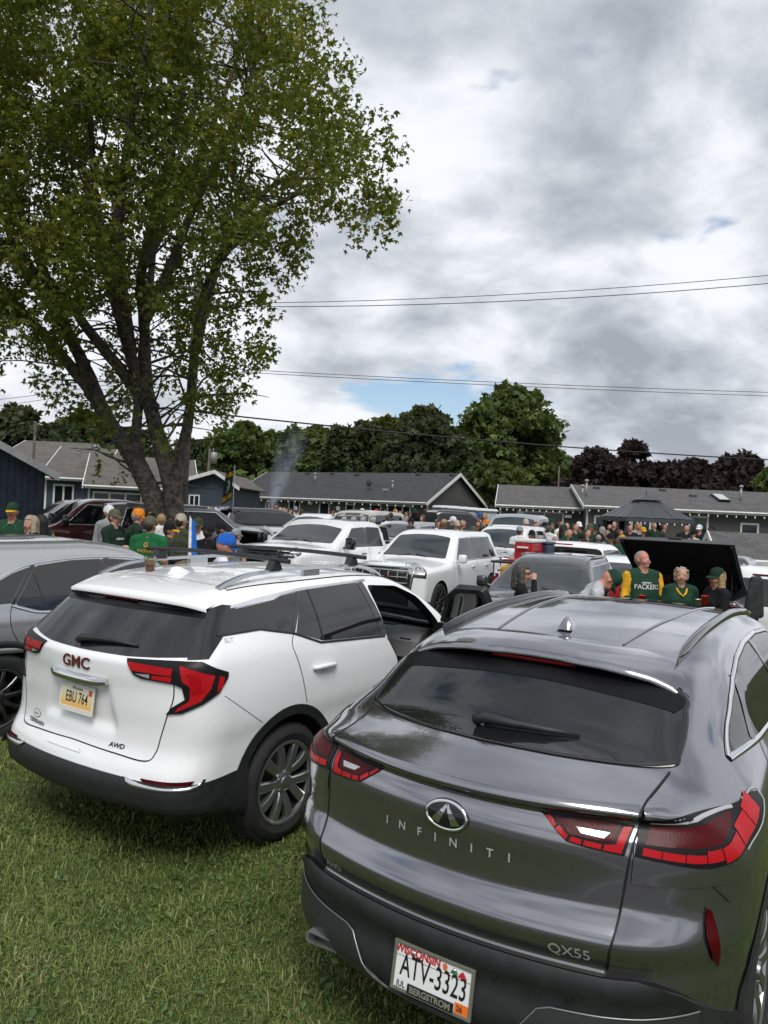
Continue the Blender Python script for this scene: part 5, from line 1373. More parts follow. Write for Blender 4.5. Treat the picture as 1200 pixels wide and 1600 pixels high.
    line = np.concatenate([half, mir(half)[::-1]]); ribbon(b, 'tailgate_gap', 'rear', line, .007, gap_m, root, .0015, 0, .02)
    tp = wr([(.60, -.900, .60), (.53, -.896, .556), (.40, -.89, .545), (.261, -.865, .538), (.131, -.750, .531), (.068, -.481, .533), (.035, -.20, .538)])
    bt = wr([(.62, -.88, .28), (.3, -.84, .30), (.14, -.6, .345), (.10, -.3, .345)])
    poly = tp + mir(tp)[::-1] + mir(bt) + bt[::-1]
    patch(b, 'rear_bumper', 'wrap', poly, black_plastic, root, .005, .04, .03, thick=.012)
    ribbon(b, 'bumper_strip', 'wrap', wr([(.085, -.50, .537), (.035, -.2, .542), (.03, 0, .543), (.035, .2, .542), (.085, .50, .537), (.14, .68, .537)]), .010, chrome, root, .006, .003)
    patch(b, 'bumper_step', 'rear', [(-.10, .600), (.24, .600), (.22, .622), (-.08, .622)], pm, root, .006, .03)
    for sg in (-1, 1):
        side = 'left' if sg > 0 else 'right'
        ch = ribbon(b, 'reflector_surround', 'wrap', curve(wr([(.066, sg * .47, .545), (.075, sg * .55, .516), (.13, sg * .74, .514), (.235, sg * .858, .524), (.280, sg * .872, .562)]), 5), [.012, .022, .014, .016, .014], chrome, root, .008, .004, .03)
        patch(b, 'reflector', 'wrap', wr([(.088, sg * .585, .554), (.15, sg * .76, .556), (.232, sg * .85, .560), (.215, sg * .842, .538), (.13, sg * .74, .528), (.090, sg * .605, .530)]), red_deep, ch, .0095, .03, .02)
        # tail light: wide arm on the tailgate, hooked body on the corner
        lo = wr([(.125, sg * .384, 1.174), (.121, sg * .452, 1.097), (.132, sg * .505, 1.081), (.190, sg * .707, 1.072), (.209, sg * .749, 1.055), (.218, sg * .765, .992), (.186, sg * .705, .945), (.174, sg * .672, .903), (.208, sg * .759, .915), (.285, sg * .839, .968), (.365, sg * .873, 1.022), (.428, sg * .872, 1.100), (.432, sg * .868, 1.126), (.30, sg * .80, 1.192), (.215, sg * .70, 1.188)])
        lamp = patch(b, 'tail_light', 'wrap', lo, lamp_black, root, .011, .02, .02, thick=.014)
        L2 = lambda pts, nm, m, o_=.0135: patch(b, nm, 'wrap', wr([(u, sg * v, w) for u, v, w in pts]), m, lamp, o_, .025, .02)
        L2([(.126, .405, 1.160), (.124, .43, 1.120), (.18, .690, 1.113), (.185, .695, 1.152)], 'lens', red_lit)
        L2([(.128, .46, 1.106), (.131, .52, 1.094), (.14, .56, 1.088), (.14, .56, 1.110)], 'reversing_light', clear_lens)
        L2([(.145, .575, 1.106), (.145, .575, 1.087), (.182, .692, 1.080), (.182, .692, 1.108)], 'lens', red_lit)
        L2([(.213, .722, 1.166), (.27, .79, 1.150), (.345, .853, 1.118), (.32, .852, 1.05), (.27, .835, .985), (.19, .72, .918), (.205, .735, .945), (.235, .785, .985), (.235, .785, 1.06), (.215, .745, 1.09)], 'lens', red_lit)
        L2([(.235, .755, 1.135), (.285, .81, 1.115), (.283, .825, 1.04), (.245, .795, 1.02), (.240, .785, 1.07)], 'lens', mat('lens_mid_red', (.34, .004, .008), .1, 0, 0, .3), .0155)
        L2([(.362, .866, 1.112), (.395, .872, 1.105), (.385, .876, 1.06), (.345, .870, 1.02), (.352, .868, 1.06)], 'lens', red_lit)
        # side glass: quarter, rear door
        q = [(.46, 1.325), (.62, 1.450), (.972, 1.478), (1.053, 1.500), (1.235, 1.515), (1.045, 1.285), (.766, 1.333)]
        patch(b, 'quarter_window', side, q, glass_m, root, .003, .05, .03)
        rd = [(1.075, 1.275), (1.255, 1.517), (1.60, 1.533), (2.00, 1.533), (2.075, 1.155), (1.32, 1.200)]
        patch(b, 'side_window', side, rd, glass_m, root, .003, .05, .03)
        ribbon(b, 'pillar_cover', side, [(1.045, 1.28), (1.245, 1.515)], .03, black_gloss, root, .004)
        ribbon(b, 'window_bar', side, [(1.325, 1.205), (1.345, 1.525)], .016, black_plastic, root, .005)
        ribbon(b, 'pillar_cover', side, [(2.06, 1.15), (1.985, 1.535)], .075, black_gloss, root, .005)
        chp = [(.60, 1.455), (.972, 1.480), (1.053, 1.505), (1.245, 1.519), (2.07, 1.540), (2.07, 1.553), (1.253, 1.535), (.863, 1.502), (.615, 1.470)]
        patch(b, 'window_trim', side, chp, chrome, root, .005, .03, .02)
        ribbon(b, 'window_seal', side, [(.44, 1.318), (.766, 1.326), (1.05, 1.274), (1.30, 1.190), (2.07, 1.146)], .014, black_plastic, root, .005, .003)
        ribbon(b, 'door_gap', side, curve([(1.045, 1.27), (1.010, 1.206), (1.040, 1.11), (1.072, 1.00), (1.112, .835)], 5), .006, gap_m, root, .0015)
        ribbon(b, 'door_gap', side, curve([(2.10, 1.13), (2.22, .95), (2.235, .60), (2.20, .42)], 5), .006, gap_m, root, .0015)
        ribbon(b, 'panel_seam', side, [(.40, 1.0), (.70, .79)], .0035, gap_m, root, .001)
        for hu in ((1.30,) if sg < 0 else (1.30, 2.30)):
            P, N = b.on(side, [(hu - .12, 1.040), (hu - .08, 1.040), (hu, 1.040), (hu + .08, 1.036), (hu + .125, 1.034)], 0)
            P = P + N * np.array([.010, .026, .030, .026, .010])[:, None]
            h = MB(); h.tube([tuple(p) for p in P], [.012, .017, .018, .017, .012], 10); h.build('door_handle', pm, root, True)
            patch(b, 'handle_cup', side, [(hu + .055 * math.cos(t), 1.05 + .032 * math.sin(t)) for t in np.linspace(0, 6.283, 17)[:-1]], pm, root, .004, .03)
        # cladding
        for ua, ex in ((uR, 0), (uF, 1)):
            outer = [(ua + .49 * math.cos(t), r + .485 * math.sin(t)) for t in np.linspace(-.05, math.pi + .05, 28)]
            inner = [(ua + .425 * math.cos(t), r + .425 * math.sin(t)) for t in np.linspace(math.pi + .3, -.3, 28)]
            patch(b, 'arch_cladding', side, outer + inner, black_plastic, root, .006, .04, .03, thick=.012)
        patch(b, 'sill_cladding', side, [(1.42, .26), (3.24, .26), (3.23, .42), (1.45, .42)], black_plastic, root, .006, .05, thick=.012)
        glyphs(b, 'lettering', side, 'SLT', (.503, 1.289), .034, chrome, root, .004, 1.3, mirror=sg > 0, bold=.0006, shear=.2)
        # roof rail: flat blade on two feet
        rv = sg * .568; ru = np.linspace(.62, 2.42, 25); base, _ = b.on('top', np.c_[ru, np.full(25, rv)], 0)
        t_ = (ru - ru[0]) / (ru[-1] - ru[0]); lift = .045 * np.clip(np.minimum(t_, 1 - t_) / .14, 0, 1)**.7
        sec = [(-.024, 0), (-.018, .020), (.012, .022), (.020, 0)]; V = []
        for k in range(25):
            for a, h in sec: V.append((base[k, 0], base[k, 1] + sg * a, base[k, 2] + lift[k] + h - .004))
        F = [(k * 4 + i, k * 4 + (i + 1) % 4, (k + 1) * 4 + (i + 1) % 4, (k + 1) * 4 + i) for k in range(24) for i in range(4)] + [(3, 2, 1, 0), (96, 97, 98, 99)]
        rl = MB().add(V, F)
        for k0 in (12,): rl.box(base[k0, 0] - .09, base[k0, 0] + .09, rv - .014, rv + .014, base[k0, 2] - .02, base[k0, 2] + .045)
        smooth_angle(rl.build('roof_rail', mat('rail_silver', (.55, .56, .57), .3, .9), root), 30)
        # ditch line of the roof
        ribbon(b, 'roof_seam', 'top', [(.66, sg * .60), (1.2, sg * .625), (2.3, sg * .61), (2.75, sg * .57)], .010, gap_m, root, .001)
        patch(b, 'head_light', 'front', [(sg * .55, .80), (sg * .78, .82), (sg * .80, .96), (sg * .60, .92)], clear_lens, root, .004, .05)
    patch(b, 'grille', 'front', [(-.42, .60), (.42, .60), (.46, .90), (-.46, .90)], black_gloss, root, .004, .06)
    ribbon(b, 'roof_seam', 'top', [(.665, .60), (.665, 0), (.665, -.60)], .006, gap_m, root, .0055)
    ribbon(b, 'fuel_door_gap', 'left', [(.62, .98), (.82, .98), (.82, 1.12), (.62, 1.12), (.62, .98)], .004, gap_m, root, .001)
    # crossbars
    for u in (1.13, 2.02):
        z = float(b.T(u)) - .02
        cb = MB(); pts = [(u, v, z + .125 + .012 * (1 - (v / .6)**2)) for v in np.linspace(-.70, .70, 9)]; cb.tube(pts, .016, 10)
        for sg in (-1, 1):
            V = [(u + a, sg * (.568 + e), z + h) for h, q in ((.055, .055), (.118, .022)) for a, e in ((-q, -.03), (q, -.03), (q, .03), (-q, .03))]
            cb.add(V, [(0, 1, 2, 3), (4, 5, 6, 7), (0, 1, 5, 4), (1, 2, 6, 5), (2, 3, 7, 6), (3, 0, 4, 7)])
        smooth_angle(cb.build('roof_crossbar', black_plastic, root), 40)
    # fin
    fin = MB(); zc = float(b.T(.80)) - .006; V = []
    for u, hw, h in ((.735, .040, .004), (.76, .036, .050), (.79, .032, .058), (.84, .028, .046), (.90, .020, .022), (.945, .010, .003)):
        for a, hh in ((-1, 0), (-.7, .5), (-.16, 1), (.16, 1), (.7, .5), (1, 0)): V.append((u, hw * a, zc + h * hh))
    fin.add(V, [(k * 6 + i, k * 6 + i + 1, (k + 1) * 6 + i + 1, (k + 1) * 6 + i) for k in range(5) for i in range(5)] + [(0, 1, 2, 3, 4, 5)]); smooth_angle(fin.build('antenna_fin', pm, root), 30)
    # badges
    rb = mat('badge_red', (.22, .02, .03), .25, .3)
    glyphs(b, 'lettering', 'rear', 'GMC', (.010, 1.108), .094, chrome, root, .006, 1.25, mirror=True, bold=.0030)
    glyphs(b, 'lettering', 'rear', 'GMC', (.010, 1.108), .094, rb, root, .010, 1.25, mirror=True, bold=-.0006)
    glyphs(b, 'lettering', 'rear', 'AWD', (-.353, .680), .036, gap_m, root, .004, 1.3, mirror=True, bold=.0008, shear=.2)
    glyphs(b, 'lettering', 'rear', 'TERRAIN', (.435, .668), .034, gap_m, root, .004, 1.45, mirror=True, bold=.0006)
    ov = patch(b, 'dealer_badge', 'rear', [(.455 + .052 * math.cos(t), .716 + .026 * math.sin(t)) for t in np.linspace(0, 6.283, 25)[:-1]], satin, root, .003, .03, .02)
    patch(b, 'badge_face', 'rear', [(.455 + .047 * math.cos(t), .716 + .022 * math.sin(t)) for t in np.linspace(0, 6.283, 25)[:-1]], pm, ov, .0042, .03, .02)
    glyphs(b, 'lettering', 'rear', 'SulBaur', (.455, .714), .020, gap_m, ov, .0055, 1.0, mirror=True)
    # chrome handle over the plate
    P, N = b.on('rear', np.c_[np.linspace(-.262, .262, 21), np.full(21, 1.045)], 0); n = 21; V = []
    for k in range(n):
        e = 1 - (abs(k - 10) / 10)**6 * .5
        for du, dw in ((-.002, .018), (-.030 * e, .012), (-.040 * e, -.006), (-.034 * e, -.030 * e), (.01, -.038 * e)): V.append((P[k, 0] + du, P[k, 1], 1.030 + dw))
    hb = MB().add(V, [(k * 5 + i, k * 5 + i + 1, (k + 1) * 5 + i + 1, (k + 1) * 5 + i) for k in range(n - 1) for i in range(4)] + [(0, 1, 2, 3, 4), tuple(range((n - 1) * 5, n * 5))]); smooth_angle(hb.build('tailgate_handle', chrome, root), 50)
    # plate: white fading to gold
    pg = bpy.data.materials.new('plate_gold'); pg.use_nodes = True; t = NT(pg.node_tree); bs = t.n['Principled BSDF']; bs.inputs['Roughness'].default_value = .4
    tc = t.add('ShaderNodeTexCoord'); sx = t.add('ShaderNodeSeparateXYZ'); t.l.new(tc.outputs['Object'], sx.inputs[0])
    t.l.new(t.ramp(t.rng(sx.outputs[2], .82, .975, 0, 1, False), [(0, (.72, .33, .07)), (.35, (.75, .52, .20)), (.7, (.74, .68, .50)), (1, (.74, .74, .70))]), bs.inputs['Base Color'])
    p, M, r_, u_, n_ = licence_plate(root, (.082, 0, .893), (0, -1, 0), (.10, 0, 1), pg, None, frame_m=mat('plate_frame_white', (.66, .66, .64), .4))
    blk = MATS['print_black']
    plate_words(p, M, r_, u_, n_, [('EBU 764', 0, .000, .090, blk, .66, .0006), ('Wisconsin', 0, .056, .026, blk, .9, .0002)])
    MB().box(-.148, .148, -.082, -.056, .0045, .0105, 0, M).build('frame_band', MATS['plate_frame_white'], p)
    MB().box(.108, .140, .030, .062, .0046, .0056, 0, M).build('sticker', mat('sticker_red', (.55, .10, .04), .5), p)
    # wiper
    wp, wn = b.on('rear', [(.06, 1.215), (.03, 1.222), (-.08, 1.232), (-.22, 1.238), (-.39, 1.236)], 0)
    w = MB(); q = wp + wn * np.array([.020, .036, .030, .024, .012])[:, None]; w.tube([tuple(a) for a in q], [.024, .022, .016, .012, .007], 8)
    w.tube([tuple(a) for a in (wp + wn * .010)[1:]], .009, 6); w.build('wiper', black_plastic, root, True)
    # open front door, built closed and swung about its hinge
    hinge = Vector((2.98, -.90, 0)); ang = math.radians(58)
    M = Matrix.Translation(hinge + Vector((0, 0, .05))) @ Matrix.Rotation(ang, 4, 'Z') @ Matrix.Translation(-hinge)
    dp = rnd([(2.225, .95), (2.225, .60), (2.36, .41), (2.98, .44), (3.06, .62), (3.02, 1.06), (2.955, 1.140), (2.10, 1.142)], .03)
    def swing(o): o.data.transform(M); return o
    dr = swing(patch(b, 'front_door', 'right', dp, pm, root, .003, .05, .03, thick=.06))
    P2, F = tri_fill(dens(dp, .03), .06); P, N = b.on('right', P2, -.09); cardo = obj('door_card', P, F, interior_m, dr, True); swing(cardo)
    wf = [(2.10, 1.142), (2.06, 1.515), (2.46, 1.490), (2.70, 1.398), (2.955, 1.140)]
    win_in = rnd([(2.16, 1.165), (2.125, 1.475), (2.45, 1.450), (2.66, 1.370), (2.865, 1.165)], .05)
    fr = patch(b, 'window_frame', 'right', rnd(wf, .03), black_plastic, dr, .004, .05, .03, holes=[win_in], thick=.05); swing(fr)
    P2, F = tri_fill(dens(rnd(wf, .03), .03), .05, [dens(win_in, .03)]); P, N = b.on('right', P2, -.046); swing(obj('frame_lining', P, F, interior_m, dr, True))
    swing(patch(b, 'door_glass', 'right', win_in, MATS['clear_glass'], dr, -.02, .06))
    P, N = b.on('right', [(2.90, 1.12)], 0); p = P[0]
    mr = MB().bbox(p[0] - .09, p[0] + .09, p[1] - .26, p[1] - .04, 1.10, 1.26, .05); mr.tube([(p[0], p[1] + .02, 1.11), (p[0], p[1] - .1, 1.13)], .03, 8); swing(mr.build('door_mirror', pm, dr, True))
    P, N = b.on('left', [(2.90, 1.12)], 0); p = P[0]; mr = MB().bbox(p[0] - .09, p[0] + .09, p[1] + .04, p[1] + .26, 1.10, 1.26, .05); mr.tube([(p[0], p[1] - .02, 1.11), (p[0], p[1] + .1, 1.13)], .03, 8); mr.build('door_mirror', pm, root, True)
    return root
terrain = build_terrain()
# ================================================================ the other vehicles
def wagon_body(L, W, H, hood, belt, slope=.25, ws=.95, nose=1.18, box=1.0, clear=.22, cabin=None):
    wb = L - nose; wt = wb - ws; h = W / 2
    T = [(-.2, H - .09), (.25, H - .07), (.7, H - .02), (L * .45, H), (wt - .5, H - .015), (wt - .1, H - .06), (wt + .1, H - .13), (wb - .05, hood + .07), (wb + .15, hood), (wb + .5, hood - .02), (L - .3, hood - .07), (L - .06, hood - .17), (L + .2, hood - .42)]
    R = [(.15, .30), (.25, .13), (.38, .03), (.55, .01), (.62, .05), (.9, .055), (belt, .07), (belt + .08, .09), (H - .12, .09 + slope), (H + .1, .12 + slope)]
    F = [(.15, L - .22), (.3, L - .06), (.5, L), (hood - .25, L), (hood - .1, L - .03), (hood + .1, L - .1)]
    tum = .18 / box
    Sd = [(.15, h - .12), (.28, h - .04), (.45, h - .015), (.7, h - .005), (belt - .15, h), (belt - .04, h - .015), (belt + .04, h - .045), (belt + .12, h - .075), (H - .12, h - .075 - tum * (H - belt) / .55), (H + .05, h - .11 - tum * (H - belt) / .5)]
    return Body(L, W, T, [(0, .05), (L * .5, .05), (wb, .09), (L, .12)], R, [(.2, .14), (1.0, .16), (H, .2)], F, [(.2, .22 / box**2), (hood, .32 / box**2)], Sd, [(-.1, .95), (.4, .985), (1.0, 1), (L - 1, 1), (L - .3, .975), (L + .1, .94)], [(0, .02), (1, 0), (L, 0)], belt + .06, clear, .06, .08 / box**2, ((0, .14 / box**2), (.8, .14 / box**2), (belt, .09), (H, .10)), .02)


def pickup_body(L, W, H, hood, belt, bed=1.75, rail=None, clear=.30):
    nose = 1.72; wb = L - nose; wt = wb - .78; h = W / 2; cb = bed + .10; rail = rail or belt + .10
    T = [(-.2, rail), (.1, rail), (cb - .04, rail + .005), (cb + .02, rail + .12), (cb + .10, H - .16), (cb + .22, H - .04), (cb + .6, H), (wt - .3, H - .01), (wt - .05, H - .06), (wt + .1, H - .14), (wb - .05, hood + .06), (wb + .12, hood), (wb + .5, hood + .0), (L - .3, hood - .05), (L - .07, hood - .12), (L + .2, hood - .42)]
    R = [(.2, .25), (.35, .05), (.55, .0), (.65, .06), (1.0, .06), (rail, .07), (H, .1)]
    F = [(.15, L - .15), (.32, L - .03), (.5, L), (hood - .15, L - .01), (hood + .1, L - .06)]
    Sd = [(.2, h - .10), (.34, h - .03), (.5, h - .01), (.8, h), (belt - .12, h), (belt, h - .03), (belt + .1, h - .07), (H - .12, h - .20), (H + .05, h - .26)]
    return Body(L, W, T, [(0, .0), (cb, .01), (cb + .4, .05), (wb, .07), (L, .08)], R, [(.2, .03), (H, .04)], F, [(.2, .14), (hood, .18)], Sd, [(-.1, .985), (.4, 1), (L - .8, 1), (L - .3, .985), (L + .1, .96)], [(0, .0), (L, 0)], belt + .08, clear, .05, .07, ((0, .10), (belt, .09), (H, .12)), .018)


def box_solid(x0, x1, y0, y1, z0, z1):
    return [(x, y, z) for x in (x0, x1) for y in (y0, y1) for z in (z0, z1)], [(0, 1, 3, 2), (4, 6, 7, 5), (0, 4, 5, 1), (2, 3, 7, 6), (0, 2, 6, 4), (1, 5, 7, 3)]


def vehicle(name, kind, dims, pm, anchor, px, d, yaw_deg, label, cat='car', group='cars parked on the lawn', step=.07, r=.37, glassm=None, rails=None, clad=False, hatch=0.0, face='bar', opts=(), spokes=5, rim_face=(.22, .22, .23), dz=0.0, fov=1.0):
    L, W, H, hood, belt = dims[:5]; glassm = glassm or glass_m
    b = (wagon_body if kind == 'suv' else pickup_body)(*dims)
    yaw = math.radians(yaw_deg); s_, c_ = math.sin(yaw), math.cos(yaw); g = at(px, 800, d)
    au, av = anchor; ox, oy = g.x - (au * s_ - av * c_), d - (au * c_ + av * s_)
    cx, cy = ox + L / 2 * s_, oy + L / 2 * c_; z0 = float(gz(cx, cy)) + dz
    root = empty(name, (ox, oy, z0), math.pi / 2 - yaw, label, cat, group)
    uR, uF = (1.02 if kind == 'suv' else 1.20), L - (.95 if kind == 'suv' else .95); ra = r + .065
    cuts = []
    if kind == 'pickup':
        bed = dims[5] if len(dims) > 5 else 1.75; rail = float(b.T(.5)); cuts.append(box_solid(.10, bed - .02, -W / 2 + .14, W / 2 - .14, .75, rail + .4))
    if hatch: cuts.append(box_solid(-.4, 1.15, -W / 2 + .20, W / 2 - .20, .66, belt + .10)); cuts.append(box_solid(-.4, .85, -W / 2 + .27, W / 2 - .27, belt + .02, H - .13))
    nohatch = not hatch
    shell_obj(b, 'body', pm, root, step, ((uR, r, ra), (uF, r, ra)), cuts)
    put_wheels(root, uR, uF, W / 2 - .125, r, key=name + '_wheel' + str(spokes) + str(r), rim=r * .66, wd=.25, spokes=spokes, twin=spokes <= 5, face=rim_face)
    nose = 1.18 if kind == 'suv' else 1.72
    if kind == 'suv': nose = dims[7] if len(dims) > 7 else 1.18; wsl = dims[6] if len(dims) > 6 else .95
    else: wsl = .78
    wb = L - nose; wt = wb - wsl; hw = float(b.S(belt + .1)) - .06; hr = float(b.S(H - .15)) - .04
    patch(b, 'windscreen', 'top', rnd([(wb - .06, hw - .10), (wb + .01, hw * .4), (wb + .01, -hw * .4), (wb - .06, -hw + .10), (wt + .15, -hr + .07), (wt + .09, -hr * .3), (wt + .09, hr * .3), (wt + .15, hr - .07)], .06), glassm, root, .003, .10, .06)
    if nohatch:
        if kind == 'suv': patch(b, 'rear_window', 'rear', rnd([(-hw + .04, belt + .06), (hw - .04, belt + .06), (hr - .06, H - .20), (-hr + .06, H - .20)], .06), glass_m, root, .004, .09, .06)
        else:
            P = [(0, 0)]; patch(b, 'rear_window', 'rear', rnd([(-hw + .10, belt + .16), (hw - .10, belt + .16), (hr - .10, H - .17), (-hr + .10, H - .17)], .05), glass_m, root, .004, .09, .06)
    for w_ in (-.35, .35): ribbon(b, 'wiper', 'top', [(wb + .02, w_), (wb - .06, w_ * .2)], .018, black_plastic, root, .012, .01)
    zt, zb = H - .165, belt + .055; back = .42 if kind == 'suv' else (dims[5] if len(dims) > 5 else 1.75) + .28
    cab0 = back; front = wt + .18
    for sg in (-1, 1):
        side = 'left' if sg > 0 else 'right'
        if kind == 'suv':
            m1, m2 = .42 + .95 * (L / 4.7) * .62 + .35, None; q1 = cab0 + .12; c1 = q1 + .62; c2 = c1 + (front - c1) * .50
            wins = [('quarter_window', [(q1, zb + .02), (q1 + .16, zt), (c1 - .06, zt + .01), (c1 - .05, zb)]), ('side_window', [(c1, zb), (c1 + .02, zt + .01), (c2 - .05, zt + .015), (c2 - .03, zb)]), ('side_window', [(c2 + .03, zb), (c2 + .05, zt + .01), (wt - .04, zt - .02), (wb - .34, zb + .04), (wb - .38, zb)])]
            gaps = [[(c1 - .02, zb), (c1 + .02, .8), (c1 + .16, .55), (c1 + .20, .34)], [(c2, zb), (c2, .34)], [(wb - .10, zb), (wb - .08, .7), (wb - .14, .34)]]; hnd = (c1 + .18, c2 + .20)
        else:
            c2 = cab0 + (front - cab0) * .47
            wins = [('side_window', [(cab0, zb), (cab0 + .05, zt), (c2 - .05, zt + .015), (c2 - .03, zb)]), ('side_window', [(c2 + .03, zb), (c2 + .05, zt + .01), (wt - .04, zt - .02), (wb - .34, zb + .04), (wb - .38, zb)])]
            gaps = [[(cab0 - .08, zb), (cab0 - .06, .5)], [(c2, zb), (c2, .45)], [(wb - .10, zb), (wb - .08, .8), (wb - .14, .45)], [(cab0 - .20, rail), (cab0 - .20, .55)]]; hnd = (cab0 + .12, c2 + .20)
        if 'custom' in opts: wins = gaps = hnd = ()
        for nm, q in wins: patch(b, nm, side, rnd(q, .04), glass_m if (nm == 'quarter_window' or q is wins[-2][1]) else glassm, root, .003, .09, .06)
        if wins: allw = [wins[0][1][0], wins[0][1][1], wins[-1][1][2], wins[-1][1][3], wins[-1][1][4], wins[0][1][0]]
        if 'chrome' in opts and wins: ribbon(b, 'window_trim', side, allw, .022, chrome, root, .003, .004, .06)
        for i in range(len(wins) - 1):
            a, z = wins[i][1][-1], wins[i + 1][1][0]; a2, z2 = wins[i][1][-2], wins[i + 1][1][1]; ribbon(b, 'pillar_cover', side, [((a[0] + z[0]) / 2, zb), ((a2[0] + z2[0]) / 2, zt)], .07, black_gloss, root, .005)
        for gq in gaps: ribbon(b, 'door_gap', side, curve(gq, 4), .008, gap_m, root, .002, 0, .06)
        for hu in hnd:
            P, N = b.on(side, [(hu, belt - .10), (hu + .05, belt - .10), (hu + .15, belt - .10), (hu + .20, belt - .10)], 0); P = P + N * np.array([.008, .026, .026, .008])[:, None]
            MB().tube([tuple(p) for p in P], .015, 6).build('door_handle', chrome if 'chrome' in opts else pm if 'body_handles' in opts else black_plastic, root, True)
        P, N = b.on(side, [(wb - .28, belt + .06)], 0); p = P[0]; mw = .16 if kind == 'suv' else .20
        mz = .20 if kind == 'suv' else .27
        mr = MB().bbox(p[0] - .06, p[0] + .10, min(p[1] + sg * .08, p[1] + sg * (.10 + mw)), max(p[1] + sg * .08, p[1] + sg * (.10 + mw)), belt + .02, belt + .02 + mz, .045); mr.tube([(p[0], p[1] - sg * .03, belt + .04), (p[0] + .02, p[1] + sg * .12, belt + .07)], .028, 6)
        mo = mr.build('door_mirror', black_gloss if 'black_mirrors' in opts else pm, root, True)
        if clad or kind == 'pickup':
            for ua in (uR, uF): ribbon(b, 'arch_cladding', side, [(ua + (ra + .02) * math.cos(t), r + (ra + .02) * math.sin(t)) for t in np.linspace(-.2, math.pi + .2, 22)], .06, black_plastic if clad else pm, root, .003, .014)
        ribbon(b, 'sill_cladding', side, [(uR + ra + .04, clear_of(dims, kind) + .09), (uF - ra - .04, clear_of(dims, kind) + .09)], .14, black_plastic, root, .005, .01)
        # lamps
        z1 = hood - .17 if kind == 'suv' else hood - .22
        hh = .11 if kind == 'suv' else .16
        na = lambda v, back_: math.atan2(sg * v, 1.3 - back_)
        hl = [(na(W / 2 - .52, .02), z1), (na(W / 2 - .50, .02), z1 + hh * .85), (na(W / 2 - .10, .16), z1 + hh), (na(W / 2 - .03, .34), z1 + hh * 1.1), (na(W / 2 - .03, .30), z1 + hh * .35), (na(W / 2 - .12, .12), z1 - .02)]
        if 'tall_lamps' in opts: hl = [(na(W / 2 - .40, .02), z1 - .14), (na(W / 2 - .44, .02), z1 + hh), (na(W / 2 - .06, .2), z1 + hh), (na(W / 2 - .04, .28), z1 + hh * .9), (na(W / 2 - .05, .22), z1 - .16)]
        lm = patch(b, 'head_light', 'nose', hl, black_gloss, root, .006, .06, .04, thick=.01)
        c0 = np.mean(np.array(hl), 0); patch(b, 'lamp_lens', 'nose', [tuple(c0 + (np.array(q) - c0) * np.array([.78, .62])) for q in hl], clear_lens, lm, .009, .06, .04)
        ta = lambda v, u: math.atan2(sg * v, 1.5 - u)
        if kind == 'suv' : tl = [(ta(W / 2 - .30, .07), belt - .17), (ta(W / 2 - .32, .07), belt - .02), (ta(W / 2 - .08, .16), belt), (ta(W / 2 - .02, .38), belt - .01), (ta(W / 2 - .02, .30), belt - .14), (ta(W / 2 - .10, .14), belt - .19)]
        else: tl = [(ta(W / 2 - .17, .06), belt - .36), (ta(W / 2 - .17, .06), belt + .02), (ta(W / 2 - .02, .18), belt + .02), (ta(W / 2 - .02, .16), belt - .36)]
        lm = patch(b, 'tail_light', 'wrap', tl, red_deep, root, .006, .06, .04, thick=.01)
        c0 = np.mean(np.array(tl), 0); patch(b, 'lamp_lens', 'wrap', [tuple(c0 + (np.array(q) - c0) * .72) for q in tl], red_lit, lm, .009, .06, .04)
        if rails:
            rv = sg * (hr - .02); V, F = ribbon(b, '', 'top', [(.7, rv), (1.2, rv), (wt - .6, rv), (wt - .25, rv)], [.004, .04, .04, .04, .04, .004], None, None, .0, .05, .12, build=False); obj('roof_rail', V, F, rails, root, True)
    # front
    gz0, gz1 = (.42, hood - .17) if kind == 'suv' else (.62, hood - .13); gw = W * .30
    if face == 'bar':
        g_ = patch(b, 'grille', 'front', rnd([(-gw, gz0 + .12), (gw, gz0 + .12), (gw + .04, gz1), (-gw - .04, gz1)], .05), gap_m, root, .006, .07, .05)
        for i in range(4): ribbon(b, 'grille_bar', 'front', [(-gw, gz0 + .16 + (gz1 - gz0 - .2) * i / 3), (gw, gz0 + .16 + (gz1 - gz0 - .2) * i / 3)], .018, chrome if 'chrome' in opts else satin, g_, .01, .008, .1)
    elif face == 'black':
        g_ = patch(b, 'grille', 'front', rnd([(-gw - .14, gz0 + .08), (gw + .14, gz0 + .08), (gw + .20, gz1 + .05), (-gw - .20, gz1 + .05)], .05), black_gloss, root, .010, .07, .05, thick=.02)
        for i in range(3): ribbon(b, 'grille_bar', 'front', [(-gw - .1, gz0 + .16 + (gz1 - gz0 - .2) * i / 2), (gw + .1, gz0 + .16 + (gz1 - gz0 - .2) * i / 2)], .03, black_plastic, g_, .014, .012, .1)
    elif face == 'chrome_grid':
        gg = rnd([(-gw - .05, gz0 + .10), (gw + .05, gz0 + .10), (gw + .12, gz1 - .04), (gw + .08, gz1 + .03), (-gw - .08, gz1 + .03), (-gw - .12, gz1 - .04)], .04)
        g_ = patch(b, 'grille', 'front', gg, gap_m, root, .008, .07, .05, thick=.02); ribbon(b, 'grille_surround', 'front', list(gg) + [gg[0]], .045, chrome, g_, .012, .012, .05)
        for i in range(5): ribbon(b, 'grille_bar', 'front', [(-gw, gz0 + .17 + (gz1 - gz0 - .20) * i / 4), (gw, gz0 + .17 + (gz1 - gz0 - .20) * i / 4)], .030, chrome, g_, .016, .012, .1)
        for i in range(7): x = -gw + 2 * gw * i / 6; ribbon(b, 'grille_bar', 'front', [(x, gz0 + .13), (x, gz1 - .02)], .016, chrome, g_, .012, .010, .1)
        glyphs(b, 'lettering', 'front', 'GMC', (0, gz1 - .20), .17, MATS['badge_red'], g_, .034, 1.3, mirror=False, bold=.004)
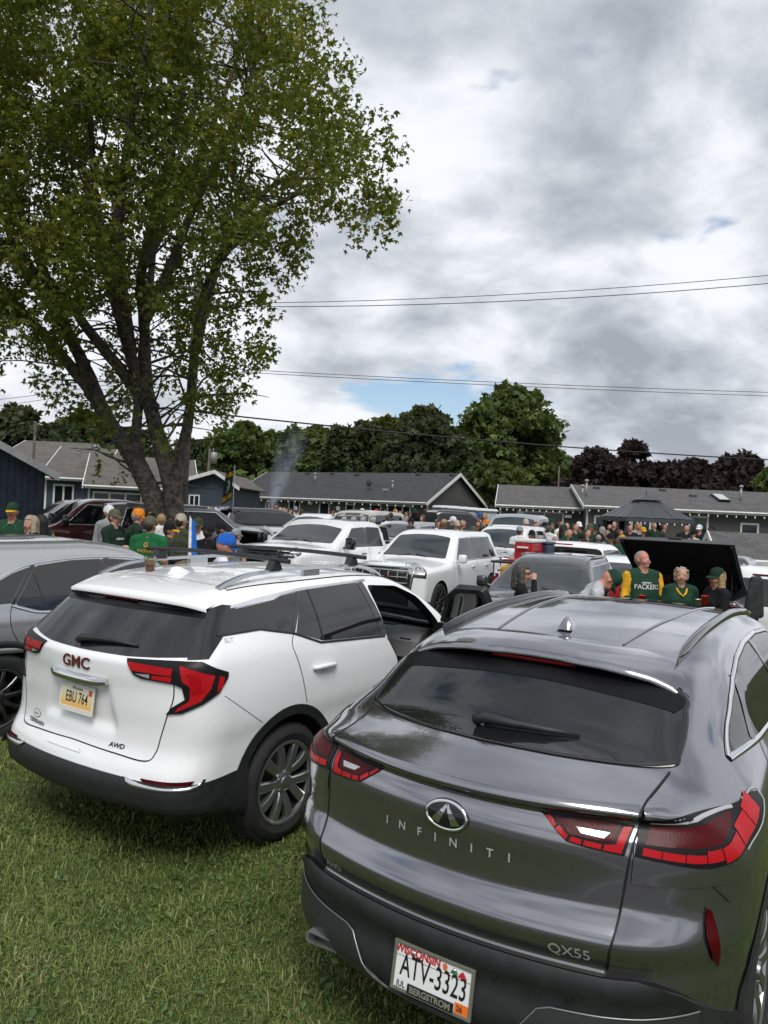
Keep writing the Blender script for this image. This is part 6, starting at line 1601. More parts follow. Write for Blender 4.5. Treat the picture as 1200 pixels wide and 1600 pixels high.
    patch(b, 'front_bumper', 'nose', [(math.atan2(v, 1.3 - k), w_) for v, k, w_ in ((-W / 2 + .03, .45, .46), (-W * .3, .03, .44), (W * .3, .03, .44), (W / 2 - .03, .45, .46), (W / 2 - .06, .45, .24), (W * .3, .08, .22), (-W * .3, .08, .22), (-W / 2 + .06, .45, .24))], black_plastic, root, .008, .08, .06, thick=.012)
    if nohatch: patch(b, 'rear_bumper', 'wrap', [(math.atan2(v, 1.5 - k), w_) for v, k, w_ in ((-W / 2 + .03, .5, .50), (-W * .3, .03, .52), (W * .3, .03, .52), (W / 2 - .03, .5, .50), (W / 2 - .06, .5, .26), (W * .3, .1, .25), (-W * .3, .1, .25), (-W / 2 + .06, .5, .26))], black_plastic, root, .008, .08, .06, thick=.012)
    if kind == 'suv' and nohatch:
        ribbon(b, 'tailgate_gap', 'rear', [(hw, belt + .04), (hw + .02, .85), (hw - .06, .62), (-hw + .06, .62), (-hw - .02, .85), (-hw, belt + .04)], .008, gap_m, root, .002, 0, .06)
        patch(b, 'licence_plate', 'rear', [(-.16, .80), (.16, .80), (.16, .94), (-.16, .94)], plate_white, root, .010, .08, .06)
        ribbon(b, 'brake_light', 'rear', [(-.18, H - .145), (.18, H - .145)], .03, red_deep, root, .006)
    if kind == 'pickup':
        MB().bbox(cab0 - .30, cab0 - .20, -.22, .22, H - .075, H - .045, .012).build('brake_light', red_lit, root)
        for x in (-hw + .02, hw - .02): pass
        ribbon(b, 'tailgate_gap', 'rear', [(W / 2 - .18, rail - .01), (W / 2 - .18, .62), (-W / 2 + .18, .62), (-W / 2 + .18, rail - .01)], .010, gap_m, root, .002, 0, .06)
    if hatch:   # raised tailgate: a shell panel with a window, hinged at the roof
        hm = MB(); hwid = W / 2 - .16; ht = H - .72; hz = H - .03; hu = .42; a = math.radians(hatch)
        M = Matrix.Translation((hu, 0, hz)) @ Matrix.Rotation(-a, 4, 'Y')
        def pt(t, v, o_): # t down the closed tailgate, bulging rearwards
            prof = [(0, 0), (.12, -.03), (.62, -.33), (.72, -.42), (ht, -.44)]; u = np.interp(t, [p[0] for p in prof], [p[1] for p in prof]); return tuple(M @ Vector((u - o_, v, -t)))
        ts = np.linspace(0, ht, 10); vs = np.linspace(-hwid, hwid, 9)
        for o_, lst in ((.03, 0), (-.05, 1)):
            V = [pt(t, v * (1 - .10 * (1 - t / ht)), o_ + .10 * (1 - (v / hwid)**2) * .4) for t in ts for v in vs]; F = [(i * 9 + j, i * 9 + j + 1, (i + 1) * 9 + j + 1, (i + 1) * 9 + j) for i in range(9) for j in range(8)]
            hm.add(V, F, lst)
        n1 = len(ts) * 9
        rim = [j for j in range(9)] + [i * 9 + 8 for i in range(1, 10)] + [81 + j for j in range(7, -1, -1)] + [i * 9 for i in range(8, 0, -1)]
        hm.add([], []); base = 0
        hm.f += [(rim[i], rim[(i + 1) % len(rim)], n1 + rim[(i + 1) % len(rim)], n1 + rim[i]) for i in range(len(rim))]; hm.m += [0] * len(rim)
        to = hm.build('tailgate', [pm, interior_m], root, True); smooth_angle(to, 40)
        V = [pt(t, v, .065 + .04 * (1 - (v / hwid)**2)) for t in (.14, .35, .58) for v in np.linspace(-hwid * .78, hwid * .78, 7)]; obj('pane', V, [(i * 7 + j, i * 7 + j + 1, (i + 1) * 7 + j + 1, (i + 1) * 7 + j) for i in range(2) for j in range(6)], glass_m, to)
        V = [pt(t, v, -.056) for t in (.14, .58) for v in (-hwid * .78, hwid * .78)]; obj('pane', V, [(0, 1, 3, 2)], glass_m, to)
        for sg in (-1, 1): MB().tube([(.35, sg * (hwid - .06), H - .42), pt(.55, sg * (hwid - .08), -.05)], .012, 6).build('gas_strut', black_plastic, to)
    return root, b


def clear_of(dims, kind): return .22 if kind == 'suv' else .34


P_WHITE = MATS['paint_white']; P_PEARL = paint('paint_pearl', (.72, .73, .74), .1, .3, .08); P_SILVER = paint('paint_silver', (.42, .43, .44), .7, .32, .06); P_GREY = paint('paint_grey', (.17, .175, .18), .7, .32, .06); P_BLACK = paint('paint_black', (.012, .012, .014), 0, .3, .12); P_MAROON = paint('paint_maroon', (.085, .010, .016), .3, .3, .08); P_DGREY = paint('paint_dark_grey', (.055, .058, .064), .7, .32, .06); P_BLUE = paint('paint_blue', (.02, .05, .12), .5, .3, .06); P_TAN = paint('paint_tan', (.40, .38, .33), .1, .35, .1); RAIL = MATS['rail_silver']; P_PEWTER = paint('paint_pewter', (.44, .445, .45), .75, .26, .05)
wind_m = mat('window_glass', (.035, .042, .045), .02, 0, 0, .6, ior=1.55)

def build_left_suv():
    root, b = vehicle('parked_car', 'suv', RX_DIMS, P_PEWTER, RX[0], RX[1], RX[2], 33, 'silver-grey SUV with chrome window line at the left edge', r=.375, step=.045, clad=True, opts=('custom', 'body_handles'), spokes=10, rim_face=(.10, .10, .105))
    for side, sg in (('right', -1), ('left', 1)):
        q = [(.70, 1.155), (.92, 1.285), (1.20, 1.405), (1.38, 1.455), (1.12, 1.165)]
        patch(b, 'quarter_window', side, q, glass_m, root, .003, .05, .03)
        rd = rnd([(1.165, 1.150), (1.44, 1.462), (1.80, 1.500), (2.14, 1.505), (2.20, 1.085), (1.72, 1.070), (1.38, 1.085)], .03); patch(b, 'side_window', side, rd, glass_m, root, .003, .05, .03)
        fd = rnd([(2.27, 1.085), (2.22, 1.505), (2.60, 1.475), (2.95, 1.37), (3.42, 1.10), (3.2, 1.085)], .03); patch(b, 'side_window', side, fd, glass_m, root, .003, .05, .03)
        ribbon(b, 'window_trim', side, curve([(.66, 1.165), (.92, 1.305), (1.20, 1.425), (1.42, 1.482), (1.80, 1.520), (2.2, 1.526), (2.62, 1.495), (2.97, 1.39), (3.44, 1.10)], 6), .020, chrome, root, .004, .004)
        ribbon(b, 'window_trim', side, curve([(1.13, 1.145), (1.24, 1.105), (1.38, 1.070), (1.72, 1.055), (2.2, 1.068), (3.4, 1.085)], 6), .020, chrome, root, .004, .004)
        ribbon(b, 'pillar_cover', side, [(1.14, 1.155), (1.42, 1.47)], .035, black_gloss, root, .005); ribbon(b, 'pillar_cover', side, [(2.235, 1.08), (2.185, 1.51)], .075, black_gloss, root, .005); ribbon(b, 'window_bar', side, [(1.44, 1.09), (1.40, 1.40)], .012, black_plastic, root, .005)
        ribbon(b, 'door_gap', side, curve([(1.13, 1.14), (1.10, 1.02), (1.13, .90), (1.25, .74), (1.30, .66)], 5), .006, gap_m, root, .0015); ribbon(b, 'door_gap', side, [(2.24, 1.06), (2.26, .36)], .006, gap_m, root, .0015); ribbon(b, 'door_gap', side, [(3.36, 1.06), (3.34, .6), (3.26, .36)], .006, gap_m, root, .0015)
        for hu in (1.24, 2.32):
            P, N = b.on(side, [(hu, .905), (hu + .06, .925), (hu + .14, .93), (hu + .26, .92)], 0); P = P + N * np.array([.006, .03, .034, .008])[:, None]; MB().tube([tuple(p) for p in P], [.008, .020, .020, .008], 8).build('door_handle', P_PEWTER, root, True)
            patch(b, 'handle_cup', side, [(hu + .13 + .13 * math.cos(t), .91 + .045 * math.sin(t)) for t in np.linspace(0, 6.283, 21)[:-1]], P_DGREY, root, .003, .04)
        ribbon(b, 'body_crease', side, [(.75, .80), (1.6, .74), (3.3, .72)], .05, P_PEWTER, root, .0, .012)
    return root
RX_DIMS = (4.89, 1.92, 1.70, 1.06, 1.05, .40, 1.0, 1.35); RX = ((1.0, -.90), 2, 6.3)
build_left_suv()

# second row: facing the camera
vehicle('parked_car', 'suv', (5.33, 2.06, 1.95, 1.29, 1.20, .18, .85, 1.62, 1.25), P_WHITE, (4.30, .90), 688, 16.4, 207, 'large white SUV with chrome grid grille facing the camera', dz=.12, r=.41, glassm=wind_m, step=.055, opts=('chrome', 'tall_lamps', 'body_handles'), face='chrome_grid', spokes=9, rim_face=(.12, .12, .125))
vehicle('pickup_truck', 'pickup', (5.90, 2.08, 2.04, 1.50, 1.38, 1.70), P_WHITE, (4.95, .90), 494, 15.6, 207, 'lifted white pickup with black front end and black roll bar', 'pickup truck', r=.44, glassm=wind_m, step=.055, clad=False, face='black', opts=('black_mirrors',), spokes=6, rim_face=(.02, .02, .02), dz=.15)
vehicle('parked_car', 'suv', (4.75, 1.92, 1.70, 1.08, 1.06, .32, .95, 1.38), P_DGREY, (2.3, 0), 868, 13.8, 207, 'dark grey SUV facing the camera behind the woman in sunglasses', r=.37, glassm=wind_m, step=.055, rails=black_gloss, clad=True, opts=('chrome',))

# more of the lot (columns and depths read off the photograph)
vehicle('pickup_truck', 'pickup', (5.80, 2.04, 1.95, 1.25, 1.20, 1.70), P_WHITE, (2.2, 0), 893, 17.6, 33, 'white pickup seen from behind with a red cooler in its bed', 'pickup truck', r=.39, glassm=wind_m)
vehicle('parked_car', 'suv', (4.70, 1.88, 1.68, 1.05, 1.05, .3, .95, 1.3), P_WHITE, (2.2, 0), 975, 16.2, 207, 'white car facing the camera left of the raised black bed cover', r=.36, glassm=wind_m)
vehicle('parked_car', 'suv', (4.9, 1.92, 1.75, 1.10, 1.08, .25, .9, 1.35), P_WHITE, (2.5, 0), 1222, 13.6, 33, 'white SUV cut off by the right edge', r=.37, glassm=wind_m)
vehicle('parked_car', 'suv', (5.0, 1.95, 1.80, 1.12, 1.12, .22, .9, 1.35), P_PEARL, (2.5, 0), 795, 22.5, 207, 'white SUV behind the chrome-grilled SUV with its rear hatch raised', r=.38, glassm=wind_m, hatch=78)
vehicle('pickup_truck', 'pickup', (5.80, 2.04, 1.95, 1.25, 1.20, 1.70), P_SILVER, (3.4, 0), 805, 26.5, 207, 'silver pickup facing the camera in front of the patio door', 'pickup truck', r=.39, glassm=wind_m)
vehicle('pickup_truck', 'pickup', (5.80, 2.04, 1.95, 1.25, 1.20, 1.70), P_BLACK, (2.6, 0), 700, 29, 78, 'black pickup parked by the grey gable', 'pickup truck', r=.39)
vehicle('parked_car', 'suv', (4.8, 1.92, 1.85, 1.15, 1.15, .1, .6, 1.4, 1.6), P_TAN, (2.3, 0), 566, 26.5, 207, 'tan off-roader with four round lamps on its roof bar', r=.41, glassm=wind_m)
vehicle('parked_car', 'suv', (4.7, 1.86, 1.66, 1.05, 1.05, .3, .95, 1.3), P_WHITE, (2.2, 0), 495, 27, 207, 'small white SUV between the lifted pickup and the off-roader', r=.36, glassm=wind_m, rails=RAIL)
vehicle('parked_car', 'suv', (4.7, 1.86, 1.62, 1.05, 1.05, .3, .95, 1.3), P_SILVER, (2.2, 0), 632, 24.5, 207, 'silver car behind the bed of the lifted white pickup', r=.36, glassm=wind_m)
vehicle('parked_car', 'suv', (4.9, 1.92, 1.76, 1.10, 1.10, .25, .9, 1.35), P_WHITE, (.5, 0), 395, 18.4, 50, 'white SUV with its black tailgate raised beside the lifted pickup', r=.38, hatch=80)
vehicle('parked_car', 'suv', (5.4, 2.04, 1.92, 1.22, 1.16, .15, .85, 1.55, 1.25), P_GREY, (2.9, 0), 322, 20.5, 62, 'grey full-size SUV with chrome rails right of the maple trunks', r=.40, rails=RAIL, opts=('chrome',))
vehicle('pickup_truck', 'pickup', (5.85, 2.04, 1.97, 1.25, 1.21, 1.72), P_MAROON, (3.6, .9), 118, 19.5, 238, 'maroon pickup with chrome window frames behind the tailgaters', 'pickup truck', r=.40, opts=('chrome', 'black_mirrors'))
vehicle('parked_car', 'suv', (5.1, 1.98, 1.86, 1.18, 1.14, .2, .9, 1.4), P_WHITE, (2.5, 0), 112, 25.5, 238, 'white SUV behind the maroon pickup', r=.39)
vehicle('parked_car', 'suv', (4.8, 1.92, 1.76, 1.10, 1.10, .25, .9, 1.35), P_MAROON, (.6, 0), 128, 29.5, 60, 'maroon SUV with raised tailgate below the blue house windows', r=.37, hatch=82)
vehicle('parked_car', 'suv', (4.8, 1.92, 1.74, 1.10, 1.10, .25, .9, 1.35), P_SILVER, (2.4, 0), 178, 28.5, 238, 'silver SUV left of the maple, under the blue house eave', r=.37)
vehicle('parked_car', 'suv', (4.8, 1.92, 1.70, 1.10, 1.08, .25, .9, 1.35), P_DGREY, (2.4, 0), 205, 25.0, 238, 'dark grey SUV partly behind the maple trunk', r=.37, rails=RAIL)
vehicle('parked_car', 'suv', (4.8, 1.92, 1.74, 1.10, 1.10, .25, .9, 1.35), P_WHITE, (.6, 0), 300, 27.5, 60, 'white SUV with raised tailgate under the blue gable', r=.37, hatch=80)
vehicle('parked_car', 'suv', (4.9, 1.92, 1.78, 1.10, 1.10, .25, .9, 1.35), P_DGREY, (.6, 0), 355, 26.5, 60, 'dark SUV with raised tailgate below the team flag', r=.37, hatch=80)


def build_bed_truck():
    """black pickup whose hard bed cover stands open like a lid"""
    root, b = vehicle('pickup_truck', 'pickup', (5.75, 2.0, 1.88, 1.22, 1.18, 1.80), P_BLACK, (.27, .83), 970, 11.8, 33, 'black pickup with its hard bed cover raised behind the three tailgaters', 'pickup truck', r=.40, step=.055)
    rail = float(b.T(.5)); a = math.radians(28); Lc, Wc = 1.70, 1.66; M = Matrix.Translation((1.74, 0, rail + .02)) @ Matrix.Rotation(a, 4, 'Y')
    lid = MB(); xs, ys = np.linspace(-Lc, 0, 13), np.linspace(-Wc / 2, Wc / 2, 13)
    def top(x, y): e = min(1, (x + Lc) / .10) * min(1, (Wc / 2 - abs(y)) / .08 + .0); return .012 + .075 * (1 - (2 * y / Wc)**2)**.6 * (.55 + .45 * min(1, (x + Lc) / .35)) * (1 if e > 0 else .6)
    V = [tuple(M @ Vector((x, y, top(x, y)))) for x in xs for y in ys] + [tuple(M @ Vector((x, y, -.02))) for x in xs for y in ys]; n = 13
    F = [(i * n + j, i * n + j + 1, (i + 1) * n + j + 1, (i + 1) * n + j) for i in range(12) for j in range(12)]; F += [tuple(k + n * n for k in f)[::-1] for f in F]
    rim = [j for j in range(n)] + [i * n + n - 1 for i in range(1, n)] + [(n - 1) * n + j for j in range(n - 2, -1, -1)] + [i * n for i in range(n - 2, 0, -1)]; F += [(rim[i], rim[(i + 1) % len(rim)], rim[(i + 1) % len(rim)] + n * n, rim[i] + n * n) for i in range(len(rim))]
    lo = smooth_angle(lid.add(V, F).build('bed_cover', mat('cover_grey', (.085, .088, .092), .4, bump=(60, .2, .004)), root), 35)
    MB().box(-Lc + .03, -.03, -Wc / 2 + .03, Wc / 2 - .03, -.027, -.022, 0, M).build('cover_lining', mat('felt_black', (.006, .006, .007), .95), lo)
    for y in (-Wc / 2 + .04, Wc / 2 - .04): MB().box(-Lc + .02, -.02, y - .02, y + .02, -.07, -.028, 0, M).build('cover_rib', MATS['felt_black'], lo)
    for y in (-.7, .7): MB().tube([(1.1, y, rail - .02), tuple(M @ Vector((-.8, y, -.02)))], .010, 6).build('gas_strut', black_plastic, lo)
    MB().bbox(-Lc - .02, -Lc + .03, -.10, .10, .02, .06, .01, 0, M).build('cover_latch', black_plastic, lo)
    return root
build_bed_truck()
# ================================================================ people
def smin(a, b, k):
    h = np.maximum(k - np.abs(a - b), 0) / k; return np.minimum(a, b) - h * h * k * .25


class Fig:
    def __init__(s): s.p = []
    def c(s, a, b, ra, rb, reg, k=.03, sq=(1, 1, 1)): s.p.append([np.array(a, float), np.array(b, float), ra, rb, reg, k, np.array(sq, float)]); return s
    def one(s, P, q):
        a, b, ra, rb, reg, k, sq = q; Q = (P - a) * sq; d = (b - a) * sq; dd = d @ d
        t = np.clip(Q @ d / dd, 0, 1) if dd > 1e-12 else np.zeros(len(P)); return np.linalg.norm(Q - t[:, None] * d, axis=1) - (ra + (rb - ra) * t)
    def fn(s, P):
        d = None
        for q in s.p:
            x = s.one(P, q); d = x if d is None else smin(d, x, q[5])
        return d
    def grid(s, ax):
        """field on a grid, each limb worked out only near itself"""
        f = np.full([len(a) for a in ax], .5)
        for q in s.p:
            r = max(q[2], q[3]) / min(1.0, q[6].min()) + .07; lo, hi = np.minimum(q[0], q[1]) - r, np.maximum(q[0], q[1]) + r
            sl = tuple(slice(*np.searchsorted(a, (l, h_))) for a, l, h_ in zip(ax, lo, hi))
            P = np.stack(np.meshgrid(*[a[z] for a, z in zip(ax, sl)], indexing='ij'), -1); sh = P.shape[:3]
            if 0 in sh: continue
            f[sl] = smin(f[sl], s.one(P.reshape(-1, 3), q).reshape(sh), q[5])
        return f
    def reg(s, P):
        best = np.full(len(P), 9e9); r = np.zeros(len(P), int)
        for q in s.p:
            x = s.one(P, q); m = x < best; best[m] = x[m]; r[m] = q[4]
        return r
    def xform(s, M, which):
        for q in s.p:
            if which(q): q[0] = np.array(M @ Vector(q[0])); q[1] = np.array(M @ Vector(q[1]))
    def box(s, pad=.06):
        A = np.array([np.minimum(q[0], q[1]) - max(q[2], q[3]) for q in s.p]); B = np.array([np.maximum(q[0], q[1]) + max(q[2], q[3]) for q in s.p]); return A.min(0) - pad, B.max(0) + pad


def surface_nets(fn, lo, hi, h):
    """mesh of fn < 0 on a grid of step h"""
    lo = np.array(lo, float); n = np.ceil((np.array(hi) - lo) / h).astype(int) + 1
    ax = [lo[k] + h * np.arange(n[k]) for k in range(3)]
    if isinstance(fn, Fig): f = fn.grid(ax)
    else: P = np.stack(np.meshgrid(*ax, indexing='ij'), -1).reshape(-1, 3); f = fn(P).reshape(n)
    s = f < 0
    c = np.zeros(n - 1, np.int8)
    for i in (0, 1):
        for j in (0, 1):
            for k in (0, 1): c += s[i:n[0] - 1 + i, j:n[1] - 1 + j, k:n[2] - 1 + k]
    act = (c > 0) & (c < 8); ids = -np.ones(n - 1, int); cells = np.argwhere(act); ids[act] = np.arange(len(cells))
    acc = np.zeros((len(cells), 3)); cnt = np.zeros(len(cells))
    cor = [(i, j, k) for i in (0, 1) for j in (0, 1) for k in (0, 1)]
    for a in cor:
        for ax_ in range(3):
            if a[ax_]: continue
            b = list(a); b[ax_] = 1
            fa = f[cells[:, 0] + a[0], cells[:, 1] + a[1], cells[:, 2] + a[2]]; fb = f[cells[:, 0] + b[0], cells[:, 1] + b[1], cells[:, 2] + b[2]]
            m = (fa < 0) != (fb < 0); t = np.where(m, fa / np.where(m, fa - fb, 1), 0); p = np.tile(np.array(a, float), (len(cells), 1)); p[:, ax_] += t; acc[m] += p[m]; cnt[m] += 1
    V = lo + h * (cells + acc / cnt[:, None]); F = []
    for d in range(3):
        e, g = [(1, 2), (2, 0), (0, 1)][d]
        sl0 = [slice(None)] * 3; sl1 = [slice(None)] * 3; sl0[d] = slice(0, n[d] - 1); sl1[d] = slice(1, n[d]); A, B = s[tuple(sl0)], s[tuple(sl1)]
        for flip, M in ((False, A & ~B), (True, ~A & B)):
            q = np.argwhere(M); q = q[(q[:, e] > 0) & (q[:, g] > 0) & (q[:, e] < n[e] - 1) & (q[:, g] < n[g] - 1)]
            if not len(q): continue
            def idx(de, dg): r = q.copy(); r[:, e] += de; r[:, g] += dg; return ids[r[:, 0], r[:, 1], r[:, 2]]
            Q = np.c_[idx(-1, -1), idx(0, -1), idx(0, 0), idx(-1, 0)]; F.append(Q[:, ::-1] if flip else Q)
    return V, np.concatenate(F)


SKIN, TOP, SLEEVE, PANTS, SHOE, EYE, LIP, TRIM = range(8)


def figure(h=1.75, armL=None, armR=None, build=1.0, belly=0.0, bare_arms=False, fem=False, bend=0.0, nod=0.0, turn=0.0, stride=.06, fingers=False, trim_sleeve=False, curl=.5, tilt=0.0):
    """arms are (elbow, wrist) points relative to the shoulder, x outwards, y forwards, z up, for a 1.75 m body"""
    f = Fig(); w = build; sh = .205 * (w * .6 + .4) * (.90 if fem else 1)
    # legs
    for sg in (-1, 1):
        st = stride * sg; hip, knee, ank = (sg * .095, 0, .92), (sg * (.10 + .02), .02 + st * .5, .50), (sg * (.115), st - .02, .09)
        f.c(hip, knee, .092 * w, .066, PANTS); f.c(knee, ank, .068, .052, PANTS); f.c((sg * .115, st - .05, .045), (sg * .135, st + .15, .040), .044, .036, SHOE)
    # trunk
    f.c((-.085, 0, .95), (.085, 0, .95), .112 * w, .112 * w, PANTS, .04, (1, 1.12, 1)); f.c((-.075, .01 + belly * .5, 1.05), (.075, .01 + belly * .5, 1.05), .120 * w + belly * .5, .120 * w + belly * .5, TOP, .04, (1, 1.1, 1)); f.c((-.08, .01 + belly * .3, 1.17), (.08, .01 + belly * .3, 1.17), .120 * w + belly * .3, .120 * w + belly * .3, TOP, .05, (1, 1.12, 1))
    f.c((-.095, .005, 1.30), (.095, .005, 1.30), .122 * w, .122 * w, TOP, .05, (1, 1.15, 1)); f.c((-sh + .045, -.005, 1.425), (sh - .045, -.005, 1.425), .068, .068, TOP, .05); [f.c((sg * .03, -.015, 1.50), (sg * (sh - .03), -.012, 1.445), .050, .055, TOP, .05) for sg in (-1, 1)]
    if fem: f.c((-.06, .09, 1.27), (.06, .09, 1.27), .055, .055, TOP, .05)
    # neck and head
    f.c((0, -.01, 1.43), (0, .012, 1.555), .060 if not fem else .050, .054 if not fem else .046, SKIN, .03)
    f.c((0, -.012, 1.665), (0, .012, 1.670), .086, .084, SKIN, .03, (1.10, .95, .92)); f.c((0, .040, 1.605), (0, .045, 1.570), .060, .046, SKIN, .03); f.c((0, .083, 1.648), (0, .106, 1.618), .011, .015, SKIN, .012)
    for sg in (-1, 1):
        f.c((sg * .080, -.005, 1.650), (sg * .078, -.002, 1.620), .017, .013, SKIN, .01); f.c((sg * .032, .080, 1.652), (sg * .034, .080, 1.652), .010, .010, EYE, .004); f.c((sg * .040, .074, 1.600), (sg * .040, .070, 1.600), .022, .022, SKIN, .02)
    f.c((-.018, .091, 1.580), (.018, .091, 1.580), .0065, .0065, LIP, .004)
    # arms
    dflt = ((.045, -.02, -.28), (.055, .06, -.52))
    for sg, arm in ((-1, armL or dflt), (1, armR or dflt)):
        S0 = np.array((sg * sh, -.01, 1.415)); E = S0 + np.array((sg * arm[0][0], arm[0][1], arm[0][2])); Wr = S0 + np.array((sg * arm[1][0], arm[1][1], arm[1][2]))
        up = TRIM if trim_sleeve else SLEEVE
        f.c(S0, E * .55 + S0 * .45 if bare_arms else E, .064 * (.5 + .5 * w), .056 if bare_arms else .050, up, .035)
        if bare_arms: f.c(S0 * .3 + E * .7, E, .044, .042, SKIN, .02)
        f.c(E, Wr, .047, .036, SKIN if bare_arms else SLEEVE, .02)
        d = (Wr - E) / np.linalg.norm(Wr - E); f.c(Wr, Wr + d * .075, .028, .034, SKIN, .015, (1, 1, 1))
        side = np.cross(d, (0, 0, 1.)); side = side / max(np.linalg.norm(side), 1e-6) if np.linalg.norm(side) > .2 else np.array((0, 1., 0)); pal = np.cross(side, d)
        if fingers:
            K = Wr + d * .085
            for i, ln in enumerate((.066, .078, .074, .058)):
                o = side * (-.030 + .020 * i); mid = K + o + d * (ln * .55) + pal * (-.012 * curl); tip = mid + d * (ln * .5 * (1 - curl)) + pal * (-ln * .55 * curl); f.c(K + o - d * .02, mid, .0105, .0095, SKIN, .004); f.c(mid, tip, .0095, .0085, SKIN, .003)
            th = Wr + d * .035 - side * .03; f.c(th, th - side * .028 + d * .03 - pal * .015, .012, .011, SKIN, .006); f.c(th - side * .028 + d * .03 - pal * .015, th - side * .03 + d * .055 - pal * .03, .011, .009, SKIN, .004)
        else: f.c(Wr + d * .07, Wr + d * .14 - pal * .03, .032, .022, SKIN, .02)
    head = lambda q: min(q[0][2], q[1][2]) > 1.54 and abs(q[0][0]) < .12 and q[4] in (SKIN, EYE, LIP) and max(abs(q[0][1]), abs(q[1][1])) < .14
    hs = [q for q in f.p if head(q)]; pv = Matrix.Translation((0, 0, 1.56)) @ Matrix.Rotation(-turn, 4, 'Z') @ Matrix.Rotation(-nod, 4, 'X') @ Matrix.Rotation(tilt, 4, 'Y') @ Matrix.Translation((0, 0, -1.56))
    for q in hs: q[0] = np.array(pv @ Vector(q[0])); q[1] = np.array(pv @ Vector(q[1]))
    B = Matrix.Translation((0, 0, .96)) @ Matrix.Rotation(-bend, 4, 'X') @ Matrix.Translation((0, 0, -.96))
    if bend: f.xform(B, lambda q: min(q[0][2], q[1][2]) > .97)
    k = h / 1.75
    for q in f.p: q[0] = q[0] * k; q[1] = q[1] * k; q[2] *= k; q[3] *= k
    f.head = Matrix.Scale(k, 4) @ (B if bend else Matrix.Identity(4)) @ pv       # canonical head space -> figure
    f.body = Matrix.Scale(k, 4) @ (B if bend else Matrix.Identity(4))
    return f


def cloth(name, col, rough=.85): return mat('cloth_' + name, col, rough, spec=.25, bump=(26, .55, .02), noise=(7, .22))
C = dict(green=(.012, .045, .026), dkgreen=(.010, .030, .018), kelly=(.012, .115, .040), yellow=(.62, .33, .020), gold=(.55, .30, .03), white=(.66, .67, .68), grey=(.24, .25, .26), ltgrey=(.42, .43, .45), black=(.010, .010, .012), navy=(.012, .018, .045), blue=(.015, .10, .42), denim=(.045, .065, .11), khaki=(.26, .21, .14), red=(.42, .02, .02), beige=(.40, .35, .28), olive=(.05, .06, .035), brown=(.09, .055, .03), camo=(.10, .095, .065), orange=(.60, .20, .02), char=(.035, .036, .038))
def cl(n): return cloth(n, C[n])
SK = dict(fair=mat('skin_fair', (.47, .25, .18), .5, noise=(25, .10)), tan=mat('skin_tan', (.36, .18, .115), .5, noise=(25, .10)), dark=mat('skin_dark', (.085, .040, .025), .45, noise=(25, .12)), ruddy=mat('skin_ruddy', (.45, .20, .145), .5, noise=(25, .12)))
HAIR = {n: mat('hair_' + n, c, .6, bump=(60, .7, .012), noise=(30, .18)) for n, c in dict(grey=(.26, .25, .24), blond=(.30, .20, .09), brown=(.045, .028, .018), dark=(.012, .010, .009), ash=(.30, .25, .18), saltpepper=(.055, .048, .043)).items()}
eye_m = mat('eye_dark', (.03, .02, .018), .3); lip_m = mat('lip', (.27, .085, .075), .5)


def fig_mesh(f, mats, h, name='body'):
    lo, hi = f.box(); V, F = surface_nets(f, lo, hi, h); c = V[F].mean(1); return fast_mesh(name, V, F, mats, True, f.reg(c))


def cap_mesh(M, dome, bill, back=False, tilt=0.0):
    mb = MB(); n = 18; rings = [(1.0, -.012), (.99, .02), (.93, .055), (.80, .085), (.55, .108), (.25, .118), (.0, .121)]; V = []
    for r, z in rings:
        for i in range(n): a = 2 * math.pi * i / n; V.append((.094 * r * math.cos(a), -.002 + .108 * r * math.sin(a), 1.680 + z))
    mb.add(V, [(k * n + i, k * n + (i + 1) % n, (k + 1) * n + (i + 1) % n, (k + 1) * n + i) for k in range(len(rings) - 1) for i in range(n)])
    sg = -1 if back else 1; B = []; m = 11
    for i in range(m):
        a = math.pi * (.14 + .72 * i / (m - 1)); x = .090 * math.cos(a); y = .100 * math.sin(a); e = .5 + .5 * math.sin((a - math.pi * .14) / .72)
        rr = math.sin(math.pi * i / (m - 1))**.5 * .078
        B += [(x, sg * y, 1.674), (x * 1.02, sg * (y + rr * .6), 1.672 - .004), (x * .98, sg * (y + rr), 1.660 - .010 + .012 * abs(x) * -4)]
    b2 = MB().add(B + [(x, y, z - .006) for x, y, z in B], [(i * 3 + j, i * 3 + j + 1, i * 3 + j + 4, i * 3 + j + 3) for i in range(m - 1) for j in range(2)] + [(m * 3 + i * 3 + j, m * 3 + i * 3 + j + 3, m * 3 + i * 3 + j + 4, m * 3 + i * 3 + j + 1) for i in range(m - 1) for j in range(2)] + [(i * 3 + 2, m * 3 + i * 3 + 2, m * 3 + i * 3 + 5, i * 3 + 5) for i in range(m - 1)])
    for q in (mb, b2): q.v = [tuple(M @ Vector(p)) for p in q.v]
    return mb, b2


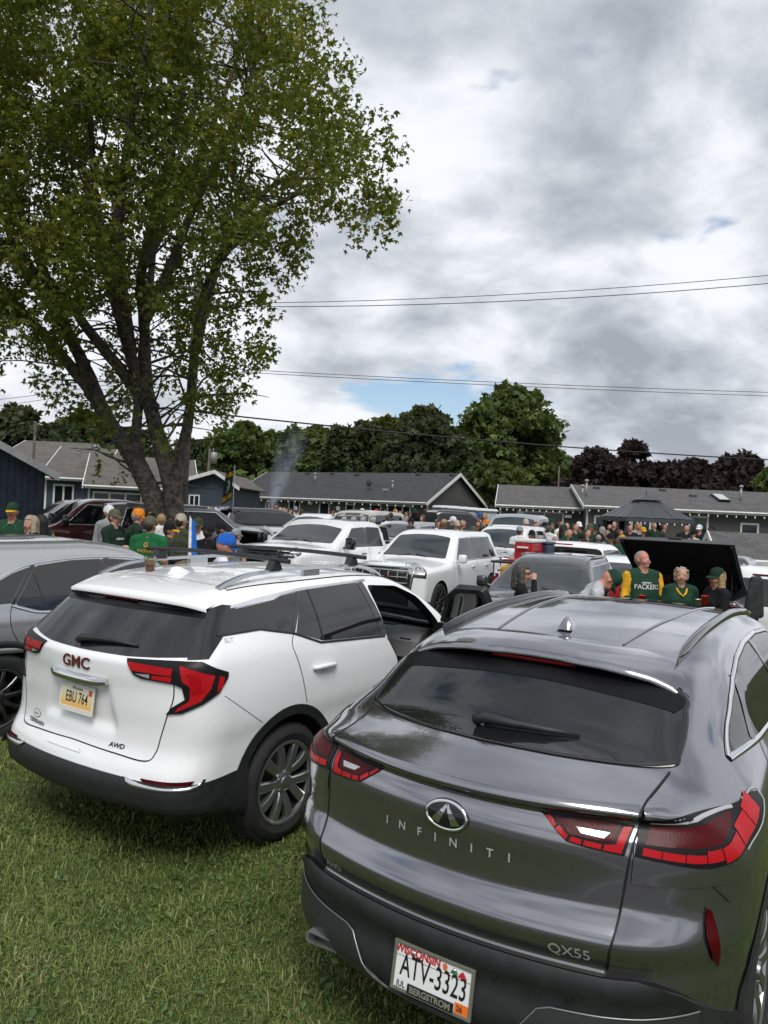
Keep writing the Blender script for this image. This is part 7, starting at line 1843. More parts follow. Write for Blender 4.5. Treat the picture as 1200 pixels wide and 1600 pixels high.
def hair_fig(style):
    """hair as its own field in head space"""
    g = Fig()
    if style in ('short', 'crop', 'fringe'):
        g.c((0, -.020, 1.672), (0, .002, 1.678), .086, .083, 0, .02, (1.09, .94, .93)); g.c((0, -.045, 1.63), (0, -.042, 1.60), .056, .044, 0, .03)
    elif style == 'curly':
        rg = np.random.default_rng(2)
        for i in range(34):
            d = rg.normal(size=3); d /= np.linalg.norm(d); p = np.array((0, -.02, 1.66)) + d * np.array((.085, .095, .10))
            if p[1] > .052 and p[2] < 1.70: continue
            g.c(p, p + rg.normal(0, .01, 3), .030, .026, 0, .012)
    elif style == 'long':
        g.c((0, -.022, 1.685), (0, .0, 1.692), .093, .088, 0, .02, (1.06, .93, .92))
        for sg in (-1, 1): g.c((sg * .065, -.015, 1.66), (sg * .085, -.02, 1.50), .042, .045, 0, .03); g.c((sg * .085, -.02, 1.50), (sg * .09, .035, 1.30), .045, .022, 0, .03)
        g.c((0, -.06, 1.64), (0, -.075, 1.36), .07, .05, 0, .03)
    elif style == 'bob':
        g.c((0, -.022, 1.688), (0, .004, 1.695), .096, .090, 0, .02, (1.05, .93, .92))
        for sg in (-1, 1): g.c((sg * .070, -.012, 1.67), (sg * .092, .0, 1.50), .042, .046, 0, .03)
        g.c((0, -.065, 1.64), (0, -.08, 1.47), .075, .068, 0, .03)
    return g


def hair_mesh(style, M, h=.011):
    g = hair_fig(style); lo, hi = g.box(.03)
    rg = np.random.default_rng(4)
    def fn(P):
        d = g.fn(P) + .006 * np.sin(P[:, 0] * 170 + 2 * np.sin(P[:, 2] * 60)) * np.sin(P[:, 2] * 45)
        cutz = {'short': 1.700, 'crop': 1.715, 'fringe': 1.69, 'curly': 1.705, 'long': 1.712, 'bob': 1.705}[style]
        face = np.maximum(np.maximum(.030 - P[:, 1], P[:, 2] - cutz), np.abs(P[:, 0]) - (.075 if style in ('long', 'bob') else .2))
        return np.maximum(d, -face)
    V, F = surface_nets(fn, lo, hi, h); V = np.array([tuple(M @ Vector(p)) for p in V]); return V, F


def person(px, d, face_deg, label, h=1.75, skin='fair', top='green', pants='denim', shoe='black', sleeve=None, trim=None, hat=None, hair=('short', 'brown'), res=.02, extra=None, group=None, dz=0.0, glasses=None, cap_back=False, **kw):
    """face_deg: 0 faces away from the camera, 180 towards it, 90 to the right"""
    p = grd(px, d); f = figure(h, **kw); nm = 'person'
    root = empty(nm, (p.x, p.y, p.z + dz), -math.radians(face_deg), label, 'person', group)
    ms = [SK[skin], cl(top), cl(sleeve or top), cl(pants), cl(shoe), eye_m, lip_m, cl(trim or top)]
    link('body', fig_mesh(f, ms, res), root)
    dress(root, f, hat, hair, glasses, cap_back, res)
    if extra: extra(root, f)
    return root


def dress(root, f, hat, hair, glasses=None, cap_back=False, res=.02):
    if hair:
        V, F = hair_mesh(hair[0], f.head, .011 if res < .016 else .016); link('hair', fast_mesh('hair', V, F, HAIR[hair[1]], True), root)
    if hat:
        a, b = hat if isinstance(hat, tuple) else (hat, hat); m1, m2 = cap_mesh(f.head, a, b, cap_back); o = m1.build('cap', cl(a), root, True); smooth_angle(m2.build('bill', cl(b), o), 40)
    if glasses:
        g = MB(); 
        for sg in (-1, 1): g.bbox(sg * .036 - .030, sg * .036 + .030, .088, .100, 1.634, 1.672, .006); g.box(sg * .066 - .003, sg * .066 + .018, .0, .095, 1.655, 1.663)
        g.v = [tuple(f.head @ Vector(q)) for q in g.v]; g.build('sunglasses', black_gloss, root)


def chest_text(txt, size, m, z, back=False, sx=1.0, y=.145, bold=.001, name='lettering', lift=.006):
    def ex(root, f):
        v, fc = text_mesh(txt, size, 0, 'CENTER', sx, bold); sg = 1 if back else -1
        P = [f.body @ Vector((sg * a, (-1 if back else 1) * (y - 1.6 * a * a), z + b)) for a, b, _ in v]; P = snap(P, f, -1 if back else 1, lift)
        obj(name, P, fc, m, root, False)
    return ex


def snap(P, f, sg, lift=.006):
    """press points on to the figure along y"""
    P = np.array([tuple(p) for p in P]); lo = P.copy(); hi = P.copy(); lo[:, 1] = 0; hi[:, 1] = sg * .5
    for _ in range(20):
        m = (lo + hi) / 2; ins = f.fn(m) < 0; lo[ins] = m[ins]; hi[~ins] = m[~ins]
    hi[:, 1] += sg * lift; return hi


def both(*fs):
    def ex(r, f):
        for g in fs: g(r, f)
    return ex


Yp = cl('yellow'); Wp = cl('white')


def build_people():
    # three tailgaters at the open bed cover
    def m1x(r, f): chest_text('PACKERS', .092, cl('black'), 1.29, sx=.92, bold=.0035)(r, f); chest_text('PACKERS', .092, Wp, 1.29, sx=.92, bold=.0004, lift=.011)(r, f); chest_text('GREEN BAY', .026, Wp, 1.345)(r, f)
    person(1008, 10.6, 172, 'man in green and gold team hoodie looking up, grey hair', 1.83, 'ruddy', 'green', 'khaki', sleeve='green', trim='yellow', hair=('short', 'grey'), res=.0125, extra=m1x, fingers=True, trim_sleeve=True, turn=-.35, nod=-.25, belly=.03, build=1.08, armL=((.05, .06, -.27), (-.06, .24, -.32)), armR=((.06, .06, -.27), (-.02, .22, -.36)))
    person(1068, 10.3, 186, 'woman in dark green hoodie with short curly blond hair', 1.63, 'fair', 'green', 'denim', hair=('curly', 'ash'), res=.0125, fem=True, fingers=True, build=1.08, belly=.02, turn=.2, armL=((.05, .03, -.27), (-.04, .22, -.30)), armR=((.05, .03, -.27), (-.04, .22, -.30)), extra=lambda r, f: scarf(r, f))
    person(1124, 10.0, 255, 'woman in black jacket and dark green cap with long blond hair', 1.63, 'tan', 'black', 'denim', hat=('dkgreen', 'green'), hair=('long', 'blond'), res=.0125, fem=True, fingers=True, turn=.05, armL=((.05, .08, -.25), (.0, .28, -.22)), armR=((.05, .06, -.25), (-.02, .26, -.24)))
    # pair beyond the coupe's roof
    person(820, 9.3, 98, 'woman in sunglasses and black hoodie raising a hand to her mouth', 1.60, 'fair', 'black', 'black', hair=('bob', 'saltpepper'), glasses=True, res=.0125, fem=True, fingers=True, armR=((.03, .17, -.16), (-.15, .17, .13)), armL=((.05, .05, -.26), (.0, .20, -.34)), curl=.8)
    person(898, 8.7, 95, 'man in pale grey shirt and green cap bending forward', 1.76, 'ruddy', 'ltgrey', 'denim', hat=('green', 'green'), hair=None, res=.0125, fingers=True, bend=.60, nod=.55, belly=.03, bare_arms=True, armL=((.02, .10, -.26), (.0, .18, -.48)), armR=((.02, .10, -.26), (.0, .18, -.48)))
    # by the small red-white-blue flag
    person(352, 8.2, 70, 'older man in bright blue cap and white shirt beyond the roof crossbars', 1.78, 'ruddy', 'white', 'denim', hat=('blue', 'blue'), hair=None, res=.0125, bare_arms=True, nod=.25, build=1.12, belly=.05, extra=chest_text('22', .16, cl('blue'), 1.30, back=True))
    # the left-hand group
    q = dict(res=.017)
    person(236, 11.6, 8, 'man in bright green T-shirt seen from behind', 1.80, 'tan', 'kelly', 'khaki', sleeve='kelly', hat='camo', hair=('crop', 'brown'), build=1.18, belly=.04, bare_arms=True, extra=both(chest_text('PACKERS', .06, cl('gold'), 1.27, back=True), chest_text('G', .10, cl('gold'), 1.36, back=True)), **q)
    person(180, 13.0, 105, 'bearded man in dark green sweatshirt and camouflage cap', 1.80, 'fair', 'dkgreen', 'denim', hat='camo', hair=('crop', 'brown'), glasses=True, belly=.04, build=1.15, armR=((.05, .1, -.26), (.0, .33, -.24)), extra=chest_text('GREEN BAY', .045, Wp, 1.30), **q)
    person(171, 14.6, 120, 'person in white cap half hidden behind the camouflage cap', 1.84, 'fair', 'grey', 'denim', hat='white', **q)
    person(207, 13.4, 60, 'man in dark green jacket and orange cap leaning in', 1.84, 'ruddy', 'dkgreen', 'black', hat='orange', hair=('crop', 'grey'), build=1.25, belly=.06, bend=.15, **q)
    person(238, 16.0, 70, 'person in yellow team jacket standing highest by the maple trunk', 1.80, 'fair', 'yellow', 'black', sleeve='black', hat='black', dz=.22, **q)
    person(253, 14.4, 330, 'blond youngster in white jersey behind the green T-shirt', 1.78, 'fair', 'white', 'denim', hair=('short', 'blond'), build=.92, **q)
    person(267, 12.5, 75, 'person in grey leather jacket and black cap with yellow bill', 1.70, 'tan', 'char', 'black', hat=('black', 'yellow'), armR=((.05, .1, -.25), (.0, .3, -.2)), **q)
    person(284, 13.6, 20, 'man in olive-green long sleeves and beige cap', 1.83, 'fair', 'olive', 'khaki', hat='beige', build=1.15, **q)
    person(311, 14.6, 175, 'man in white jersey facing the camera beside the blue flag', 1.76, 'tan', 'white', 'denim', hat='olive', sleeve='white', belly=.04, extra=chest_text('1', .2, cl('red'), 1.22), **q)
    person(327, 12.9, 15, 'dark-skinned man in black vest and black cap', 1.74, 'dark', 'black', 'char', hat='black', bare_arms=True, build=1.2, armL=((.06, .1, -.24), (-.02, .32, -.2)), **q)
    person(347, 14.4, 60, 'man in black shirt with white collar and black cap', 1.75, 'tan', 'black', 'denim', hat='black', **q)
    person(371, 14.0, 30, 'man in grey T-shirt and grey cap near the raised tailgate', 1.70, 'fair', 'grey', 'denim', hat='grey', bare_arms=True, **q)
    person(21, 12.4, 172, 'man in green jersey and striped team cap with green beads', 1.84, 'ruddy', 'green', 'khaki', hat=('green', 'yellow'), build=1.2, belly=.06, bare_arms=True, armL=((.05, .08, -.26), (-.05, .26, -.26)), armR=((.05, .08, -.26), (-.05, .26, -.26)), extra=lambda r, f: beads(r, f), **q)
    person(50, 11.6, 215, 'blond woman in black jacket next to the beaded man', 1.68, 'fair', 'black', 'denim', hair=('bob', 'ash'), fem=True, **q)
    person(66, 12.2, 300, 'dark-haired woman in green jersey with gold sleeve stripes', 1.68, 'fair', 'green', 'denim', sleeve='white', trim='yellow', trim_sleeve=True, hair=('long', 'dark'), fem=True, **q)
    # pickup-bed party in the middle
    person(806, 15.8, 185, 'man in yellow checked shirt and white cap beside the red cooler', 1.74, 'tan', 'gold', 'denim', hat='white', glasses=True, dz=-.1, **q)
    crowd()


def scarf(r, f):
    o = MB().tube([tuple(f.body @ Vector(p)) for p in ((-.075, .05, 1.46), (-.05, .10, 1.40), (0, .135, 1.35), (.05, .10, 1.40), (.075, .05, 1.46))], .014, 7).build('scarf', Yp, r, True)


def beads(r, f):
    mb = MB(); gm = mat('bead_green', (.03, .30, .10), .2, .3)
    for i in range(26):
        a = 2 * math.pi * i / 26; c = f.body @ Vector((.10 * math.cos(a), .12 + .04 * math.sin(a) * -1, 1.33 + .13 * math.sin(a))); mb.lathe([(.001, -.012), (.012, 0), (.001, .012)], 6, 'z', tuple(c))
    mb.build('bead_necklace', gm, r, True)


def crowd():
    """figures farther off: eight bodies shared, clothes of their own"""
    arche = []
    D0 = ((.045, -.02, -.28), (.055, .06, -.52)); up = ((.05, .10, -.25), (-.02, .30, -.22)); pk = ((.09, .0, -.27), (.02, .08, -.44))
    for i, kw in enumerate((dict(), dict(armR=up), dict(armL=up, build=1.18, belly=.05), dict(fem=True, armL=pk), dict(armL=pk, armR=pk, build=1.12), dict(fem=True, armR=up), dict(build=1.25, belly=.07, stride=.02), dict(armL=up, armR=up))):
        f = figure(1.75, turn=(-.5, .4, 0, .3, -.2, 0, .5, -.4)[i], **kw); me = fig_mesh(f, [SK['fair']] * 8, .03); h = {}
        for st in ('short', 'long'): V, F = hair_mesh(st, f.head, .02); h[st] = fast_mesh('hair', V, F, HAIR['brown'], True)
        m1, m2 = cap_mesh(f.head, 0, 0); o = MB().add(m1.v, m1.f, 0).add(m2.v, m2.f, 1); c = o.build('cap', [cl('green'), cl('green')], None, True); h['cap'] = c.data; bpy.data.objects.remove(c); arche.append((f, me, h))
    rg = random.Random(4); nth = [0]
    def add(px, d, face, label, top, hat=None, pants=None, skin=None, i=None, h=None, group='tailgaters before the houses', num=None, dz=0.0, trim=None):
        i = rg.randrange(8) if i is None else i; f, me, hh = arche[i]; p = grd(px, d); s = (h or rg.uniform(1.66, 1.86)) / 1.75
        r = empty('person', (p.x, p.y, p.z + dz), -math.radians(face), label, 'person', group); r.scale = (s, s, s)
        b = link('body', me, r); sk = SK[skin or rg.choice(['fair', 'fair', 'tan', 'ruddy'])]
        for k, m in enumerate((sk, cl(top), cl(trim or top), cl(pants or rg.choice(['denim', 'black', 'khaki', 'char'])), cl('black'), eye_m, lip_m, cl(top))): b.material_slots[k].link = 'OBJECT'; b.material_slots[k].material = m
        if hat:
            c = link('cap', hh['cap'], r)
            for k in (0, 1): c.material_slots[k].link = 'OBJECT'; c.material_slots[k].material = cl(hat)
        st = 'long' if i in (3, 5) else 'short'
        a = link('hair', hh[st], r); a.material_slots[0].link = 'OBJECT'; a.material_slots[0].material = HAIR[rg.choice(['brown', 'dark', 'grey', 'blond', 'saltpepper', 'brown'])]
        if num:
            v, fc = text_mesh(num, .20, 0, 'CENTER', .8, .004); P = snap([Vector((x, -.1, 1.24 + y)) for x, y, _ in v], f, -1); obj('lettering', P, fc, Wp if top != 'white' else cl('navy'), r, False)
        return r
    # right-hand crowd, left to right
    R_ = [(813, 21.5, 15, 'man in white jersey number 58 by the raised hatch', 'white', 'grey', '58'), (832, 21.8, 190, 'man in beige shirt and black cap left of the green jerseys', 'beige', 'black', None), (846, 20.8, 5, 'dark-haired person in green with yellow straps, back turned', 'green', None, None), (858, 23.5, 30, 'woman in white top behind the green jerseys', 'white', None, None), (869, 20.6, 350, 'person in dark green jersey number 2, back turned', 'green', None, '2'), (881, 22.4, 90, 'man in kelly-edged green sweatshirt and green cap', 'green', 'green', None), (891, 21.6, 200, 'tall man in plain green fleece facing the camera', 'green', None, None), (899, 23.5, 150, 'bald-looking man behind the green fleece', 'dkgreen', None, None), (911, 20.7, 5, 'shorter fan in dark green number 15 shirt beside the camouflage hat', 'dkgreen', 'black', '15'), (922, 23.4, 270, 'person in camouflage hat behind number 15', 'green', 'camo', None), (917, 18.6, 110, 'person in tan jacket seated-height behind the white pickup', 'brown', 'black', None), (927, 18.9, 120, 'man in white long-sleeve shirt right of the white pickup cab', 'white', None, None), (936, 21.8, 20, 'man in green hooded jacket, back turned', 'green', None, None), (946, 19.6, 20, 'man in green jacket with gold sleeve band, back turned', 'green', 'green', None), (950, 23.0, 200, 'person in black shirt in front of the gazebo post', 'black', None, None), (962, 18.8, 25, 'large man in plain dark green sweatshirt nearest the white car', 'green', None, None), (860, 17.2, 0, 'child in gold shirt and green cap behind the cab', 'gold', 'green', None)]
    more = [(822, 24.5, 'green', 'beige', 'man in green with beige cap behind number 58'), (838, 24.2, 'dkgreen', None, 'person in dark green behind the beige shirt'), (851, 24.8, 'char', 'black', 'person in charcoal and black cap before the patio door'), (863, 25.5, 'green', 'green', 'green-capped person before the patio door'), (876, 25.0, 'white', None, 'person in white before the patio door edge'), (886, 24.4, 'gold', None, 'person in gold shirt among the green jerseys'), (895, 21.0, 'dkgreen', 'green', 'man in dark green with green cap next to number 15'), (905, 24.8, 'green', 'white', 'man in green with white cap behind the crowd'), (918, 21.9, 'green', None, 'person in green right behind number 15'), (930, 24.0, 'black', 'green', 'person in black with green cap before the grey wall'), (941, 24.6, 'green', None, 'person in green before the house window'), (955, 21.0, 'dkgreen', 'black', 'person in dark green with black cap near the gazebo'), (969, 22.5, 'brown', None, 'person in brown jacket left of the gazebo'), (974, 21.5, 'green', 'yellow', 'person in green with yellow cap left of the gazebo')]
    for px, d, top, hat, lab in more: add(px, d, rg.uniform(100, 300), lab, top, hat)
    for px, d, fa, lab, top, hat, num in R_: add(px, d, fa, lab, top, hat, num=num, h=1.45 if 'child' in lab else None, i=6 if 'large' in lab else None)
    # under and beside the gazebo
    for px, d, fa, lab, top, hat in ((985, 26, 190, 'dark-dressed man left under the gazebo roof', 'black', None), (997, 26.5, 170, 'woman in grey under the gazebo roof', 'grey', None), (1006, 25.5, 200, 'person in black and gold cap under the gazebo', 'black', 'yellow'), (1022, 27, 150, 'person in green under the gazebo, near the white post', 'dkgreen', None), (1037, 26, 120, 'person in charcoal at the right side of the gazebo', 'char', None), (1073, 25.5, 190, 'grey-bearded man in black right of the gazebo', 'black', None), (1084, 25, 250, 'man in light T-shirt and black cap by the glass door', 'ltgrey', 'black'), (1093, 25.6, 200, 'man in white cap by the glass door', 'black', 'white'), (1112, 25, 90, 'person in patterned dark cap by the siding wall', 'char', 'black'), (953, 28, 180, 'woman in pink-grey top left of the gazebo', 'beige', None), (960, 27.5, 210, 'dark-haired woman left of the gazebo post', 'black', None)): add(px, d, fa, lab, top, hat)
    # before the long grey house
    L_ = [(425, 'green', 'red'), (433, 'black', None), (438, 'grey', 'beige'), (444, 'dkgreen', None), (449, 'brown', None), (455, 'char', None), (462, 'white', 'grey'), (470, 'green', None), (521, 'char', 'black'), (528, 'white', 'grey'), (547, 'green', 'green'), (552, 'gold', 'yellow'), (566, 'white', 'white'), (573, 'char', None), (588, 'black', 'red'), (595, 'dkgreen', None), (601, 'ltgrey', None), (618, 'black', None), (626, 'white', None), (636, 'grey', None), (648, 'dkgreen', 'green'), (662, 'beige', None), (669, 'red', None)]
    for px, top, hat in L_: add(px, rg.uniform(29, 33), rg.uniform(120, 300), f'{top_name(top)} person ' + ('at the smoky left end of' if px < 446 else 'by the left doors of' if px < 500 else 'before the middle windows of' if px < 580 else 'by the patio doors of' if px < 640 else 'at the gable corner of') + ' the ranch house' + (f', {hat} cap' if hat else ''), top, hat, group='crowd along the ranch house')
    add(611, 26, 5, 'person in navy jersey number 87, back turned', 'navy', None, num='87'); add(606, 24.5, 330, 'dark-haired man in white shirt before the patio doors', 'white', None); add(643, 24, 250, 'bearded man in dark cap behind the silver car', 'char', 'black')
    for px, d, top, hat, lab in ((685, 23.5, 'white', None, 'woman in white beside the black pickup'), (694, 24, 'dkgreen', None, 'man in dark green by the black pickup bed'), (708, 23.5, 'green', 'white', 'man in green with white cap by the black pickup'), (714, 22.5, 'green', 'beige', 'man in green jersey and wide tan hat before the black pickup'), (724, 23, 'char', None, 'long-haired woman in charcoal before the black pickup'), (741, 22, 'beige', 'camo', 'man in tan coat and camouflage cap before the silver pickup'), (748, 24, 'black', None, 'person in black behind the tan coat'), (693, 21.8, 'olive', 'brown', 'person in brown hat just above the white SUV roof'), (750, 30, 'ltgrey', 'blue', 'person in pale shirt and blue cap by the portable toilets'), (757, 30, 'orange', None, 'person in orange vest by the portable toilets'), (660, 28, 'black', None, 'person in black in front of the gable window')): add(px, d, rg.uniform(120, 300), lab, top, hat)


def top_name(t): return {'dkgreen': 'dark green clad', 'green': 'green clad', 'char': 'charcoal clad', 'ltgrey': 'pale grey clad'}.get(t, t + ' clad')
build_people()


# ================================================================ small things
def build_props():
    # iced drink on the white roof
    b = body_terrain(); P, N = b.on('top', [(.80, .27)], 0); M = terrain.matrix_basis; q = M @ Vector(P[0])
    r = empty('iced_drink', q, 0, 'clear plastic cup of iced brown drink standing on the white SUV roof', 'cup')
    cup = MB().lathe([(.028, 0), (.030, .002), (.040, .088), (.042, .098), (.043, .103), (.041, .103)], 24, 'z'); cup.build('cup', clear_glass, r, True)
    MB().lathe([(.001, .003), (.0275, .003), (.033, .045), (.001, .045)], 20, 'z').build('drink', mat('cola', (.36, .11, .03), .1), r, True); MB().lathe([(.001, .046), (.0333, .046), (.0375, .082), (.001, .084)], 20, 'z').build('ice', mat('ice_amber', (.62, .34, .13), .15, noise=(60, .5)), r, True)
    # cups of the three tailgaters
    def cup_at(px, py, d, m, label, hgt=.12, rr=.045, name='cup'):
        p = at(px, py, d); o = MB().lathe([(.001, 0), (rr * .7, 0), (rr, hgt), (rr * 1.04, hgt), (rr * .98, hgt - .004), (rr * .9, hgt - .01), (.001, hgt - .012)], 18, 'z').build(name, m, None, True); o.location = p - Vector((0, 0, hgt / 2)); tag(o, label, 'cup'); return o
    redp = mat('cup_red', (.55, .02, .025), .35); whp = mat('cup_white', (.7, .7, .7), .4)
    cup_at(1003, 937, 10.2, redp, 'red party cup held by the man in the hoodie'); cup_at(1101, 938, 9.7, redp, 'red party cup held by the woman with long hair'); cup_at(1091, 944, 9.75, satin, 'steel tumbler next to the red cup', .13, .042, 'tumbler')
    # red camp lantern / cooler bits
    p = at(960, 922, 11.2); o = MB(); o.lathe([(.001, 0), (.075, 0), (.080, .02), (.078, .30), (.055, .36), (.03, .38), (.001, .39)], 18, 'z'); o = o.build('drink_jug', mat('jug_red', (.42, .015, .02), .35), None, True); o.location = p - Vector((0, 0, .2)); tag(o, 'red insulated drink jug left of the man in the hoodie', 'jug')
    # red cooler on the tailgate of the white pickup
    p = at(828, 858, 15.6); r = empty('cooler', (p.x, p.y, p.z - .22), math.radians(57), 'red cooler with white lid on the white pickup bed', 'cooler'); MB().bbox(-.36, .36, -.20, .20, 0, .36, .03).build('tub', mat('cooler_red', (.40, .015, .02), .4), r); MB().bbox(-.375, .375, -.215, .215, .362, .43, .02).build('lid', mat('cooler_white', (.68, .68, .67), .45), r)
    for x in (-.39, .39): MB().bbox(x - .02, x + .02, -.12, .12, .24, .28, .008).build('handle', MATS['cooler_white'], r)
    p = at(848, 860, 15.9); r = empty('cooler', (p.x, p.y, p.z - .2), math.radians(57), 'navy cooler right of the red cooler', 'cooler'); MB().bbox(-.25, .25, -.18, .18, 0, .33, .03).build('tub', mat('cooler_navy', (.015, .025, .06), .45), r); MB().bbox(-.265, .265, -.195, .195, .332, .39, .02).build('lid', MATS['cooler_navy'], r)
    p = at(812, 876, 14.8); r = empty('folding_table', (p.x, p.y, float(gz(p.x, p.y))), math.radians(57), 'dark folding table with red top beside the white pickup', 'table'); zt = p.z - float(gz(p.x, p.y)); MB().bbox(-.6, .6, -.35, .35, zt - .04, zt, .012).build('tabletop', mat('table_dark', (.02, .02, .022), .5), r)
    MB().bbox(-.4, .3, -.25, .2, zt + .002, zt + .03, .01).build('tray', mat('tray_red', (.35, .02, .02), .4), r)
    for x in (-.55, .55):
        for y in (-.3, .3): MB().tube([(x, y, 0), (x, y, zt - .03)], .014, 6).build('leg', MATS['table_dark'], r)
    # flags
    def flag(px, top_py, d, pole_bot, quad, m, name, label, text=None, tm=None, lean=0.0, waves=.04, pole_r=.014):
        p = grd(px, d); zt = at(px, top_py, d).z - p.z; r = empty(name, p, 0, label, 'flag'); MB().tube([(0, 0, pole_bot), (lean, 0, zt)], pole_r, 8).build('flagpole', mat('flagpole_grey', (.35, .35, .34), .4, .5), r, True)
        n, k = 16, 12; A_, B_, C_, D_ = [Vector(q) for q in quad]; V = []
        def surf(s_, t): q = A_.lerp(B_, s_).lerp(D_.lerp(C_, s_), t); q = q + Vector((0, waves * math.sin(s_ * 9 + t * 2.5) * (.3 + s_), waves * .4 * math.sin(t * 7) * s_)); return q
        V = [tuple(surf(i / n, j / k)) for i in range(n + 1) for j in range(k + 1)]; F = [(i * (k + 1) + j, (i + 1) * (k + 1) + j, (i + 1) * (k + 1) + j + 1, i * (k + 1) + j + 1) for i in range(n) for j in range(k)]
        fo = obj('flag_cloth', V, F, m, r, True)
        for item in (text or ()):
            tx, s0, t0, sz, mm = item; v, fc = text_mesh(tx, sz, 0, 'CENTER', 1.0, .006)
            for off in (-.012, .012): obj('lettering', [tuple(surf(min(max(s0 + x, 0), 1), min(max(t0 - y, 0), 1)) + Vector((0, off, 0))) for x, y, _ in v], fc, mm, fo, False)
        return r, surf, fo
    gm = cloth('flag_green', (.012, .035, .020)); d = 22; p = grd(357, d); z = lambda py: at(357, py, d).z - p.z; X = lambda px_: at(px_, 780, d).x - p.x
    r, surf, fo = flag(364, 726, d, .3, [(-.02, 0, z(732)), (X(344), 0, z(738) ), (X(340), 0, z(790)), (-.06, 0, z(780))], gm, 'team_flag', 'green team flag with yellow lettering on a pole above the parked cars', [('GREEN BAY', .50, .15, .19, Yp), ('PACKERS', .50, .86, .23, Yp), ('G', .5, .50, .50, Wp)])
    bm_ = cloth('flag_blue', (.02, .16, .55)); d = 8.6; p = grd(297, d); z = lambda py: at(297, py, d).z - p.z
    r, surf, fo = flag(298, 806, d, .9, [(.0, 0, z(808)), (.055, .03, z(815)), (.13, .05, z(905)), (.0, 0, z(905))], bm_, 'folded_flag', 'small blue and white flag hanging beside the white SUV roof', waves=.012, pole_r=.008)
    V = [tuple(surf(s_, t) + Vector((0, -.010, 0))) for t in np.linspace(0, 1, 12) for s_ in (.0, .34)]; obj('white_stripe', V, [(i * 2, i * 2 + 1, i * 2 + 3, i * 2 + 2) for i in range(11)], Wp, fo, True)
    for px_ in (314, 327):
        p = at(px_, 795, 20.5); r = empty('car_flag', p - Vector((0, 0, .35)), 0, 'small yellow car flag on the grey SUV roof, ' + ('nearer the maple' if px_ < 320 else 'farther from the maple'), 'flag', 'car flags'); MB().tube([(0, 0, 0), (0, 0, .42)], .008, 6).build('flagpole', trim_w, r); V = [(a * .16, .02 * math.sin(a * 5), .20 + b_ * .2) for a in np.linspace(0, 1, 6) for b_ in (0, 1)]; obj('flag_cloth', V, [(i * 2, i * 2 + 2, i * 2 + 3, i * 2 + 1) for i in range(5)], Yp, r, True)
    # round lamps on the off-roader
    o = at(566, 812, 25.0)
    for i, px_ in enumerate((538, 553, 568, 583)):
        p = at(px_, 812, 24.2); r = empty('roof_lamp', p, math.radians(27), ['leftmost round black lamp on the off-roader roof', 'second round black lamp on the off-roader roof', 'third round black lamp on the off-roader roof', 'rightmost round black lamp on the off-roader roof'][i], 'lamp', 'off-roader roof lamps')
        MB().lathe([(.001, .10), (.10, .08), (.135, .02), (.135, 0), (.115, 0)], 20, 'y').build('housing', black_plastic, r, True); MB().lathe([(.115, .0), (.06, -.012), (.001, -.016)], 18, 'y').build('lens', clear_lens, r, True); MB().tube([(0, .04, -.13), (0, .04, -.30)], .02, 6).build('bracket', black_plastic, r)
    # jacket hung on the black pickup
    p = at(1180, 938, 9.6); g = Fig(); g.c((0, 0, .30), (0, .02, -.25), .13, .15, 0, .05, (1, 1.6, 1)); g.c((-.12, 0, .26), (-.17, .02, -.22), .06, .05, 0, .05); g.c((.12, 0, .26), (.18, 0, -.26), .06, .05, 0, .05); g.c((-.05, 0, .36), (.05, 0, .36), .06, .06, 0, .05)
    V, F = surface_nets(lambda P: g.fn(P) + .012 * np.sin(P[:, 0] * 40 + P[:, 2] * 6), *g.box(.05), .02); o = link('jacket', fast_mesh('jacket', V, F, cl('char'), True), None, p, (0, 0, .5)); o.scale = (.72, .72, .72); tag(o, 'dark grey jacket hanging from the black pickup at right', 'jacket')
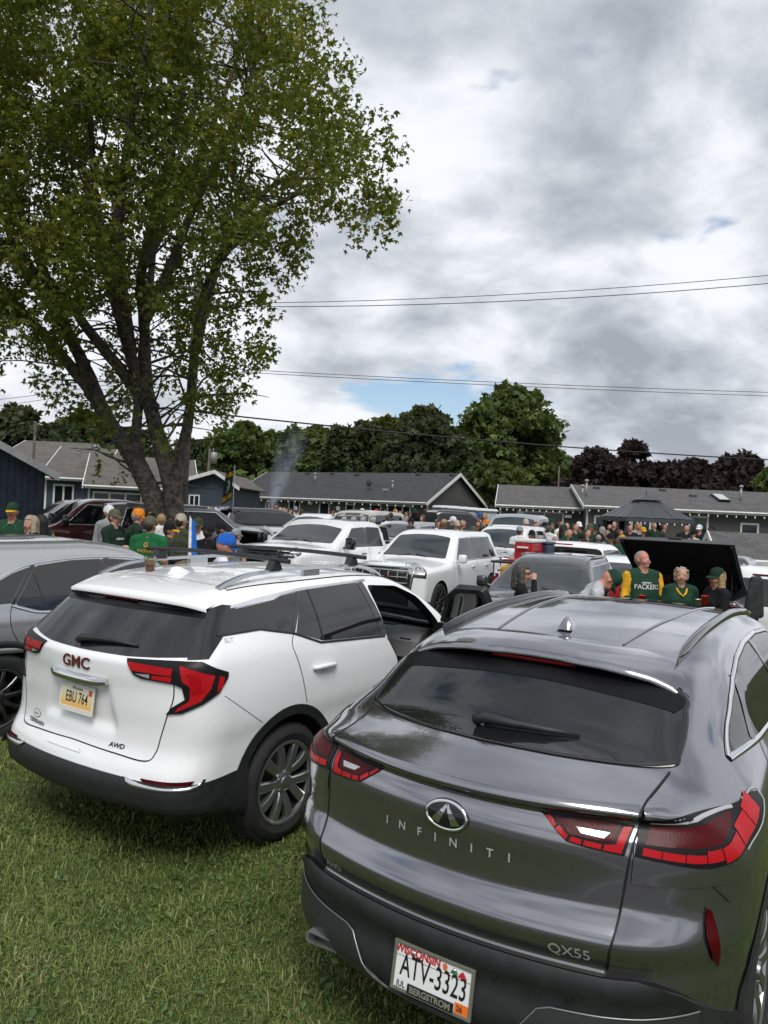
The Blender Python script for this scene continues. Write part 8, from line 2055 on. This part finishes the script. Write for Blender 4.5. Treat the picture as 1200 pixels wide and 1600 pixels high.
    # iron fence before the white car
    p0, p1 = at(40, 800, 22), at(120, 800, 21); root = empty('iron_fence', (p0.x, p0.y, float(gz(p0.x, p0.y))), math.atan2(p1.y - p0.y, p1.x - p0.x), 'black iron picket fence behind the maroon pickup', 'fence'); L_ = (p1 - p0).length; im = mat('iron_black', (.012, .012, .013), .5)
    for zz in (.15, 1.05): MB().box(0, L_, -.015, .015, zz, zz + .04).build('rail', im, root)
    me = None
    for i in range(int(L_ / .12)):
        if me is None: o = MB().box(-.009, .009, -.009, .009, 0, 1.2).build('picket', im, root); me = o.data
        else: o = link('picket', me, root)
        o.location = (.06 + i * .12, 0, 0)
    # smoke over the ranch house
    p = at(440, 770, 36); bpy.ops.mesh.primitive_cube_add(size=1, location=(p.x + .3, p.y, p.z + 1.3)); o = bpy.context.object; o.name = 'smoke'; o.scale = (3.4, 2.2, 4.2); tag(o, 'thin blue-grey barbecue smoke rising past the ranch house roof', 'smoke', kind='stuff')
    m = bpy.data.materials.new('smoke'); m.use_nodes = True; t = NT(m.node_tree); t.n.clear(); out = t.add('ShaderNodeOutputMaterial'); v = t.add('ShaderNodeVolumePrincipled'); t.l.new(v.outputs[0], out.inputs['Volume']); v.inputs['Color'].default_value = (.72, .80, .92, 1)
    tc = t.add('ShaderNodeTexCoord'); sp = t.add('ShaderNodeSeparateXYZ'); t.l.new(tc.outputs['Generated'], sp.inputs[0]); n = t.noise(tc.outputs['Object'], 2.4, 4, .6, 1.0)
    x0 = t.math('ADD', t.math('SUBTRACT', sp.outputs[0], .30), t.math('MULTIPLY', sp.outputs[2], -.32)); x0 = t.math('ADD', x0, t.math('MULTIPLY', t.math('SUBTRACT', n, .5), .35)); wd = t.math('ADD', .06, t.math('MULTIPLY', sp.outputs[2], .24))
    core = t.math('SUBTRACT', 1.0, t.math('DIVIDE', t.math('ABSOLUTE', x0), wd), clamp=True); yb = t.math('SUBTRACT', 1.0, t.math('MULTIPLY', t.math('ABSOLUTE', t.math('SUBTRACT', sp.outputs[1], .5)), 2.2), clamp=True)
    den = t.math('MULTIPLY', t.math('MULTIPLY', core, yb), t.math('MULTIPLY', t.rng(n, .38, .66), t.rng(sp.outputs[2], 1.0, .5))); t.l.new(t.math('MULTIPLY', den, 1.1), v.inputs['Density']); o.data.materials.append(m)
build_props()
